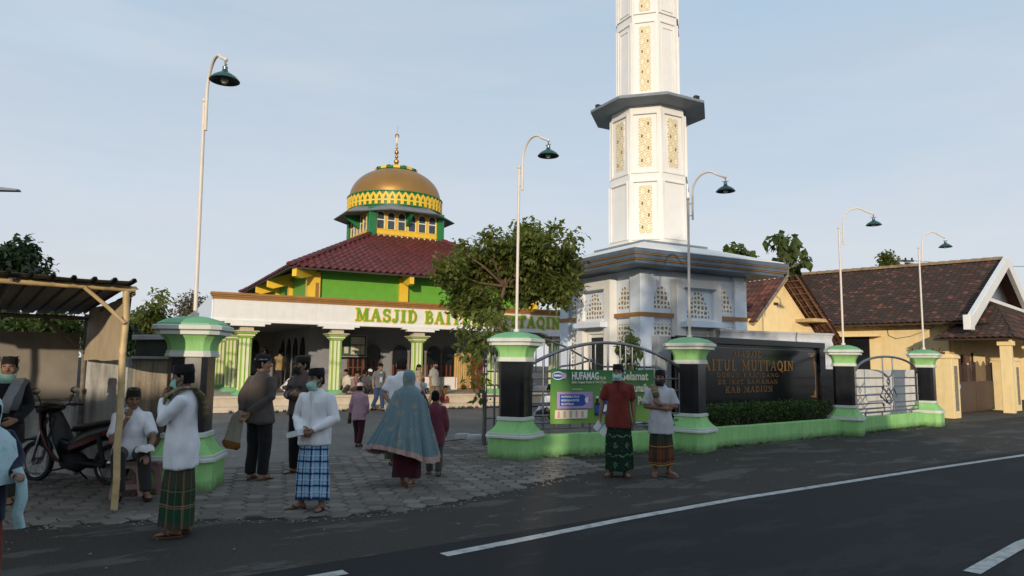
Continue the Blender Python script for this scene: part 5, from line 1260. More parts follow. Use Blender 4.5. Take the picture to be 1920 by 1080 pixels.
b = MB(); b.tube([(.60,.075,.275),(.50,.075,.62),(.42,.05,.86)], .022, 8); b.tube([(.60,-.075,.275),(.50,-.075,.62),(.42,-.05,.86)], .022, 8); b.build('front_fork', M['chrome'], mbk, sharp=60)
b = MB()                                                    # leg shield: two curved wings
for s_ in (-1, 1):
    b.loft([[V((x, s_*y, z)) for x, y, z in row] for row in (((.50,.02,.95),(.48,.10,.95),(.42,.16,.92)), ((.47,.03,.74),(.44,.15,.74),(.33,.22,.72)), ((.40,.05,.50),(.33,.17,.50),(.20,.22,.48)), ((.28,.05,.30),(.2,.13,.30),(.05,.16,.30)))], 0, False, False, closed=False)
    b.loft([[V((x - .015, s_*y*.97, z)) for x, y, z in row] for row in (((.50,.02,.95),(.48,.10,.95),(.42,.16,.92)), ((.47,.03,.74),(.44,.15,.74),(.33,.22,.72)), ((.40,.05,.50),(.33,.17,.50),(.20,.22,.48)), ((.28,.05,.30),(.2,.13,.30),(.05,.16,.30)))], 0, False, False, closed=False)
b.build('leg_shield', M['plastblack'], mbk, sharp=60, fix=False)
b = MB()
for s_ in (-1, 1): b.tube([(.44,s_*.165,.93),(.345,s_*.222,.73),(.215,s_*.222,.49),(.06,s_*.165,.30)], .014, 8)
b.build('shield_edge', M['redpaint'], mbk, sharp=60)
bpart('handlebar_cowl', [(.60,.93,.03,.05,0,0),(.55,.97,.13,.085,0,0),(.42,1.0,.15,.085,0,0),(.30,1.0,.12,.055,0,0),(.24,1.0,.05,.03,0,0)], M['plastblack'])
b = MB(); b.ell((.575,0,.965), (.045,.085,.06), 14); b.build('headlight', M['lampin'], mbk, sharp=60)
b = MB(); b.tube([(.40,-.12,1.0),(.36,-.25,1.03),(.28,-.37,1.02)], .013, 8); b.tube([(.40,.12,1.0),(.36,.25,1.03),(.28,.37,1.02)], .013, 8)
for s_ in (-1,1): b.tube([(.35,s_*.27,1.03),(.27,s_*.38,1.02)], .02, 10); b.tube([(.40,s_*.22,1.03),(.44,s_*.33,1.0),(.40,s_*.38,.99)], .007, 6)
b.build('handlebar', M['plastblack'], mbk, sharp=60)
for s_ in (-1, 1):
    b = MB(); b.tube([(.36,s_*.22,1.04),(.36,s_*.27,1.14),(.37,s_*.30,1.19)], .008, 6); mo = b.build('mirror', M['plastblack'], mbk, sharp=60)
    b = MB(); b.ell((.375,s_*.31,1.22), (.022,.075,.045), 14); b.build('mirror_shell', M['plastblack'], mo, sharp=60)
    b = MB(); b.ell((.357,s_*.31,1.22), (.008,.066,.037), 14); b.build('mirror_glass', M['chrome'], mo, sharp=60)
bpart('body_fairing', [(.22,.50,.06,.09,0,0),(.05,.46,.09,.10,0,0),(-.15,.58,.11,.13,0,0),(-.35,.66,.12,.13,0,0),(-.65,.74,.11,.11,0,0),(-.92,.82,.06,.06,0,0)], M['plastblack'])
b = MB()
for s_ in (-1,1): b.loft([[V((.0,s_*.10,.50)),V((.0,s_*.105,.44))],[V((-.35,s_*.132,.63)),V((-.3,s_*.13,.54))],[V((-.7,s_*.125,.77)),V((-.62,s_*.125,.68))],[V((-.95,s_*.06,.86)),V((-.9,s_*.07,.80))]], 0, False, False, closed=False)
b.build('side_stripe', M['redpaint'], mbk, sharp=80, fix=False)
bpart('seat', [(.02,.70,.06,.02,0,0),(-.05,.73,.11,.05,0,0),(-.30,.77,.13,.055,0,0),(-.55,.82,.13,.05,0,0),(-.85,.86,.10,.04,0,0),(-.92,.86,.05,.02,0,0)], M['vinyl'])
bpart('engine', [(.20,.30,.04,.05,0,0),(.12,.30,.11,.11,0,0),(-.10,.28,.13,.13,0,0),(-.22,.28,.06,.06,0,0)], M['rubber'])
b = MB(); b.tube([(.05,-.1,.22),(-.2,-.15,.2),(-.45,-.16,.24),(-.95,-.17,.36)], [.018,.02,.045,.05], 12); b.build('exhaust', M['chrome'], mbk, sharp=60)
b = MB(); b.tube([(-.62,.12,.275),(-.1,.1,.3)], .025, 8); b.tube([(-.62,-.12,.275),(-.1,-.1,.3)], .025, 8); b.tube([(-.62,.14,.29),(-.5,.14,.68)], .03, 10); b.tube([(-.62,-.14,.29),(-.5,-.14,.68)], .03, 10); b.build('rear_swingarm', M['rubber'], mbk, sharp=60)
bpart('rear_mudguard', [(-.55,.60,.08,.02,0,0),(-.80,.66,.08,.03,0,0),(-1.0,.56,.07,.03,0,0),(-1.1,.42,.05,.015,0,0)], M['plastblack'])
b = MB(); b.tube([(.0,-.05,.2),(-.03,-.22,.03),(.05,-.24,.015)], .012, 6); b.tube([(.12,.0,.2),(.12,.25,.19)], .012, 6); b.tube([(.12,.0,.2),(.12,-.25,.19)], .012, 6); b.build('side_stand', M['rubber'], mbk, sharp=60)
b = MB(); b.ell((-.97,0,.80), (.035,.07,.035), 12); b.build('tail_light', mat('red_lens', (.30,.01,.01), .2), mbk, sharp=60)
# ------------------------------------------------------------------ PLASTIC STOOLS
def stool(loc, rz, label, m, s=1.0):
    t = thing('plastic_stool', label, 'stool', loc, rz, 'plastic stools by the shelter'); h = .43*s; a0, a1 = .185*s, .125*s
    b = MB(); b.loft([sqring(V((0,0,0)), a, a*.25, z, 0) for a, z in ((a1+.012, h-.05),(a1+.018,h-.02),(a1+.008,h),(a1-.03,h+.003))]); b.build('seat', m, t, bevel=.004)
    for i in range(4):
        M4 = Matrix.Rotation(i*math.pi/2, 4, 'Z'); b = MB()
        w = .055*s
        b.loft([[M4 @ V((a - w + ex*w, a - w + ey*w, z)) for ex, ey in ((1,0),(1,1),(0,1),(.35,.35))] for a, z in ((a0, 0), ((a0+a1)/2, h*.5), (a1, h-.04))]); b.build('leg', m, t)
    b = MB()
    for i in range(4):
        M4 = Matrix.Rotation(i*math.pi/2, 4, 'Z'); a = a0 + (a1-a0)*.30; z = h*.30
        b.box((-a+.03, -a, z - .03), (a-.03, -a+.012, z+.03), 0, M4)
        n = 8; ri = []                                       # arched apron under the seat
        for k in range(n+1):
            x = -(a1-.02) + 2*(a1-.02)*k/n; dz = .09*(abs(x)/(a1-.02))**2
            ri.append([M4 @ V(p) for p in ((x, -a1-.008, h-.04), (x, -a1+.006, h-.04), (x, -a1-.004, h-.08-dz), (x, -a1-.018, h-.08-dz))])
        b.loft(ri)
    b.build('stretcher', m, t)
stool(gp(236, 930), R(28), 'faded pink plastic stool the man in the white shirt sits on', M['pinkplastic'])
stool(gp(282, 926), R(10), 'maroon plastic stool partly hidden behind the legs of the seated man', M['redplastic'], .95)
# ------------------------------------------------------------------ SHOES LEFT ALONG THE TERRACE STEP
def sandal(loc, rz, label, m, parent=None):
    b = MB(); n = 14
    out = [(.045*math.cos(a)*(1 + .18*math.sin(a)), .13*math.sin(a)) for a in [2*math.pi*i/n for i in range(n)]]
    b.loft([[V((x*k, y*k, z)) for x, y in out] for z, k in ((0,.95),(.012,1),(.022,.96))])
    b.tube([(0,.075,.022),(.03,.03,.05),(.042,-.01,.022)], .007, 6); b.tube([(0,.075,.022),(-.03,.03,.05),(-.042,-.01,.022)], .007, 6)
    o = b.build('sandal', m, None); o.location = loc; o.rotation_euler = (0,0,rz); return o
sm = [M['rubber'], mat('brown_leather_sandal', (.09,.045,.025), .6), mat('grey_rubber_sandal', (.06,.06,.065), .7), mat('navy_sandal', (.02,.025,.05), .6)]
sbase = [sandal(V((0,0,-5)), 0, '', m_) for m_ in sm]
first = [True]*4
for i in range(84):
    s = .6 + i*.198 + rng.uniform(-.06,.06); v = -1.02 - rng.uniform(.0,.26)
    p = MO + V((UC*s - US*v, US*s + UC*v, -.006)); k = rng.choice((0,0,0,1,2,3))
    if first[k]: o = sbase[k]; first[k] = False
    else: o = sbase[k].copy(); COL.objects.link(o)
    o.location = p; o.rotation_euler = (0,0,RZ + rng.uniform(-.6,.6)); o.scale = (1.15,1.15,1.6)
    tag(o, ('black', 'brown', 'grey', 'navy')[k] + ' sandal left in the row along the foot of the terrace step', 'sandal', 'sandals along the terrace step')
# ------------------------------------------------------------------ TREES
def tree(name, label, base, trunk, blobs, nleaf, lsize, mleaf, mbark, seed, cat='tree', group=None, rt=.1, per=16, clump=.28, droop=.35, aspect=.5, shell=.45):
    """trunk: path of local points; blobs: (centre, radii); leaves grow in clumps through the blobs; limbs reach each blob"""
    rs = np.random.default_rng(seed); t = thing(name, label, cat, base, 0, group)
    b = MB(); P = [V(p) for p in trunk]; n = len(P)
    b.tube(P, [rt*(1.25 if i == 0 else 1) * (1 - .55*i/(n-1)) for i in range(n)], 10)
    tot = sum(r[0]*r[1]*r[2] for c, r in blobs); pts = []
    for c, r in blobs:
        c = V(c)
        j = min(range(max(1, n//2), n), key=lambda q: (P[q] - c).length) if n > 2 else n - 1
        mid = P[j].lerp(c, .5) + V((rs.normal(0,.08), rs.normal(0,.08), rs.normal(.05,.08)))
        b.tube([P[j], mid, c], [rt*.42, rt*.26, rt*.1], 7)
        k = max(2, int(nleaf * r[0]*r[1]*r[2] / tot / per))
        for _ in range(k):
            d = rs.normal(0, 1, 3); d /= np.linalg.norm(d) + 1e-9
            f = rs.uniform(shell, 1.0)**.6
            q = np.array(c) + d*f*np.array(r)*(1 + .16*noise.noise(V(d*2.2) + c))
            if rs.random() < .35: b.tube([c.lerp(V(q), .15), c.lerp(V(q), .6) + V((0,0,.04)), V(q)], [rt*.09, rt*.06, rt*.025], 5)
            pts.append(q + np.clip(rs.normal(0, clump*.5, (per, 3)), -clump*.9, clump*.9))
    b.build('trunk', mbark, t, sharp=80)
    link('crown', leaf_cloud(np.concatenate(pts), lsize, 0, seed + 1, droop, aspect), mleaf, t, 180)
    return t
def blobs_px(base, lst, Y):
    """(px, py, radius_px) measured on the photograph -> local crown blobs at depth Y"""
    out = []
    for i, (px, py, rp_) in enumerate(lst):
        y = Y + ((i*37) % 11 - 5)/5*.9; p = at(px, py, y); r = rp_*Y/FPX; out.append((p - base, (r, r*.95, r*.85)))
    return out
bt = at(958, 700, 19.5); bt.z = 0
bl = blobs_px(bt, [(842,508,28),(864,558,30),(895,500,42),(900,570,34),(955,480,40),(950,535,32),(1000,470,40),(1000,530,45),(1045,500,40),(1045,550,28),(1066,470,20),(1070,440,15),(1040,432,17),(985,440,28),(925,450,22),(880,465,18),(1068,535,22),(870,475,13)], 19.5)
tree('courtyard_tree', 'broad bushy green tree before the mosque lettering left of the minaret', bt, [(0,0,-.05),(.05,0,.8),(.0,.05,1.6),(-.2,0,2.3),(-.4,0,3.0),(-.2,.1,3.8)], bl, 13500, .20, M['leafA'], M['bark'], 21, rt=.11, per=16, clump=.26, shell=.3)
sp = gp(905, 836)
bl = blobs_px(sp, [(900,640,22),(880,660,20),(925,625,18),(890,700,16),(915,600,20),(935,650,10),(880,620,16),(902,745,10),(950,610,16),(965,640,12)], 14.4)
tree('sapling', 'young leafy sapling beside the open gate post in front of the porch', sp, [(0,0,-.05),(.02,.0,.6),(-.02,.02,1.2),(.03,0,1.8),(.05,0,2.3)], bl, 560, .19, M['leafA'], M['bark2'], 31, rt=.035, per=9, clump=.16, droop=.5)
s2 = at(1183, 700, 16.3); s2.z = 0
tree('sapling', 'thin small plant between the tube fence and the minaret base', s2, [(0,0,-.05),(.02,0,.8),(.0,0,1.6),(0,0,2.3)], blobs_px(s2, [(1183,640,12),(1170,655,10),(1198,660,10),(1180,675,12),(1195,690,9),(1168,690,8),(1186,625,7)], 16.3), 300, .17, M['leafD'], M['bark2'], 41, rt=.025, per=6, clump=.1, droop=.6)
def far_tree(name, label, px, Y, lst, nleaf, lsize, ml, seed, rt=.15, **kw):
    b0 = at(px, 650, Y); b0.z = 0; bl = blobs_px(b0, lst, Y)
    top = max(c.z for c, r in bl)
    return tree(name, label, b0, [(0,0,-.1),(.1,0,top*.3),(0,.1,top*.55),(.05,0,top*.8)], bl, nleaf, lsize, ml, M['bark2'], seed, group='trees beyond the walls', rt=rt, **kw)
far_tree('teak_tree', 'large leaved tree showing above the minaret roof and the small gable house', 1480, 40, [(1450,450,9),(1468,444,9),(1486,448,8),(1453,466,8),(1478,464,10),(1512,478,8),(1506,490,6),(1470,484,11),(1488,502,9),(1458,500,8),(1478,515,9)], 250, .62, M['leafD'], 51, per=6, clump=.30, droop=.9, aspect=.7)
far_tree('teak_tree', 'small leafy treetop just right of the minaret above its cornice', 1385, 38, [(1375,468,10),(1385,480,12),(1400,482,11),(1410,474,8),(1368,485,8)], 300, .5, M['leafD'], 52, per=7, clump=.32, droop=.8, aspect=.7)
far_tree('cypress_tree', 'narrow dark green treetop above the ridge of the long tiled roof', 1665, 45, [(1660,485,11),(1668,497,14),(1658,505,13),(1674,490,8),(1662,476,7)], 1400, .26, M['leafA'], 53, per=16, clump=.25)
far_tree('broadleaf_tree', 'dark treetop above the shelter roof at the left edge', 40, 22, [(20,490,26),(45,475,20),(60,500,22),(-15,500,30),(35,510,26),(5,470,14),(75,515,12),(40,462,8)], 2600, .30, M['leafB'], 54, per=14, clump=.3)
far_tree('broadleaf_tree', 'tall green tree between the shelter and the left gate pillar', 290, 32, [(290,575,16),(300,560,12),(303,553,7),(285,600,22),(310,605,16),(262,600,20),(245,620,22),(280,630,26),(320,630,18),(300,640,24),(250,645,24)], 3600, .30, M['leafA'], 55, per=14, clump=.36)
far_tree('flowering_tree', 'sparse pinkish brown treetop right behind the left lamp post', 352, 42, [(352,562,14),(338,572,12),(368,562,12),(375,575,12),(345,588,14),(325,568,8),(362,580,14)], 700, .28, M['leafE'], 56, per=7, clump=.4)
far_tree('broadleaf_tree', 'leafy tree seen through the gap above the shelter back panel', 95, 19, [(90,605,22),(60,612,20),(120,605,20),(30,615,20),(140,615,18),(105,630,20),(0,610,26)], 2200, .24, M['leafD'], 57, per=14, clump=.26)
far_tree('broadleaf_tree', 'green tree standing behind the boundary wall between the left porch columns', 430, 44, [(420,650,26),(450,660,24),(400,660,22),(480,665,20),(385,640,16)], 2200, .3, M['leafA'], 58, per=14, clump=.4)
far_tree('broadleaf_tree', 'low dark tree filling the skyline behind the stained wall at left', 215, 28, [(215,625,24),(240,640,24),(190,635,22),(270,650,22),(160,640,20)], 2200, .26, M['leafB'], 59, per=14, clump=.36)
# utility pole and wires behind the roof
up = at(1690, 600, 60); up.z = 0; zt = at(1690, 483, 60).z
ut = thing('utility_pole', 'distant utility pole with cross arms above the tiled roof ridge', 'utility pole', up)
b = MB(); b.tube([(0,0,-.1),(0,0,zt)], [.16,.11], 10); b.build('pole', M['bark2'], ut)
b = MB(); b.box((-.6,-.06,zt-.35), (1.3,.06,zt-.22)); b.box((-.5,-.06,zt-.8), (.5,.06,zt-.7)); b.build('cross_arm', M['door'], ut)
b = MB()
for x in (-.5, 0, .6, 1.15): b.lathe([(.05, zt-.22),(.09,zt-.1),(.05,zt)], 8, (x,0,0))
b.cbox((.75,0,zt-.62),(.35,.3,.4)); b.build('insulators', M['plastblack'], ut)
def wire(px0, py0, Y0, px1, py1, Y1, sag, label, r=.02):
    a, c = at(px0, py0, Y0), at(px1, py1, Y1); b = MB(); b.tube([a.lerp(c, i/12) - V((0,0,sag*4*(i/12)*(1-i/12))) for i in range(13)], r, 5)
    tag(b.build('power_line', M['wire'], None), label, 'cable', 'cables on the distant utility pole')
wire(1690,487,60, 2200,500,52, .3, 'dark cable running right from the distant utility pole to the edge'); wire(1690,495,60, 1500,540,70, .5, 'dark cable running down left from the distant utility pole'); wire(1690,490,60, 1890,501,70, .4, 'thin cable drooping just right of the distant utility pole')

# grit, dry leaves and weeds along the wall feet and the paving edge
rs = np.random.default_rng(9); b = MB()
def scatter_line(A, B, n, off, spread, f):
    d = (B - A).normalized(); nn = V((d.y, -d.x, 0))
    for _ in range(n):
        p = A.lerp(B, rs.random()) + nn*(off + abs(rs.normal(0, spread))); f(p)
def grit(p):
    r = rs.uniform(.006, .022); z = .003; a0 = rs.uniform(0, 6)
    ring = [p + V((r*math.cos(a0 + k*1.256)*rs.uniform(.7,1.2), r*math.sin(a0 + k*1.256)*rs.uniform(.7,1.2), z)) for k in range(5)]
    b.add(ring + [p + V((0,0,z + r*.7))], [(k, (k+1) % 5, 5) for k in range(5)])
for A, B in ((P3, P4), (P4, P5), (P5, P6)): scatter_line(A, B, 150, .20, .16, grit)
edge = [gp(40, 990), gp(180, 979), gp(420, 975), gp(600, 971), gp(720, 960), gp(840, 945), gp(960, 917), gp(1060, 896)]
for A, B in zip(edge[:-1], edge[1:]): scatter_line(B, A, 60, -.22, .22, grit)
for _ in range(260): grit(V((*rp(rs.uniform(-6, 16), rs.uniform(.6, 4.2)), 0)))
struct(b.build('gravel', mat('pale_grit', (.15,.135,.115), .9, var=.5, scale=7), None, fix=False), 'stuff')
wp = []
def weed(p):
    for _ in range(int(rs.integers(3, 10))): wp.append((p.x + rs.normal(0,.02), p.y + rs.normal(0,.02), .0))
for A, B in ((P3, P4), (P4, P5), (P5, P6)): scatter_line(A + (B-A).normalized()*.35, B - (B-A).normalized()*.35, 70, .09, .03, weed)
scatter_line(P5, P6 + (P6-P5).normalized()*2.5, 40, .12, .12, weed)
me = leaf_cloud(wp, .06, 0, 4, -1.0, .22); struct(link('grass', me, M['leafC'], None, 180), 'stuff')
# ------------------------------------------------------------------ PEOPLE
def remesh(mb, vox, sm=2):
    me = mb.mesh('tmp'); o = bpy.data.objects.new('tmp', me); COL.objects.link(o)
    m = o.modifiers.new('r', 'REMESH'); m.mode = 'VOXEL'; m.voxel_size = vox
    if sm: s = o.modifiers.new('s', 'SMOOTH'); s.iterations = sm; s.factor = .5
    dg = bpy.context.evaluated_depsgraph_get(); out = bpy.data.meshes.new_from_object(o.evaluated_get(dg))
    bpy.data.objects.remove(o); bpy.data.meshes.remove(me); return out
def folds(me, amp, sx=7, sz=2.2, seed=0.0, zlim=None):
    n = len(me.vertices); co = np.empty(n*3); me.vertices.foreach_get('co', co); co = co.reshape(-1, 3)
    no = np.empty(n*3); me.vertices.foreach_get('normal', no); no = no.reshape(-1, 3)
    for i in range(n):
        p = co[i]; a = noise.noise(V((p[0]*sx + seed, p[1]*sx, p[2]*sz))) + .5*noise.noise(V((p[0]*sx*2.1 + p[2]*3, p[1]*sx*2.1 + seed, p[2]*sz*2)))
        co[i] += no[i]*amp*(a + .42)
    me.vertices.foreach_set('co', co.ravel()); me.update()
def curved(p0, p1, bow, n=4): return [p0.lerp(p1, i/n) + bow*math.sin(math.pi*i/n) for i in range(n+1)]
STAND = dict(lh=(.09,0,.86), lk=(.095,-.02,.46), la=(.10,.015,.075), rh=(-.09,0,.86), rk=(-.095,-.02,.46), ra=(-.10,.015,.075), lf=12, rf=-12)
HANG_L = ((.215,.03,1.09), (.235,-.03,.86), (.02,-.12,-1), (-1,0,0)); HANG_R = ((-.215,.03,1.09), (-.235,-.03,.86), (-.02,-.12,-1), (1,0,0))
def person(label, loc, yaw, H=1.62, arms=(HANG_L, HANG_R), legs=None, lean=0, drop=0.0, head=(0,0), vox=.0095, skin='skin', curl=(.5,.5), group=None,
           shirt=None, sleeve=1.0, hem=.74, trousers=None, sarong=None, hemz=.12, cap=None, hair=True, mask=None, sandal_m=None, hands=True, fat=1.0, build=None, waist=1.0, mlow=0.0, long_hair=False, collar=True):
    """local frame: the person faces -Y, +X is their left; everything is laid out for a 1.65 m body and scaled"""
    k = H / 1.65; root = thing('person', label, 'person', loc, R(yaw), group)
    lg = dict(STAND); lg.update(legs or {})
    hz = V((0, 0, .86)); Lm = Matrix.Rotation(R(lean), 4, 'X')
    def U(p): return Lm @ (V(p) - hz) + hz - V((0, 0, drop))     # upper body: lean about the hips, then lower
    hc = V((0, -.012, 1.44))
    Hm = Matrix.Rotation(R(head[0]), 4, 'Z') @ Matrix.Rotation(R(head[1]), 4, 'X')
    def HD(p): return U(Hm @ V(p) + hc)                       # head-local (origin at the top of the neck)
    K = Matrix.Scale(k, 4)
    def ring(z, rx, ry, yo=0, n=20, f=U, e=2.0):
        out = []
        for j in range(n):
            a = 2*math.pi*j/n; c, s = math.cos(a), math.sin(a)
            c = math.copysign(abs(c)**(2/e), c); s = math.copysign(abs(s)**(2/e), s)
            out.append(f((rx*c, yo + ry*s, z)))
        return out
    def fin(me, name, m, parent=root, sharp=180):
        me.transform(K); return link(name, me, m, parent, sharp)
    b = MB()
    torso = [(.79,.10,.085,.0),(.87,.155*fat,.11*fat,.005),(.95,.145*fat,.105*fat,0),(1.04,.13*fat,.098*fat,0),(1.16,.145*fat,.11,-.005),(1.26,.152,.106,-.005),(1.31,.135,.086,0),(1.35,.090,.066,.003),(1.40,.052,.050,.004)]
    b.loft([ring(z, rx, ry, yo) for z, rx, ry, yo in torso])
    b.loft([ring(1.37,.06,.058,.006), ring(1.43,.052,.055,-.004)] + [[HD(V((.052*math.cos(2*math.pi*j/20), .01 + .056*math.sin(2*math.pi*j/20), .05))) for j in range(20)]])
    hr = [(-.025,.022,.026,-.068),(-.012,.042,.046,-.055),(.02,.056,.068,-.030),(.055,.065,.083,-.014),(.09,.071,.092,-.004),(.13,.073,.096,.002),(.165,.068,.090,.004),(.19,.053,.073,.006),(.207,.032,.046,.008),(.214,.008,.012,.008)]
    b.loft([ring(z, rx, ry, yo, 20, HD, 2.2) for z, rx, ry, yo in hr])
    b.tube([HD((0,-.096,.108)), HD((0,-.107,.085)), HD((0,-.116,.064))], [.009,.012,.016], 8, round_=True)
    b.ell(HD((0,-.10,.06)), (.02,.014,.011), 8); b.tube([HD((-.04,-.082,.125)), HD((0,-.094,.122)), HD((.04,-.082,.125))], .011, 8, round_=True)
    b.tube([HD((-.022,-.084,.028)), HD((0,-.094,.029)), HD((.022,-.084,.028))], .009, 8, round_=True); b.tube([HD((-.018,-.083,.016)), HD((0,-.091,.015)), HD((.018,-.083,.016))], .009, 8, round_=True)
    for s_ in (-1, 1):
        b.tube([HD((s_*.075,.012,.05)), HD((s_*.084,.018,.085)), HD((s_*.08,.014,.105))], [.010,.013,.012], 8, round_=True)
        b.ell(HD((s_*.045,-.06,.065)), (.024,.03,.026), 8)
    SH = (V((.165,.005,1.335)), V((-.165,.005,1.335))); armpts = []
    for i, (el, wr, hd, pn) in enumerate(arms):
        S = U(SH[i]); E = U(el); Wp = U(wr); armpts.append((S, E, Wp))
        b.tube([U((SH[i].x*.45, .0, 1.32)), S - V((0,0,.015)), S.lerp(E, .35), E], [.045,.046,.043,.036], 12, round_=True)
        b.tube([E, E.lerp(Wp, .35), Wp], [.038,.037,.025], 12, round_=True)
        d = (Lm.to_3x3() @ V(hd)).normalized(); n = (Lm.to_3x3() @ V(pn)); n = (n - d*n.dot(d)).normalized()
        th = (d.cross(n)) * (-1 if i == 0 else 1)             # towards the thumb side
        b.tube([Wp - d*.01, Wp + d*.03], [.025,.027], 10, round_=True)
        w1 = [Wp + d*t + th*x + n*y for t, ww, hh in ((.0,.022,.016),(.04,.038,.016),(.085,.040,.013)) for x, y in [(ww*math.cos(2*math.pi*j/12), hh*math.sin(2*math.pi*j/12)) for j in range(12)]]
        b.loft([w1[0:12], w1[12:24], w1[24:36]])
        if hands:
            c = curl[i]
            for q, (off, ln, ra) in enumerate(((.029,.072,.0088),(.010,.082,.0092),(-.010,.076,.0088),(-.028,.060,.0080))):
                p = Wp + d*.08 + th*off; a = 0; P = [p - d*.02, p]; cc = c * (1 + .12*q)
                for L_ in (.44, .32, .24):
                    a += cc * .95; p = p + (d*math.cos(a) + n*math.sin(a) + th*off*.6).normalized() * ln * L_; P.append(p)
                b.tube(P, [ra*1.05, ra*1.05, ra, ra*.93, ra*.82], 8, round_=True)
            p0 = Wp + d*.02 + th*.022; dd = (d*.62 + th*.72 + n*.25*c).normalized(); p1 = p0 + dd*.042; p2 = p1 + (d*.9 + th*.25 + n*(.2 + .6*c)).normalized()*.032; p3 = p2 + (d*.9 - th*.05 + n*(.2 + .8*c)).normalized()*.024
            b.tube([p0, p1, p2, p3], [.014,.0125,.0105,.0088], 8, round_=True)
    for s_, h_, kn, an, fa in ((1, lg['lh'], lg['lk'], lg['la'], lg['lf']), (-1, lg['rh'], lg['rk'], lg['ra'], lg['rf'])):
        h_ = V(h_) - V((0,0,drop)) if 'abs' not in lg else V(h_); kn, an = V(kn), V(an)
        b.tube([h_, h_.lerp(kn, .4), kn], [.083,.073,.052], 14, round_=True); b.tube([kn, kn.lerp(an, .32), kn.lerp(an, .7), an], [.051,.053,.038,.034], 14, round_=True)
        fw = V((math.sin(R(fa)), -math.cos(R(fa)), 0)); sd = V((-fw.y, fw.x, 0)); o = V((an.x, an.y, an.z - .075))
        rows = ((-.062,.026,.045,.038),(-.035,.032,.07,.06),(.02,.034,.085,.06),(.07,.038,.055,.042),(.12,.043,.034,.030),(.155,.038,.024,.020),(.175,.018,.015,.012))
        b.loft([[o + fw*t + sd*(ww*math.cos(2*math.pi*j/12)) + V((0,0, zc*.5 + .008 + hh*.62*math.sin(2*math.pi*j/12) + .012)) for j in range(12)] for t, ww, zc, hh in rows])
        for q in range(5): b.ell(o + fw*(.165 - .012*q*s_*0 - .008*q) + sd*(-.030 + .015*q)*(s_), (.010,.010,.009), 8) if False else None
    body = remesh(b, vox, 2)
    # paint eyes, brows and lips by position
    inv = (Hm.to_4x4()).inverted()
    Li = Lm.inverted()
    mi = []
    for p in body.polygons:
        q = Li @ (V(p.center) + V((0,0,drop)) - hz) + hz; q = inv @ (q - hc); m_ = 0
        if q.y < -.06 and 0 < q.z < .17:
            ax = abs(q.x)
            if abs(ax - .032) < .015 and abs(q.z - .106) < .0065: m_ = 1
            elif abs(ax - .034) < .02 and abs(q.z - .127) < .0055: m_ = 1
            elif abs(q.x) < .024 and .012 < q.z < .031 and q.y < -.082: m_ = 2
        mi.append(m_)
    body.materials.clear(); body.polygons.foreach_set('material_index', mi)
    fin(body, 'body', [M[skin], M['eye'], M['lip']])
    # ---- clothes
    if shirt:
        b = MB(); z0 = hem; g_ = .020
        rows = [(z0,.194*fat,.156*fat,.0),(.87,.186*fat,.148*fat,.003),(.97,.170*fat,.134*fat,0),(1.06,.160*fat,.122*fat,0),(1.17,.166*fat,.128,-.005),(1.26,.172,.126,-.004),(1.315,.160,.108,0),(1.35,.128,.092,.003),(1.385,.092,.078,.004),(1.408,.070,.068,.004)]
        if collar: rows.append((1.43,.066,.068,-.002))
        b.loft([ring(z, rx, ry, yo, 28, U, 2.25) for z, rx, ry, yo in rows if z >= z0])
        for i, (S, E, Wp) in enumerate(armpts):
            S0 = U((SH[i].x*.45, .0, 1.315)); S = U((SH[i].x*.98, .004, 1.308))
            if sleeve >= 1: b.tube([S0, S, S.lerp(E, .5), E, E.lerp(Wp, .5), Wp.lerp(E, .06)], [.058,.064,.062,.057,.049,.041], 16)
            else: b.tube([S0, S, S.lerp(E, .55), S.lerp(E, .6 + .5*sleeve)], [.058,.065,.064,.064], 16)
        me = remesh(b, .012 if vox < .012 else .016, 7); folds(me, .022, 6.0, 2.4, loc[0]*3); fin(me, 'shirt', shirt)
    if trousers:
        b = MB()
        b.loft([ring(z, rx, ry, yo, 24) for z, rx, ry, yo in ((.78,.12,.11,0),(.86,.168*fat,.128*fat,.005),(.96,.155*fat,.118*fat,0),(1.03,.142*fat,.11*fat,0))])
        for h_, kn, an in ((lg['lh'], lg['lk'], lg['la']), (lg['rh'], lg['rk'], lg['ra'])):
            h_ = V(h_) - V((0,0,drop)) if 'abs' not in lg else V(h_); kn, an = V(kn), V(an)
            b.tube([h_ + V((0,0,.03)), h_.lerp(kn, .4), kn, kn.lerp(an, .5), an.lerp(kn, .04)], [.104,.094,.078,.072,.066], 16)
        me = remesh(b, .012 if vox < .012 else .016, 2); folds(me, .009, 6, 4.5, loc[0]); fin(me, 'trousers', trousers)
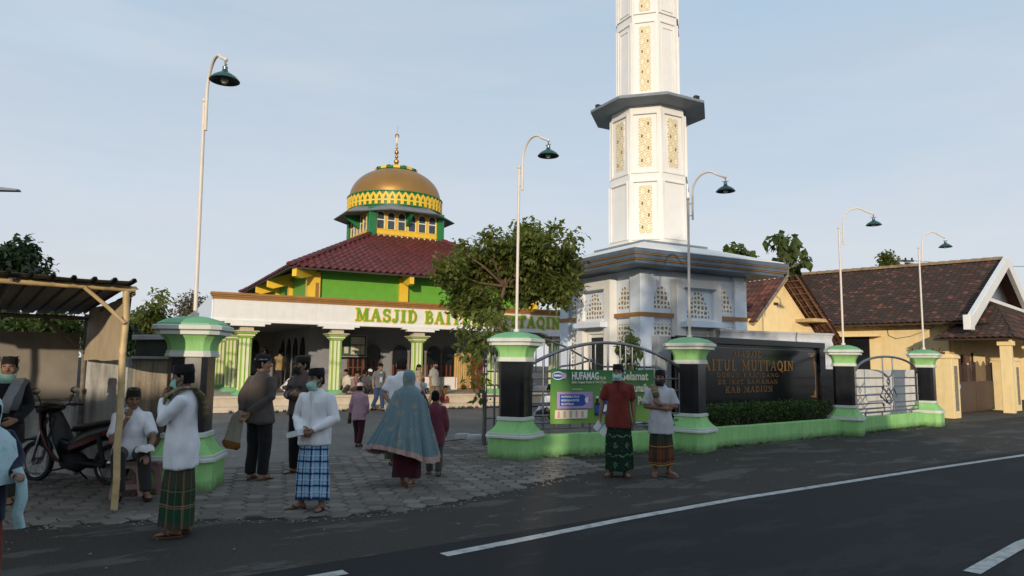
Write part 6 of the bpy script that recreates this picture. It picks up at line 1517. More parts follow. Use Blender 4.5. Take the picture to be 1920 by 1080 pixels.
    if sarong:
        b = MB(); n = 72; rows = []; uvs = []; zt_ = min(1.0, (hem if shirt else .9) + .14); zs = [zt_, zt_-.07, .80, .74,.62,.48,.34,.22, hemz]; zs = sorted(set(z for z in zs), reverse=True)
        for z in zs:
            t = (1.0 - z)/(1.0 - hemz); row = []
            q_ = min(1, max(0, (zt_ - z)/.35)); rx = .162*fat + .022*q_ + .014*t; ry = .116*fat + .010*q_ + .012*t; kf = min(1, q_*1.3)
            for j in range(n+1):
                a = 2*math.pi*j/n; s = math.sin(a)
                rip = (.010*math.sin(a*5 + 1.3 + z*2) + .007*math.sin(a*9 + loc[0]*5) + .006*math.sin(a*14+z*5)) * (.25 + t) * kf
                fold = .016*max(0, 1 - abs((a - 1.62*math.pi)/.20)) + (.012 if 1.40*math.pi < a < 1.62*math.pi else 0); fold *= kf
                q = V((rx*math.cos(a)*(1 + (rip+fold)/rx), ry*math.sin(a) + math.copysign(rip+fold, s)*abs(s), z + .012*math.sin(a*2+loc[0])*t))
                row.append(U(q) if z >= .86 else q - V((0,0,drop*min(1, max(0, z/.86))))); uvs.append((a/(2*math.pi)*1.15, z))
            rows.append(row)
        inn = [[p + (V((0,0,p.z)) - V((p.x,p.y,0)) + V((0,0,0)) - V((0,0,p.z)))*.03 for p in r] for r in rows[::-1]]
        b.loft(rows, 0, False, False, uvs, closed=False)
        b.loft(inn, 0, False, False, [uvs[(len(zs)-1-i)*(n+1) + j] for i in range(len(zs)) for j in range(n+1)], closed=False)
        me = b.mesh('sarong'); fin(me, 'sarong', sarong)
    if sandal_m:
        for an, fa in ((lg['la'], lg['lf']), (lg['ra'], lg['rf'])):
            an = V(an); fw = V((math.sin(R(fa)), -math.cos(R(fa)), 0)); sd = V((-fw.y, fw.x, 0)); o = V((an.x, an.y, an.z - .075)) + fw*.055
            b = MB(); pts = [(.046*math.cos(a)*(1 + .15*math.sin(a)), .135*math.sin(a)) for a in [2*math.pi*i/18 for i in range(18)]]
            b.loft([[o + sd*x*q + fw*y*q + V((0,0,z)) for x, y in pts] for z, q in ((.0,.96),(.014,1),(.020,.98))])
            for sg in (-1, 1): b.tube([o + fw*.075 + V((0,0,.022)), o + fw*.035 + sd*sg*.03 + V((0,0,.062)), o - fw*.015 + sd*sg*.045 + V((0,0,.03))], .009, 8)
            me = b.mesh('sandal'); fin(me, 'sandal', sandal_m, sharp=40)
    # ---- head wear
    if hair:
        b = MB(); n = 24
        for lay in (0,):
            rows = []
            for z, rx, ry, yo in ((.03,.074,.05,.045),(.07,.0785,.075,.028),(.11,.0800,.096,.008),(.14,.0805,.1035,.002),(.168,.077,.099,.003),(.195,.062,.082,.005),(.214,.040,.054,.007),(.224,.012,.016,.008)):
                row = []
                for j in range(n):
                    a = 2*math.pi*j/n; y = yo + ry*math.sin(a)
                    lim = -.035 if z < .12 else (-.088 if z < .15 else -9)
                    if z < .10: lim = .012 if z > .05 else .03
                    y2 = max(y, lim); row.append(HD((rx*math.cos(a)*1.0, y2, z + .004*math.sin(j*3.1))))
                rows.append(row)
            b.loft(rows)
        if long_hair: b.loft([[HD((.07*math.cos(2*math.pi*j/16), .06 + .035*math.sin(2*math.pi*j/16), z)) for j in range(16)] for z in (.14,.05,-.06,-.12)])
        me = b.mesh('hair'); fin(me, 'hair', M['hair'], sharp=60)
    if cap:
        kind, m_ = cap; b = MB()
        if kind == 'peci': rows = ((.138,.0825,.105),(.155,.083,.106),(.213,.074,.098),(.222,.069,.093),(.219,.05,.07),(.216,.01,.012))
        elif kind == 'skull': rows = ((.142,.083,.106),(.165,.084,.106),(.20,.074,.094),(.222,.055,.07),(.232,.03,.04),(.234,.004,.005))
        else: rows = ((.138,.084,.107),(.172,.0855,.109),(.21,.086,.108),(.225,.078,.098),(.228,.03,.04),(.226,.005,.006))
        b.loft([ring(z + (0.012 if False else 0), rx, ry, .004, 28, lambda p: HD((p[0], p[1], p[2] + .10*0 - (p[1] < 0)*p[1]*0.0)), 2.15) for z, rx, ry in rows])
        if kind == 'police': b.loft([[HD(q) for q in ((x, y, z) for x, y, z in row)] for row in (((-.06,-.085,.155),(0,-.108,.155),(.06,-.085,.155)), ((-.05,-.15,.137),(0,-.172,.135),(.05,-.15,.137)))], 0, False, False, closed=False)
        me = b.mesh('cap'); fin(me, 'cap', m_, sharp=45)
    if mask:
        b = MB(); rows = []
        for i in range(7):
            z = .072 - .098*i/6 - mlow; row = []
            for j in range(13):
                u = -1 + 2*j/12; a = u*1.12; bul = .012*math.cos(u*1.4)*math.sin(math.pi*(i+.6)/7.2) + .010*(1 if i in (2,3,4) else 0)*(1-u*u)
                rr_ = .098 - .012*max(0, (i-3)/3) + bul
                row.append(HD((.078*math.sin(a)*1.02, -.006 - rr_*math.cos(a)*1.10, z + .012*u*u*(1 if i < 3 else -.3))))
            rows.append(row)
        rows2 = [[p + (HD((0,0,.05)) - p)*.05 for p in r] for r in rows[::-1]]
        b.loft(rows, 0, False, False, closed=False); b.loft(rows2, 0, False, False, closed=False)
        for s_ in (-1, 1):
            b.tube([HD((s_*.072,-.05,.06 - mlow)), HD((s_*.080,-.012,.085)), HD((s_*.083,.018,.095)), HD((s_*.08,.02,.06)), HD((s_*.07,-.045,.0 - mlow))], .0025, 6)
        me = b.mesh('mask'); fin(me, 'mask', mask, sharp=60)
    return root, U, HD, k, armpts
def child_mesh(mb, name, m, info, sharp=180, fold=0.0):
    root, U, HD, k, ap = info; me = mb.mesh(name)
    if fold: folds(me, fold, 9, 6)
    me.transform(Matrix.Scale(k, 4)); return link(name, me, m, root, sharp)
def held(name, label, cat, mb, m, info, sharp=45):
    """a thing of its own in somebody's hands, placed in the world"""
    root, U, HD, k, ap = info; me = mb.mesh(name); me.transform(Matrix.Scale(k, 4)); me.transform(Matrix.Translation(root.location) @ Matrix.Rotation(root.rotation_euler[2], 4, 'Z'))
    o = link(name, me, m, None, sharp); return tag(o, label, cat)
def ribbon(mb, path, width, thick, side=None, m=0, uvw=False):
    """folded cloth band along a path"""
    P = [V(p) for p in path]; rings = []; uvs = []; acc = 0
    for i, p in enumerate(P):
        t = (P[min(i+1, len(P)-1)] - P[max(i-1, 0)]).normalized(); s = side[i] if side else t.cross(V((0,0,1)))
        s = V(s); s = (s - t*s.dot(t)).normalized(); n = t.cross(s); w = width[i] if hasattr(width, '__len__') else width
        if i: acc += (P[i] - P[i-1]).length
        rings.append([p + s*w*math.cos(a) + n*thick*math.sin(a)*(1 + .4*math.sin(3*a + i)) for a in [2*math.pi*j/14 for j in range(14)]])
        uvs += [(j/14*.3, acc) for j in range(14)]
    mb.loft(rings, m, True, True, uvs)
wht = cloth('white_cotton', (.70,.71,.74)); wht2 = cloth('offwhite_cotton', (.62,.62,.63)); blackv = cloth('black_velvet_cap', (.010,.010,.011), rough=.8)
tealmask = mat('pale_teal_mask', (.32,.58,.50), .8, var=.05); blackmask = mat('black_mask', (.015,.015,.017), .8)
pl_green = plaid('dark_green_plaid', (.022,.045,.028), [('v',2.1,0,.34,(.055,.05,.035),.8),('v',2.1,.34,.62,(.014,.06,.035),.8),('u',5.2,.45,.62,(.075,.06,.03),.6),('v',2.1,.60,.625,(.22,.10,.07),.9),('v',2.1,.645,.665,(.25,.19,.13),.8),('v',2.1,.93,.95,(.2,.15,.06),.7),('u',5.2,.5,.53,(.30,.20,.08),.8),('u',5.2,.57,.585,(.28,.2,.1),.7),('u',5.2,.05,.08,(.12,.16,.06),.6)])
pl_blue = plaid('blue_white_plaid', (.30,.46,.60), [('u',9,.0,.22,(.08,.20,.42),.8),('u',9,.44,.54,(.10,.24,.48),.7),('v',7.2,.0,.3,(.10,.22,.45),.45),('v',7.2,.45,.53,(.10,.22,.45),.5),('u',9,.06,.17,(.008,.015,.06),.92),('v',7.2,.08,.22,(.008,.015,.06),.92),('u',9,.30,.33,(.55,.68,.75),.8),('v',7.2,.62,.66,(.55,.68,.75),.7),('v',1,.0,.155,(.012,.02,.06),.9)])
pl_batik = None
def batik(name):
    m, nt, bs, out = newmat(name); g = G(nt); u, v, uvv = g.uv(); k = 4.4
    zz = g.math('ABSOLUTE', g.math('SUBTRACT', g.math('FRACT', g.math('MULTIPLY', u, 7)), .5))
    vv = g.math('FRACT', g.math('MULTIPLY', v, 3.6))
    saw = g.math('ABSOLUTE', g.math('SUBTRACT', vv, g.math('ADD', g.math('MULTIPLY', zz, .28), .10)))
    line = g.math('LESS_THAN', saw, .045)
    du = g.math('ABSOLUTE', g.math('SUBTRACT', g.math('FRACT', g.math('MULTIPLY', u, 5.5)), .5)); dv = g.math('ABSOLUTE', g.math('SUBTRACT', vv, .68))
    dia = g.math('ADD', g.math('MULTIPLY', du, 1.9), g.math('MULTIPLY', dv, 2.2))
    d1 = g.math('LESS_THAN', dia, .42); d2 = g.math('LESS_THAN', dia, .24)
    n = g.noise(g.map(uvv, (26, 26, 1)), 1.5, 3); br = g.math('GREATER_THAN', n, .47)
    motif = g.math('MULTIPLY', g.math('MINIMUM', g.math('ADD', line, g.math('SUBTRACT', d1, d2)), 1), br)
    spk = g.math('MULTIPLY', g.math('GREATER_THAN', n, .62), .35)
    c = g.mix(g.math('MAXIMUM', motif, spk), (.008,.026,.016), (.11,.19,.11)); c = g.mix(g.math('MULTIPLY', d2, .5), c, (.10,.16,.08))
    g.put(bs.inputs['Base Color'], c); bs.inputs['Roughness'].default_value = .9; bs.inputs['Specular IOR Level'].default_value = .15
    g.put(bs.inputs['Normal'], g.bump(g.noise(g.map(g.obj(), (16,16,3)), 1.5, 3), .5, .03)); return m
pl_batik = batik('green_batik')
pl_rust = plaid('rust_green_plaid', (.085,.035,.022), [('v',1.9,.0,.30,(.022,.045,.035),.8),('v',1.9,.55,.80,(.16,.05,.025),.85),('u',5.5,.0,.38,(.014,.035,.025),.75),('v',1.9,.34,.375,(.42,.23,.06),.85),('v',1.9,.41,.43,(.42,.16,.05),.8),('v',1.9,.88,.90,(.4,.3,.12),.8),('u',5.5,.46,.49,(.30,.10,.04),.7),('u',5.5,.72,.74,(.2,.14,.07),.6)])
# --- man in the white tunic and dark green plaid sarong, hand at his face
c4 = gp(331, 1004)
i4 = person('man in white shirt and dark green plaid sarong holding a hand to his masked face', c4, -78, 1.60, arms=(((.20,-.15,1.12), (.055,-.175,1.335), (-.15,.0,1), (-.25,.95,.1)), ((-.18,-.16,1.14), (-.03,-.20,1.30), (.2,.15,1), (0,1,0))), head=(-8,6), shirt=wht, sleeve=1, hem=.66, sarong=pl_green, hemz=.10, cap=('peci', blackv), mask=tealmask, sandal_m=sm[1], curl=(.75,.8), legs=dict(la=(.09,.0,.075), ra=(-.09,.05,.075), lf=5, rf=-10))
shawl_m = plaid('olive_checked_shawl', (.20,.17,.085), [('u',22,0,.35,(.13,.11,.05),.6),('v',16,0,.3,(.30,.27,.16),.6),('v',4,.0,.25,(.10,.09,.06),.6)])
b = MB(); U = i4[1]; ribbon(b, [U(p) for p in ((.10,-.17,1.24),(.13,-.14,1.36),(.11,-.03,1.425),(.04,.085,1.43),(-.02,.15,1.36),(-.03,.19,1.24),(-.02,.20,1.14))], [.035,.05,.05,.06,.08,.10,.10], .014, [(1,.3,0)]*3 + [(1,.4,.2)]*4); child_mesh(b, 'shawl', shawl_m, i4, fold=.006)
# --- seated man on the pink stool
c3 = gp(243, 948); SIT = dict(abs=1, lh=(.09,.06,.50), rh=(-.09,.06,.50), lk=(.15,-.37,.50), rk=(-.12,-.36,.50), la=(.20,-.42,.075), ra=(-.09,-.40,.075), lf=15, rf=-12)
c3 = gp(236, 930) + V((0.02,-.02,0.03))
i3 = person('seated man in white shirt on a pink stool, chin on his fist', c3, 28, 1.62, arms=(((.25,-.20,1.06), (.17,-.40,.90), (.1,-.9,-.2), (0,0,-1)), ((-.20,-.22,1.05), (-.045,-.19,1.335), (.25,.0,1), (.2,.9,0))), legs=SIT, drop=.36, lean=6, head=(8,4), shirt=wht, sleeve=.35, hem=.80, trousers=cloth('charcoal_trousers', (.03,.027,.028)), cap=('peci', cloth('dark_green_cap', (.016,.020,.014))), curl=(.35,1.1), sandal_m=sm[0])
b = MB(); Wp = i3[4][1][2]; b.tube([Wp - V((.0,0,.012)), Wp + V((0,0,.012))], .033, 14); child_mesh(b, 'wristwatch', M['goldball'], i3)
b = MB(); kq = V((.16,-.44,.585)); b.loft([[kq + V((x*1.1*q + .01*math.sin(j*2), y*q, z + .012*math.sin(j*1.7))) for j, (x, y) in enumerate([(.085*math.cos(a), .06*math.sin(a)) for a in [2*math.pi*t/18 for t in range(18)]])] for z, q in ((-.03,1.1),(.0,1.05),(.03,.8),(.045,.35))])
held('folded_cloth', 'white folded cloth lying on the knee of the seated man', 'cloth', b, wht2, i3, 60)
# --- young man at the left edge, dark jacket, grey shawl, mask on the chin
i1 = person('young man in dark jacket with grey shawl and mask at his chin, left edge', gp(-4, 946), 20, 1.66, arms=(((.22,.02,1.09), (.15,-.17,.95), (-.6,-.6,-.3), (-.3,.8,-.2)), HANG_R), head=(5,0), shirt=cloth('black_jacket', (.017,.018,.022)), hem=.70, trousers=cloth('dark_olive_trousers', (.035,.033,.028)), cap=('peci', blackv), mask=tealmask, mlow=.055, sandal_m=sm[0], skin='skin2')
b = MB(); U = i1[1]; ribbon(b, [U(p) for p in ((.02,-.165,1.04),(.06,-.165,1.18),(.10,-.15,1.31),(.115,-.06,1.40),(.11,.06,1.40),(.10,.13,1.30),(.09,.15,1.1))], .055, .018, [(1,0,0)]*7); child_mesh(b, 'shawl', cloth('pale_grey_shawl', (.30,.31,.33)), i1, fold=.008)
b = MB(); ribbon(b, [U(p) for p in ((.115,-.16,1.06),(.14,-.155,1.2),(.155,-.12,1.33),(.165,-.03,1.385),(.16,.07,1.36),(.15,.12,1.25))], .045, .016, [(1,0,0)]*6); child_mesh(b, 'shawl_edge', cloth('mid_grey_shawl', (.13,.14,.15)), i1, fold=.008)
# --- woman in a pale blue hijab, mostly outside the left edge
cW = V((-3.78, 5.2, 0))
i2 = person('woman in pale blue floral hijab and rust red dress cut off by the left edge', cW, 60, 1.36, arms=(((.22,-.06,1.10), (.16,-.24,1.0), (-.1,-.9,.0), (-.2,0,-1)), HANG_R), head=(0,8), shirt=cloth('navy_tunic', (.012,.016,.035)), hem=.6, sarong=cloth('rust_red_dress', (.15,.030,.012)), hemz=.07, hair=False, sandal_m=sm[0])
def floral(name, base, motif, border=None, bz=.0, k=9.0, thr=.60):
    m, nt, bs, out = newmat(name); g = G(nt); oc = g.obj()
    dn = g.noise(oc, k*2.2, 3, .6, out=1); vo = g.n('ShaderNodeTexVoronoi'); g.put(vo.inputs['Vector'], g.mix(.22, oc, dn, 'ADD')); vo.inputs['Scale'].default_value = k; vo.inputs['Randomness'].default_value = 1
    n = g.noise(oc, k*4.5, 4, .7)
    f = g.math('MULTIPLY', g.math('LESS_THAN', g.math('ADD', vo.outputs['Distance'], g.math('MULTIPLY', n, .35)), thr - .10), g.math('GREATER_THAN', n, .42))
    c = g.mix(g.math('MULTIPLY', f, .85), base, motif)
    c = g.mix(g.math('MULTIPLY', g.ramp(g.noise(oc, 3, 3), .3, .7), .25), c, mul(base, .7))
    if border:
        u, v, uvv = g.uv(); e = g.math('LESS_THAN', v, bz); c = g.mix(g.math('MULTIPLY', e, .95), c, g.mix(g.math('MULTIPLY', g.math('GREATER_THAN', n, .5), .6), border, mul(border, 1.5)))
    g.put(bs.inputs['Base Color'], c); bs.inputs['Roughness'].default_value = .8; bs.inputs['Specular IOR Level'].default_value = .25; bs.inputs['Sheen Weight'].default_value = .2
    g.put(bs.inputs['Normal'], g.bump(g.noise(oc, 18, 3), .25, .02)); return m
def hood(info, rows_face, m, name='hijab', n=48):
    """cloth shell round the head with a face opening, running down over the shoulders; rows: z, rx, ry, yo, opening half-width"""
    root, U, HD, k, ap = info; b = MB(); rows = []; uvs = []
    for i, (z, rx, ry, yo, op, hd) in enumerate(rows_face):
        row = []
        for j in range(n+1):
            a = -math.pi/2 + op + (2*math.pi - 2*op)*j/n if op else -math.pi/2 + 2*math.pi*j/n
            rip = 1 + (.03*math.sin(a*7 + i*.6) + .018*math.sin(a*13 - i)) * (0 if hd else 1) * min(1, i/6)
            p = V((rx*math.cos(a)*rip, yo + ry*math.sin(a)*rip, z)); row.append(HD(p) if hd else U(p)); uvs.append((j/n, z))
        rows.append(row)
    b.loft(rows, 0, False, False, uvs, closed=False)
    b.loft([[p + (U((0,0,p.z)) - p)*.03 for p in r] for r in rows[::-1]], 0, False, False, [uvs[(len(rows)-1-i)*(n+1)+j] for i in range(len(rows)) for j in range(n+1)], closed=False)
    return child_mesh(b, name, m, info)
hood(i2, [(.236,.01,.012,.01,0,1),(.228,.05,.06,.01,0,1),(.20,.078,.098,.012,0,1),(.165,.09,.118,.006,.55,1),(.10,.094,.118,.006,.72,1),(.03,.092,.11,.004,.62,1),(-.03,.09,.105,-.004,0,1),(1.36,.15,.135,-.01,0,0),(1.28,.225,.175,-.01,0,0),(1.15,.25,.20,-.01,0,0),(1.02,.26,.22,-.01,0,0),(.92,.27,.235,-.01,0,0)], floral('pale_blue_floral_cloth', (.40,.55,.58), (.24,.42,.50), k=14))
b = MB(); Wp = i2[4][0][2]; ribbon(b, [Wp + V(q) for q in ((0,0,.05),(.02,-.03,-.06),(.03,-.05,-.20),(.02,-.02,-.34),(.05,-.04,-.46))], [.05,.07,.08,.07,.07], .03, [(0,1,0)]*5)
held('prayer_cloth', 'pale blue cloth hanging from the hand of the woman at the left edge', 'cloth', b, floral('pale_aqua_cloth', (.36,.54,.58), (.2,.42,.5), k=12), i2, 80)
# --- man in grey shirt seen from behind, holding a folded mat behind his back
i5 = person('man in brown grey shirt and black trousers, back turned, near the left gate pillar', gp(481, 901), 158, 1.74, arms=(((.235,.06,1.10), (.17,.155,.90), (-.5,.25,-.8), (0,.9,0)), ((-.235,.06,1.10), (.02,.175,.89), (.5,.2,-.8), (0,.9,0))), head=(-42,0), shirt=cloth('brown_grey_shirt', (.085,.070,.066)), hem=.76, trousers=cloth('black_trousers', (.014,.013,.015)), cap=('skull', plaid('patterned_dark_cap', (.02,.022,.026), [])), skin='skin2', sandal_m=sm[1])
b = MB(); b.loft([[i5[2]((rx_*math.cos(2*math.pi*j/28), .004 + .108*math.sin(2*math.pi*j/28), z)) for j in range(28)] for z, rx_ in ((.140,.0845),(.158,.0855))]); child_mesh(b, 'cap_band', mat('blue_grey_band', (.16,.19,.24), .8, var=.5, scale=30), i5)
mat_m, nt_, bs_, out_ = newmat('folded_prayer_mat'); g_ = G(nt_); u_, v_, uvv_ = g_.uv(); g_.put(bs_.inputs['Base Color'], g_.mix(g_.math('GREATER_THAN', v_, .40), g_.mix(g_.ramp(g_.noise(g_.obj(), 60, 3), .35, .65), (.26,.22,.19), (.36,.31,.27)), (.24,.085,.02))); bs_.inputs['Roughness'].default_value = .95
b = MB(); hp_ = i5[4][0][2]; ribbon(b, [hp_ + V(q) for q in ((-.02,.02,.0),(.03,.03,-.08),(.06,.04,-.22),(.08,.05,-.36),(.10,.05,-.43),(.12,.04,-.47))], [.05,.085,.10,.11,.13,.10], .030, [(1,.35,0)]*6)
held('prayer_mat', 'folded grey prayer mat with rust edge hanging behind the grey shirted man', 'prayer mat', b, mat_m, i5, 80)
# --- policeman behind the man in the blue sarong
polc = cloth('brown_uniform', (.095,.068,.062))
i6 = person('policeman in brown uniform and black cap with folded arms behind the blue sarong', gp(560, 890), -28, 1.72, arms=(((.25,-.03,1.10), (-.02,-.20,1.10), (-1,-.05,.1), (0,.8,-.3)), ((-.25,-.04,1.10), (.02,-.23,1.13), (1,0,.05), (0,.9,0))), head=(-30,0), shirt=polc, hem=.84, trousers=cloth('black_uniform_trousers', (.013,.013,.015)), cap=('police', blackv), mask=blackmask, skin='skin2', sandal_m=sm[0], fat=1.08)
b = MB(); U = i6[1]
b.loft([[U((rx*math.cos(2*math.pi*j/24), ry*math.sin(2*math.pi*j/24), z)) for j in range(24)] for z, rx, ry in ((.86,.20,.155),(.92,.198,.152))]); child_mesh(b, 'belt', blackmask, i6)
b = MB()
for s_ in (-1,1): b.cbox(U((s_*.15,-.02,1.40)), (.07,.05,.012)); b.cbox(U((s_*.085,-.137,1.23)), (.085,.012,.03))
child_mesh(b, 'uniform_badges', mat('badge_black', (.02,.02,.02), .6), i6, 30)
b = MB(); b.ell(U((-.225,-.03,1.22)), (.012,.035,.03), 10); b.ell(U((-.225,-.03,1.30)), (.012,.04,.03), 10); child_mesh(b, 'sleeve_patch', mat('patch_red_white', (.42,.16,.12), .8, var=.6, scale=25), i6)
# --- elderly man in white tunic and blue plaid sarong holding a box
i7 = person('man in white tunic and blue plaid sarong holding a small box', gp(585, 957), -14, 1.57, arms=(((.25,.0,1.07), (.055,-.20,.935), (-.9,-.15,-.15), (0,.9,.2)), ((-.25,.0,1.07), (-.045,-.22,.91), (.85,-.2,-.2), (0,.8,.4))), head=(-24,4), shirt=wht, hem=.76, sarong=pl_blue, hemz=.13, cap=('peci', blackv), mask=tealmask, sandal_m=mat('black_sandal', (.016,.016,.02), .5), curl=(.7,.7), legs=dict(la=(.12,.0,.075), ra=(-.13,-.03,.075), lf=10, rf=-55), fat=.97)
b = MB(); q0 = V((-.10,-.275,.905)); Mq = Matrix.Translation(q0) @ Matrix.Rotation(R(-12), 4, 'Z') @ Matrix.Rotation(R(-14), 4, 'Y'); b.box((-.085,-.055,-.03), (.085,.055,.03), 0, Mq); b.box((-.086,-.056,.031), (.086,.056,.034), 1, Mq)
held('small_box', 'small white box with pale blue top held above the blue plaid sarong', 'box', b, [wht2, mat('box_top_blue', (.30,.45,.45), .6, var=.3, scale=20)], i7)
b = MB()
for t in range(6): b.ell(i7[1]((0,-.134 - .004*abs(t-2.5)*0, 1.36 - .075*t)), (.007,.006,.007), 8)
b.cbox(i7[1]((0,-.130,1.17)), (.028,.012,.42)); child_mesh(b, 'button_placket', wht2, i7, 60)
# --- boy in pink
WALK = dict(lk=(.09,-.10,.47), la=(.09,-.12,.075), rk=(-.09,.03,.45), ra=(-.09,.14,.10), lf=4, rf=-4)
i8 = person('small boy in pink shirt and white cap walking towards the mosque', gp(671, 838), 168, 1.24, arms=(HANG_L, ((-.22,.0,1.10), (-.20,-.10,.93), (.1,-.7,-.6), (1,0,0))), legs=WALK, shirt=cloth('pink_shirt', (.40,.25,.29)), hem=.70, trousers=cloth('maroon_trousers', (.05,.012,.02)), cap=('skull', mat('white_pink_cap', (.55,.42,.42), .8, var=.4, scale=20)), vox=.013, sandal_m=sm[0])
b = MB(); ribbon(b, [V(p) for p in ((.23,-.05,.98),(.255,-.02,.85),(.26,.02,.68),(.25,.03,.60))], [.05,.06,.06,.04], .045, [(0,1,0)]*4); held('rolled_mat', 'rolled camouflage patterned mat carried by the boy in pink', 'mat', b, mat('camouflage_cloth', (.06,.065,.04), .9, var=.7, scale=9), i8, 80)
# --- woman in the wide teal prayer cloak
i9 = person('woman in wide teal floral prayer cloak with pink hem walking away', gp(762, 913), 176, 1.55, arms=(((.24,-.10,1.10), (.16,-.24,.95), (-.3,-.9,0), (0,0,-1)), ((-.24,-.10,1.10), (-.16,-.24,.95), (.3,-.9,0), (0,0,-1))), head=(0,12), shirt=cloth('maroon_blouse', (.06,.014,.022)), hem=.7, sarong=cloth('maroon_skirt', (.055,.010,.020)), hemz=.14, hair=False, sandal_m=mat('tan_sandal', (.25,.13,.08), .6), legs=dict(la=(.08,-.10,.075), ra=(-.07,.07,.10), lf=0, rf=0), skin='skin2')
b = MB(); n = 200; rows = []; uvs = []; root, U, HD, k, ap = i9
prof = [(1.672,.01,.012,.02),(1.665,.05,.06,.02),(1.63,.080,.10,.02),(1.57,.092,.12,.012),(1.50,.090,.118,.008),(1.455,.082,.108,.006),(1.43,.086,.11,.004),(1.40,.125,.13,.004),(1.365,.18,.15,.0),(1.31,.225,.165,0),(1.22,.255,.18,.0),(1.10,.285,.20,.0),(.96,.305,.23,.005),(.82,.35,.265,.01),(.68,.395,.30,.015),(.56,.43,.32,.02),(.49,.445,.33,.02)]
for i, (z, rx, ry, yo) in enumerate(prof):
    t = max(0, (1.40 - z)/.8); row = []
    for j in range(n+1):
        a = 2*math.pi*j/n
        rip = (.17*(abs(math.sin(a*4.5 + 1.2*math.sin(a*2) + .5*z))**.7-.7) + .11*(abs(math.sin(a*9.5 + 2 + z))**.7-.7) + .04*math.sin(a*31 + z)) * min(1, t*2.2) * (.55 + .6*t)
        skew = -.10*t*t if False else .11*t*t*max(0, math.cos(a))            # billows out to one side
        hemdrop = (-.10*max(0, -math.cos(a - .4)) + .05*math.sin(a*2))*t*t
        row.append(V(((rx*math.cos(a))*(1 + rip) + skew, yo + ry*math.sin(a)*(1 + rip), z + hemdrop + .05*rip*t + (-.012 if z > 1.45 else 0)))); uvs.append((j/n, z))
    rows.append(row)
b.loft(rows, 0, False, False, uvs, closed=False); b.loft([[p*1.0 + V((-p.x*.03, -p.y*.03, 0)) for p in r] for r in rows[::-1]], 0, False, False, [uvs[(len(prof)-1-i)*(n+1)+j] for i in range(len(prof)) for j in range(n+1)], closed=False)
child_mesh(b, 'prayer_cloak', floral('teal_floral_cloak', (.14,.215,.24), (.30,.27,.21), (.36,.24,.21), .56, 6.0, .60), i9)
# --- man ahead of her, boy beside her
i10 = person('man in white short sleeved shirt, back turned, just ahead of the teal cloaked woman', gp(748, 874), 178, 1.74, arms=(((.26,.03,1.09), (.10,.15,.93), (-.7,.2,-.5), (0,.9,0)), ((-.26,.03,1.09), (-.08,.16,.92), (.7,.2,-.5), (0,.9,0))), shirt=wht, sleeve=.38, hem=.72, sarong=pl_green, hemz=.12, skin='skin2', sandal_m=sm[0], fat=1.1, vox=.012)
i11 = person('dark haired boy in maroon shirt walking beside the woman in the teal cloak', gp(813, 893), 186, 1.24, legs=WALK, shirt=cloth('maroon_shirt', (.13,.03,.045)), hem=.62, trousers=cloth('grey_green_trousers', (.07,.065,.055)), sandal_m=sm[0], vox=.012)
# --- the two men by the banner
i20 = person('man in rust red shirt and green batik sarong holding a white booklet', gp(1160, 893), -10, 1.66, arms=(HANG_L, ((-.235,.02,1.09), (-.275,-.03,.86), (-.08,-.2,-1), (1,0,0))), head=(-14,0), shirt=cloth('rust_red_shirt', (.15,.026,.020)), sleeve=.42, hem=.72, sarong=pl_batik, hemz=.10, cap=('peci', blackv), mask=tealmask, sandal_m=sm[1], curl=(.45,.9), legs=dict(la=(.10,0,.075), ra=(-.12,0,.075), lf=18, rf=-20))
b = MB(); hq = i20[4][1][2] + V((.02,-.03,-.15)); Mq = Matrix.Translation(hq) @ Matrix.Rotation(R(15), 4, 'Z') @ Matrix.Rotation(R(38), 4, 'Y'); b.box((-.10,-.012,-.075), (.11,.012,.075), 0, Mq); b.box((-.102,-.015,-.077), (.112,-.0125,.077), 0, Mq); b.box((-.02,-.0165,-.078), (.01,-.0155,.078), 1, Mq)
held('booklet', 'white booklet with teal stripe in the hand of the red shirted man', 'booklet', b, [mat('white_card', (.66,.68,.68), .6), mat('teal_card', (.2,.42,.38), .6)], i20)
b = MB(); b.cbox(i20[1]((0,-.134,1.17)), (.03,.012,.44)); b.cbox(i20[1]((.085,-.140,1.22)), (.085,.01,.09)); child_mesh(b, 'placket_and_pocket', cloth('rust_red_shirt_trim', (.13,.022,.018)), i20, 40)
i21 = person('man in pale grey shirt and rust plaid sarong with folded arms', gp(1240, 892), -12, 1.58, arms=(((.235,-.04,1.08), (-.02,-.205,1.13), (-.85,.0,.5), (0,.9,0)), ((-.235,-.04,1.08), (.06,-.20,1.06), (1,0,-.05), (0,.9,0))), head=(-16,2), shirt=cloth('pale_grey_shirt', (.47,.47,.50)), sleeve=.45, hem=.66, sarong=pl_rust, hemz=.17, cap=('peci', blackv), mask=blackmask, sandal_m=mat('pinkish_sandal', (.3,.15,.11), .6), curl=(.6,.5), legs=dict(la=(.12,0,.075), ra=(-.09,0,.075), lf=50, rf=-8), fat=.96)
b = MB(); U = i21[1]; ribbon(b, [U(p) for p in ((-.06,-.165,1.24),(-.09,-.15,1.33),(-.105,-.07,1.405),(-.11,.03,1.41),(-.13,.11,1.33),(-.16,.13,1.2),(-.18,.10,1.08))], .05, .024, [(1,-.3,0)]*7); child_mesh(b, 'shawl', shawl_m, i21, fold=.01)
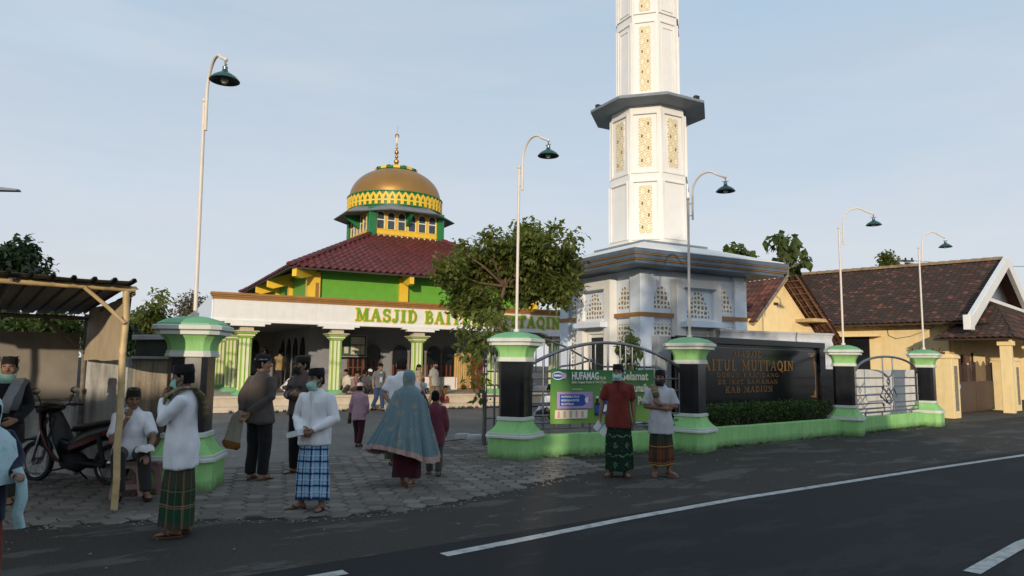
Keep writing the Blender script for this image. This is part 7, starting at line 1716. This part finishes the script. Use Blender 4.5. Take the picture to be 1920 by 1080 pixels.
# --- people at the terrace and on it
far = dict(vox=.016)
P_ = lambda px, v, z=0: (lambda s: V((MO.x + UC*s - US*v, MO.y + US*s + UC*v, z)))(s_at(px, MO, v))
grey = cloth('grey_overshirt', (.12,.12,.125)); jeans = cloth('blue_jeans', (.03,.055,.12)); tan = cloth('tan_shirt', (.33,.27,.21)); dkc = cloth('dark_clothes', (.03,.03,.034))
i12 = person('young man in grey open shirt and blue jeans stepping off the terrace', P_(713, -1.5), 40, 1.64, legs=dict(lk=(.09,-.10,.47), la=(.12,-.10,.075), rk=(-.09,-.02,.47), ra=(-.09,.22,.12), lf=20, rf=0), lean=4, head=(5,18), shirt=grey, sleeve=.5, hem=.80, trousers=jeans, sandal_m=sm[0], skin='skin2', **far)
b = MB(); b.loft([[i12[1]((x, y, z)) for x, y in ((-.05,-.136 + yo),(.05,-.136 + yo))] for z, yo in ((.82,-.005),(1.0,.005),(1.2,.0),(1.36,.03))], 0, False, False, closed=False); child_mesh(b, 'undershirt', cloth('pale_blue_undershirt', (.42,.48,.55)), i12)
i13 = person('woman with dark hair in pale batik blouse standing by the porch column', P_(786, -.9), 60, 1.60, head=(10,10), arms=(((.20,-.06,1.10), (.06,-.20,1.12), (-.6,-.3,.4), (0,.9,0)), HANG_R), shirt=mat('pale_batik_blouse', (.36,.27,.20), .9, var=.5, scale=16), sleeve=.7, hem=.65, sarong=mat('tan_skirt', (.25,.17,.11), .9, var=.3), skin='skin2', long_hair=True, **far)
i14 = person('youth in pale grey shirt, tan trousers and black mask walking along the terrace step', P_(816, -1.3), 62, 1.72, legs=dict(lk=(.09,-.12,.48), la=(.09,-.10,.075), rk=(-.09,.0,.46), ra=(-.09,.22,.12)), head=(0,14), shirt=cloth('stone_grey_shirt', (.30,.29,.26)), sleeve=.45, hem=.80, trousers=cloth('khaki_trousers', (.17,.13,.09)), mask=blackmask, skin='skin2', **far)
SITG = dict(abs=1, lh=(.09,.04,.14), rh=(-.09,.04,.14), lk=(.24,-.26,.30), rk=(-.24,-.26,.30), la=(.10,-.36,.075), ra=(-.10,-.34,.075), lf=-30, rf=30)
lapL = ((.22,-.10,1.10), (.16,-.28,1.0), (-.2,-.9,-.1), (0,0,-1)); lapR = ((-.22,-.10,1.10), (-.16,-.28,1.0), (.2,-.9,-.1), (0,0,-1))
def sitter(label, px, v, yaw, col, H=1.6, z=TZ, **kw): return person(label, P_(px, v, z), yaw, H, legs=SITG, drop=.72, arms=(lapL, lapR), lean=kw.pop('lean', 8), shirt=col, hem=.80, trousers=kw.pop('trousers', dkc), vox=.016, **kw)
sitter('man in cream shirt sitting on the terrace right behind the second column', 655, .3, -30, cloth('cream_shirt', (.50,.45,.37)), skin='skin2')
sitter('man in dark grey jacket sitting with his back to the yard on the terrace', 683, .1, 150, cloth('dark_grey_jacket', (.07,.065,.07)))
sitter('man in white skullcap and pale green shirt sitting on the terrace', 694, .9, 40, cloth('pale_green_shirt', (.36,.42,.36)), cap=('skull', wht))
sitter('man in brown pink shirt sitting low on the terrace beside the dark jacket', 667, -.1, 70, cloth('brown_pink_shirt', (.24,.13,.12)), H=1.5)
sitter('child in orange and red clothes crouching on the terrace step', 829, -.45, 60, mat('orange_red_dress', (.34,.15,.06), .9, var=.6, scale=8), H=1.25, z=.17, trousers=cloth('crimson_cloth', (.25,.03,.04)), lean=24)
sitter('small child in white clothes sitting on the terrace by the third column', 796, -.1, 20, wht, H=1.05, skin='skin2')
sitter('person in white bowing low on the terrace beyond the first column', 537, 2.0, 110, wht2, H=1.6, lean=38)
person('man in dull yellow shirt standing with his back turned inside the dim porch', P_(527, 3.6, TZ), 175, 1.64, shirt=cloth('dull_yellow_shirt', (.30,.22,.11)), sleeve=.4, hem=.82, trousers=dkc, cap=('peci', blackv), **far)
person('man in brown shirt standing in the dim porch behind the grey shirted man', P_(494, 3.2, TZ), 150, 1.66, shirt=cloth('porch_brown_shirt', (.24,.18,.12)), sleeve=.4, hem=.82, trousers=dkc, cap=('peci', blackv), **far)
person('man in white shirt crouching behind the tube fence left of the banner', V((at(1016, 700, 17.5).x, 17.5, .28)), 60, 1.62, legs=SITG, drop=.72, arms=(lapL, lapR), lean=20, shirt=wht, hem=.8, trousers=dkc, vox=.014)
# ------------------------------------------------------------------ UNSEEN HOUSES AND TREE BEHIND THE CAMERA, ADDED AND SHAPED TO CAST SHADE ON THE STREET
def shade_house(name, label, x0, x1, y, h, deep, m, roof=True):
    t = thing(name, label, 'house', V((x0, y, 0))); w_ = x1 - x0
    b = MB(); b.box((0, -deep, 0), (w_, 0, h - (.5 if roof else 0))); b.build('wall', m, t)
    if roof:
        b = MB(); b.add([V(q) for q in ((-.2,.4,h-.55),(w_+.2,.4,h-.55),(w_+.2,-deep*.5,h),(-.2,-deep*.5,h),(-.2,-deep-.4,h-.55),(w_+.2,-deep-.4,h-.55))], [(0,1,2,3),(3,2,5,4),(0,3,4),(1,5,2)]); b.build('roof', M['redroof'], t)
    for i in range(max(1, int(w_/2.2))):
        b = MB(); xx = 1.1 + i*2.2; b.box((xx-.4, 0, .9), (xx+.4, .04, 2.1)); wn = b.build('window', M['dark'], t)
        b = MB(); outline(b, [(xx-.4,.9),(xx+.4,.9),(xx+.4,2.1),(xx-.4,2.1)], Matrix(((1,0,0,0),(0,0,1,0),(0,1,0,0),(0,0,0,1))), .08, .06); b.build('window_frame', M['wood'], wn)
shade_house('house', 'unseen low pale house added across the road to cast shade, leftmost of the row', -20, -5.95, -14, 5.5, 7, M['white'])
shade_house('house', 'unseen tall pale house added across the road to cast shade, left of the narrow gap', -5.9, -2.75, -14, 6.15, 7, M['coping'])
shade_house('house', 'unseen cream house added across the road to cast shade, right of the narrow gap', -1.75, 6.2, -14, 6.6, 7, M['hyellow'])
shade_house('house', 'unseen low grey shop added across the road to cast shade, rightmost of the row', 6.4, 30, -14, 4.7, 7, M['coping'])
tb = V((2.4, -12.2, 0)); rs2 = np.random.default_rng(3)  # unseen tree, placed so its crown shades the minaret base
tree('broadleaf_tree', 'unseen large dense tree added across the road to shade the minaret base', tb, [(0,0,-.1),(.1,0,2),(0,.1,4),(0,0,6.5),(0,0,8)], [(V((rs2.uniform(-1.5,1.5), rs2.uniform(-1,1), 5.2 + 4.6*i/22)), (1.1,1.1,.85)) for i in range(23)], 5200, .34, M['leafB'], M['bark2'], 77, rt=.22, per=16, clump=.4)
SUN_AZ = V((-.10, -.995, 0)); SUN_EL = R(9.0)
# ------------------------------------------------------------------ LIGHT, SKY, CAMERA
w = bpy.data.worlds.new('World'); sc.world = w; w.use_nodes = True
nt = w.node_tree; nt.nodes.clear(); g = G(nt)
sky = g.n('ShaderNodeTexSky', sky_type='NISHITA'); sky.sun_disc = False; sky.sun_elevation = SUN_EL
sky.sun_rotation = math.atan2(SUN_AZ.x, SUN_AZ.y); sky.altitude = 60; sky.air_density = 1.0; sky.dust_density = 2.0; sky.ozone_density = 1.5
tc = g.n('ShaderNodeTexCoord').outputs['Generated']
n1 = g.noise(g.map(tc, (1.2, 1.2, 5.0), (0, R(8), 0)), 2.2, 7, .6)
sep = g.n('ShaderNodeSeparateXYZ'); g.put(sep.inputs[0], tc)
el_ = g.ramp(g.math('ADD', sep.outputs[2], g.math('MULTIPLY', g.math('SUBTRACT', n1, .5), .55)), .0, .55)
veil = g.mix(el_, (5.45, 5.65, 6.1), (3.3, 4.45, 5.6))          # thin high veil: whiter low down, bluer overhead
veil = g.mix(g.math('MULTIPLY', g.ramp(g.noise(g.map(tc, (1.0, 1.6, 7.0), (0, R(6), R(20))), 1.6, 7, .62),   .42, .75), .4), veil, (6.0, 6.0, 6.2))
col = g.mix(g.math('ADD', .80, g.math('MULTIPLY', g.ramp(n1, .35, .75), .18)), sky.outputs[0], veil)
bg = g.n('ShaderNodeBackground'); g.put(bg.inputs[0], col); bg.inputs[1].default_value = .122
out = g.n('ShaderNodeOutputWorld'); nt.links.new(bg.outputs[0], out.inputs[0])
sl = bpy.data.lights.new('sun', 'SUN'); sl.energy = 2.8; sl.angle = R(.6); sl.color = (1.0, .84, .64)
so = bpy.data.objects.new('sun', sl); COL.objects.link(so)
sdir = SUN_AZ.normalized() * math.cos(SUN_EL) + V((0,0,math.sin(SUN_EL)))
so.rotation_euler = sdir.to_track_quat('Z', 'Y').to_euler(); so.location = sdir * 60
cam = bpy.data.cameras.new('camera'); co = bpy.data.objects.new('camera', cam); COL.objects.link(co)
cam.sensor_width = 36; cam.lens = 36 * FPX / 1920; cam.clip_end = 2000; cam.clip_start = .05
co.matrix_world = Matrix(((Rt.x, Up.x, -Fw.x, 0), (Rt.y, Up.y, -Fw.y, 0), (Rt.z, Up.z, -Fw.z, EYE), (0, 0, 0, 1)))
sc.camera = co
sc.view_settings.view_transform = 'Standard'; sc.view_settings.look = 'None'; sc.view_settings.exposure = .18; sc.view_settings.gamma = 1
sc.cycles.use_denoising = True
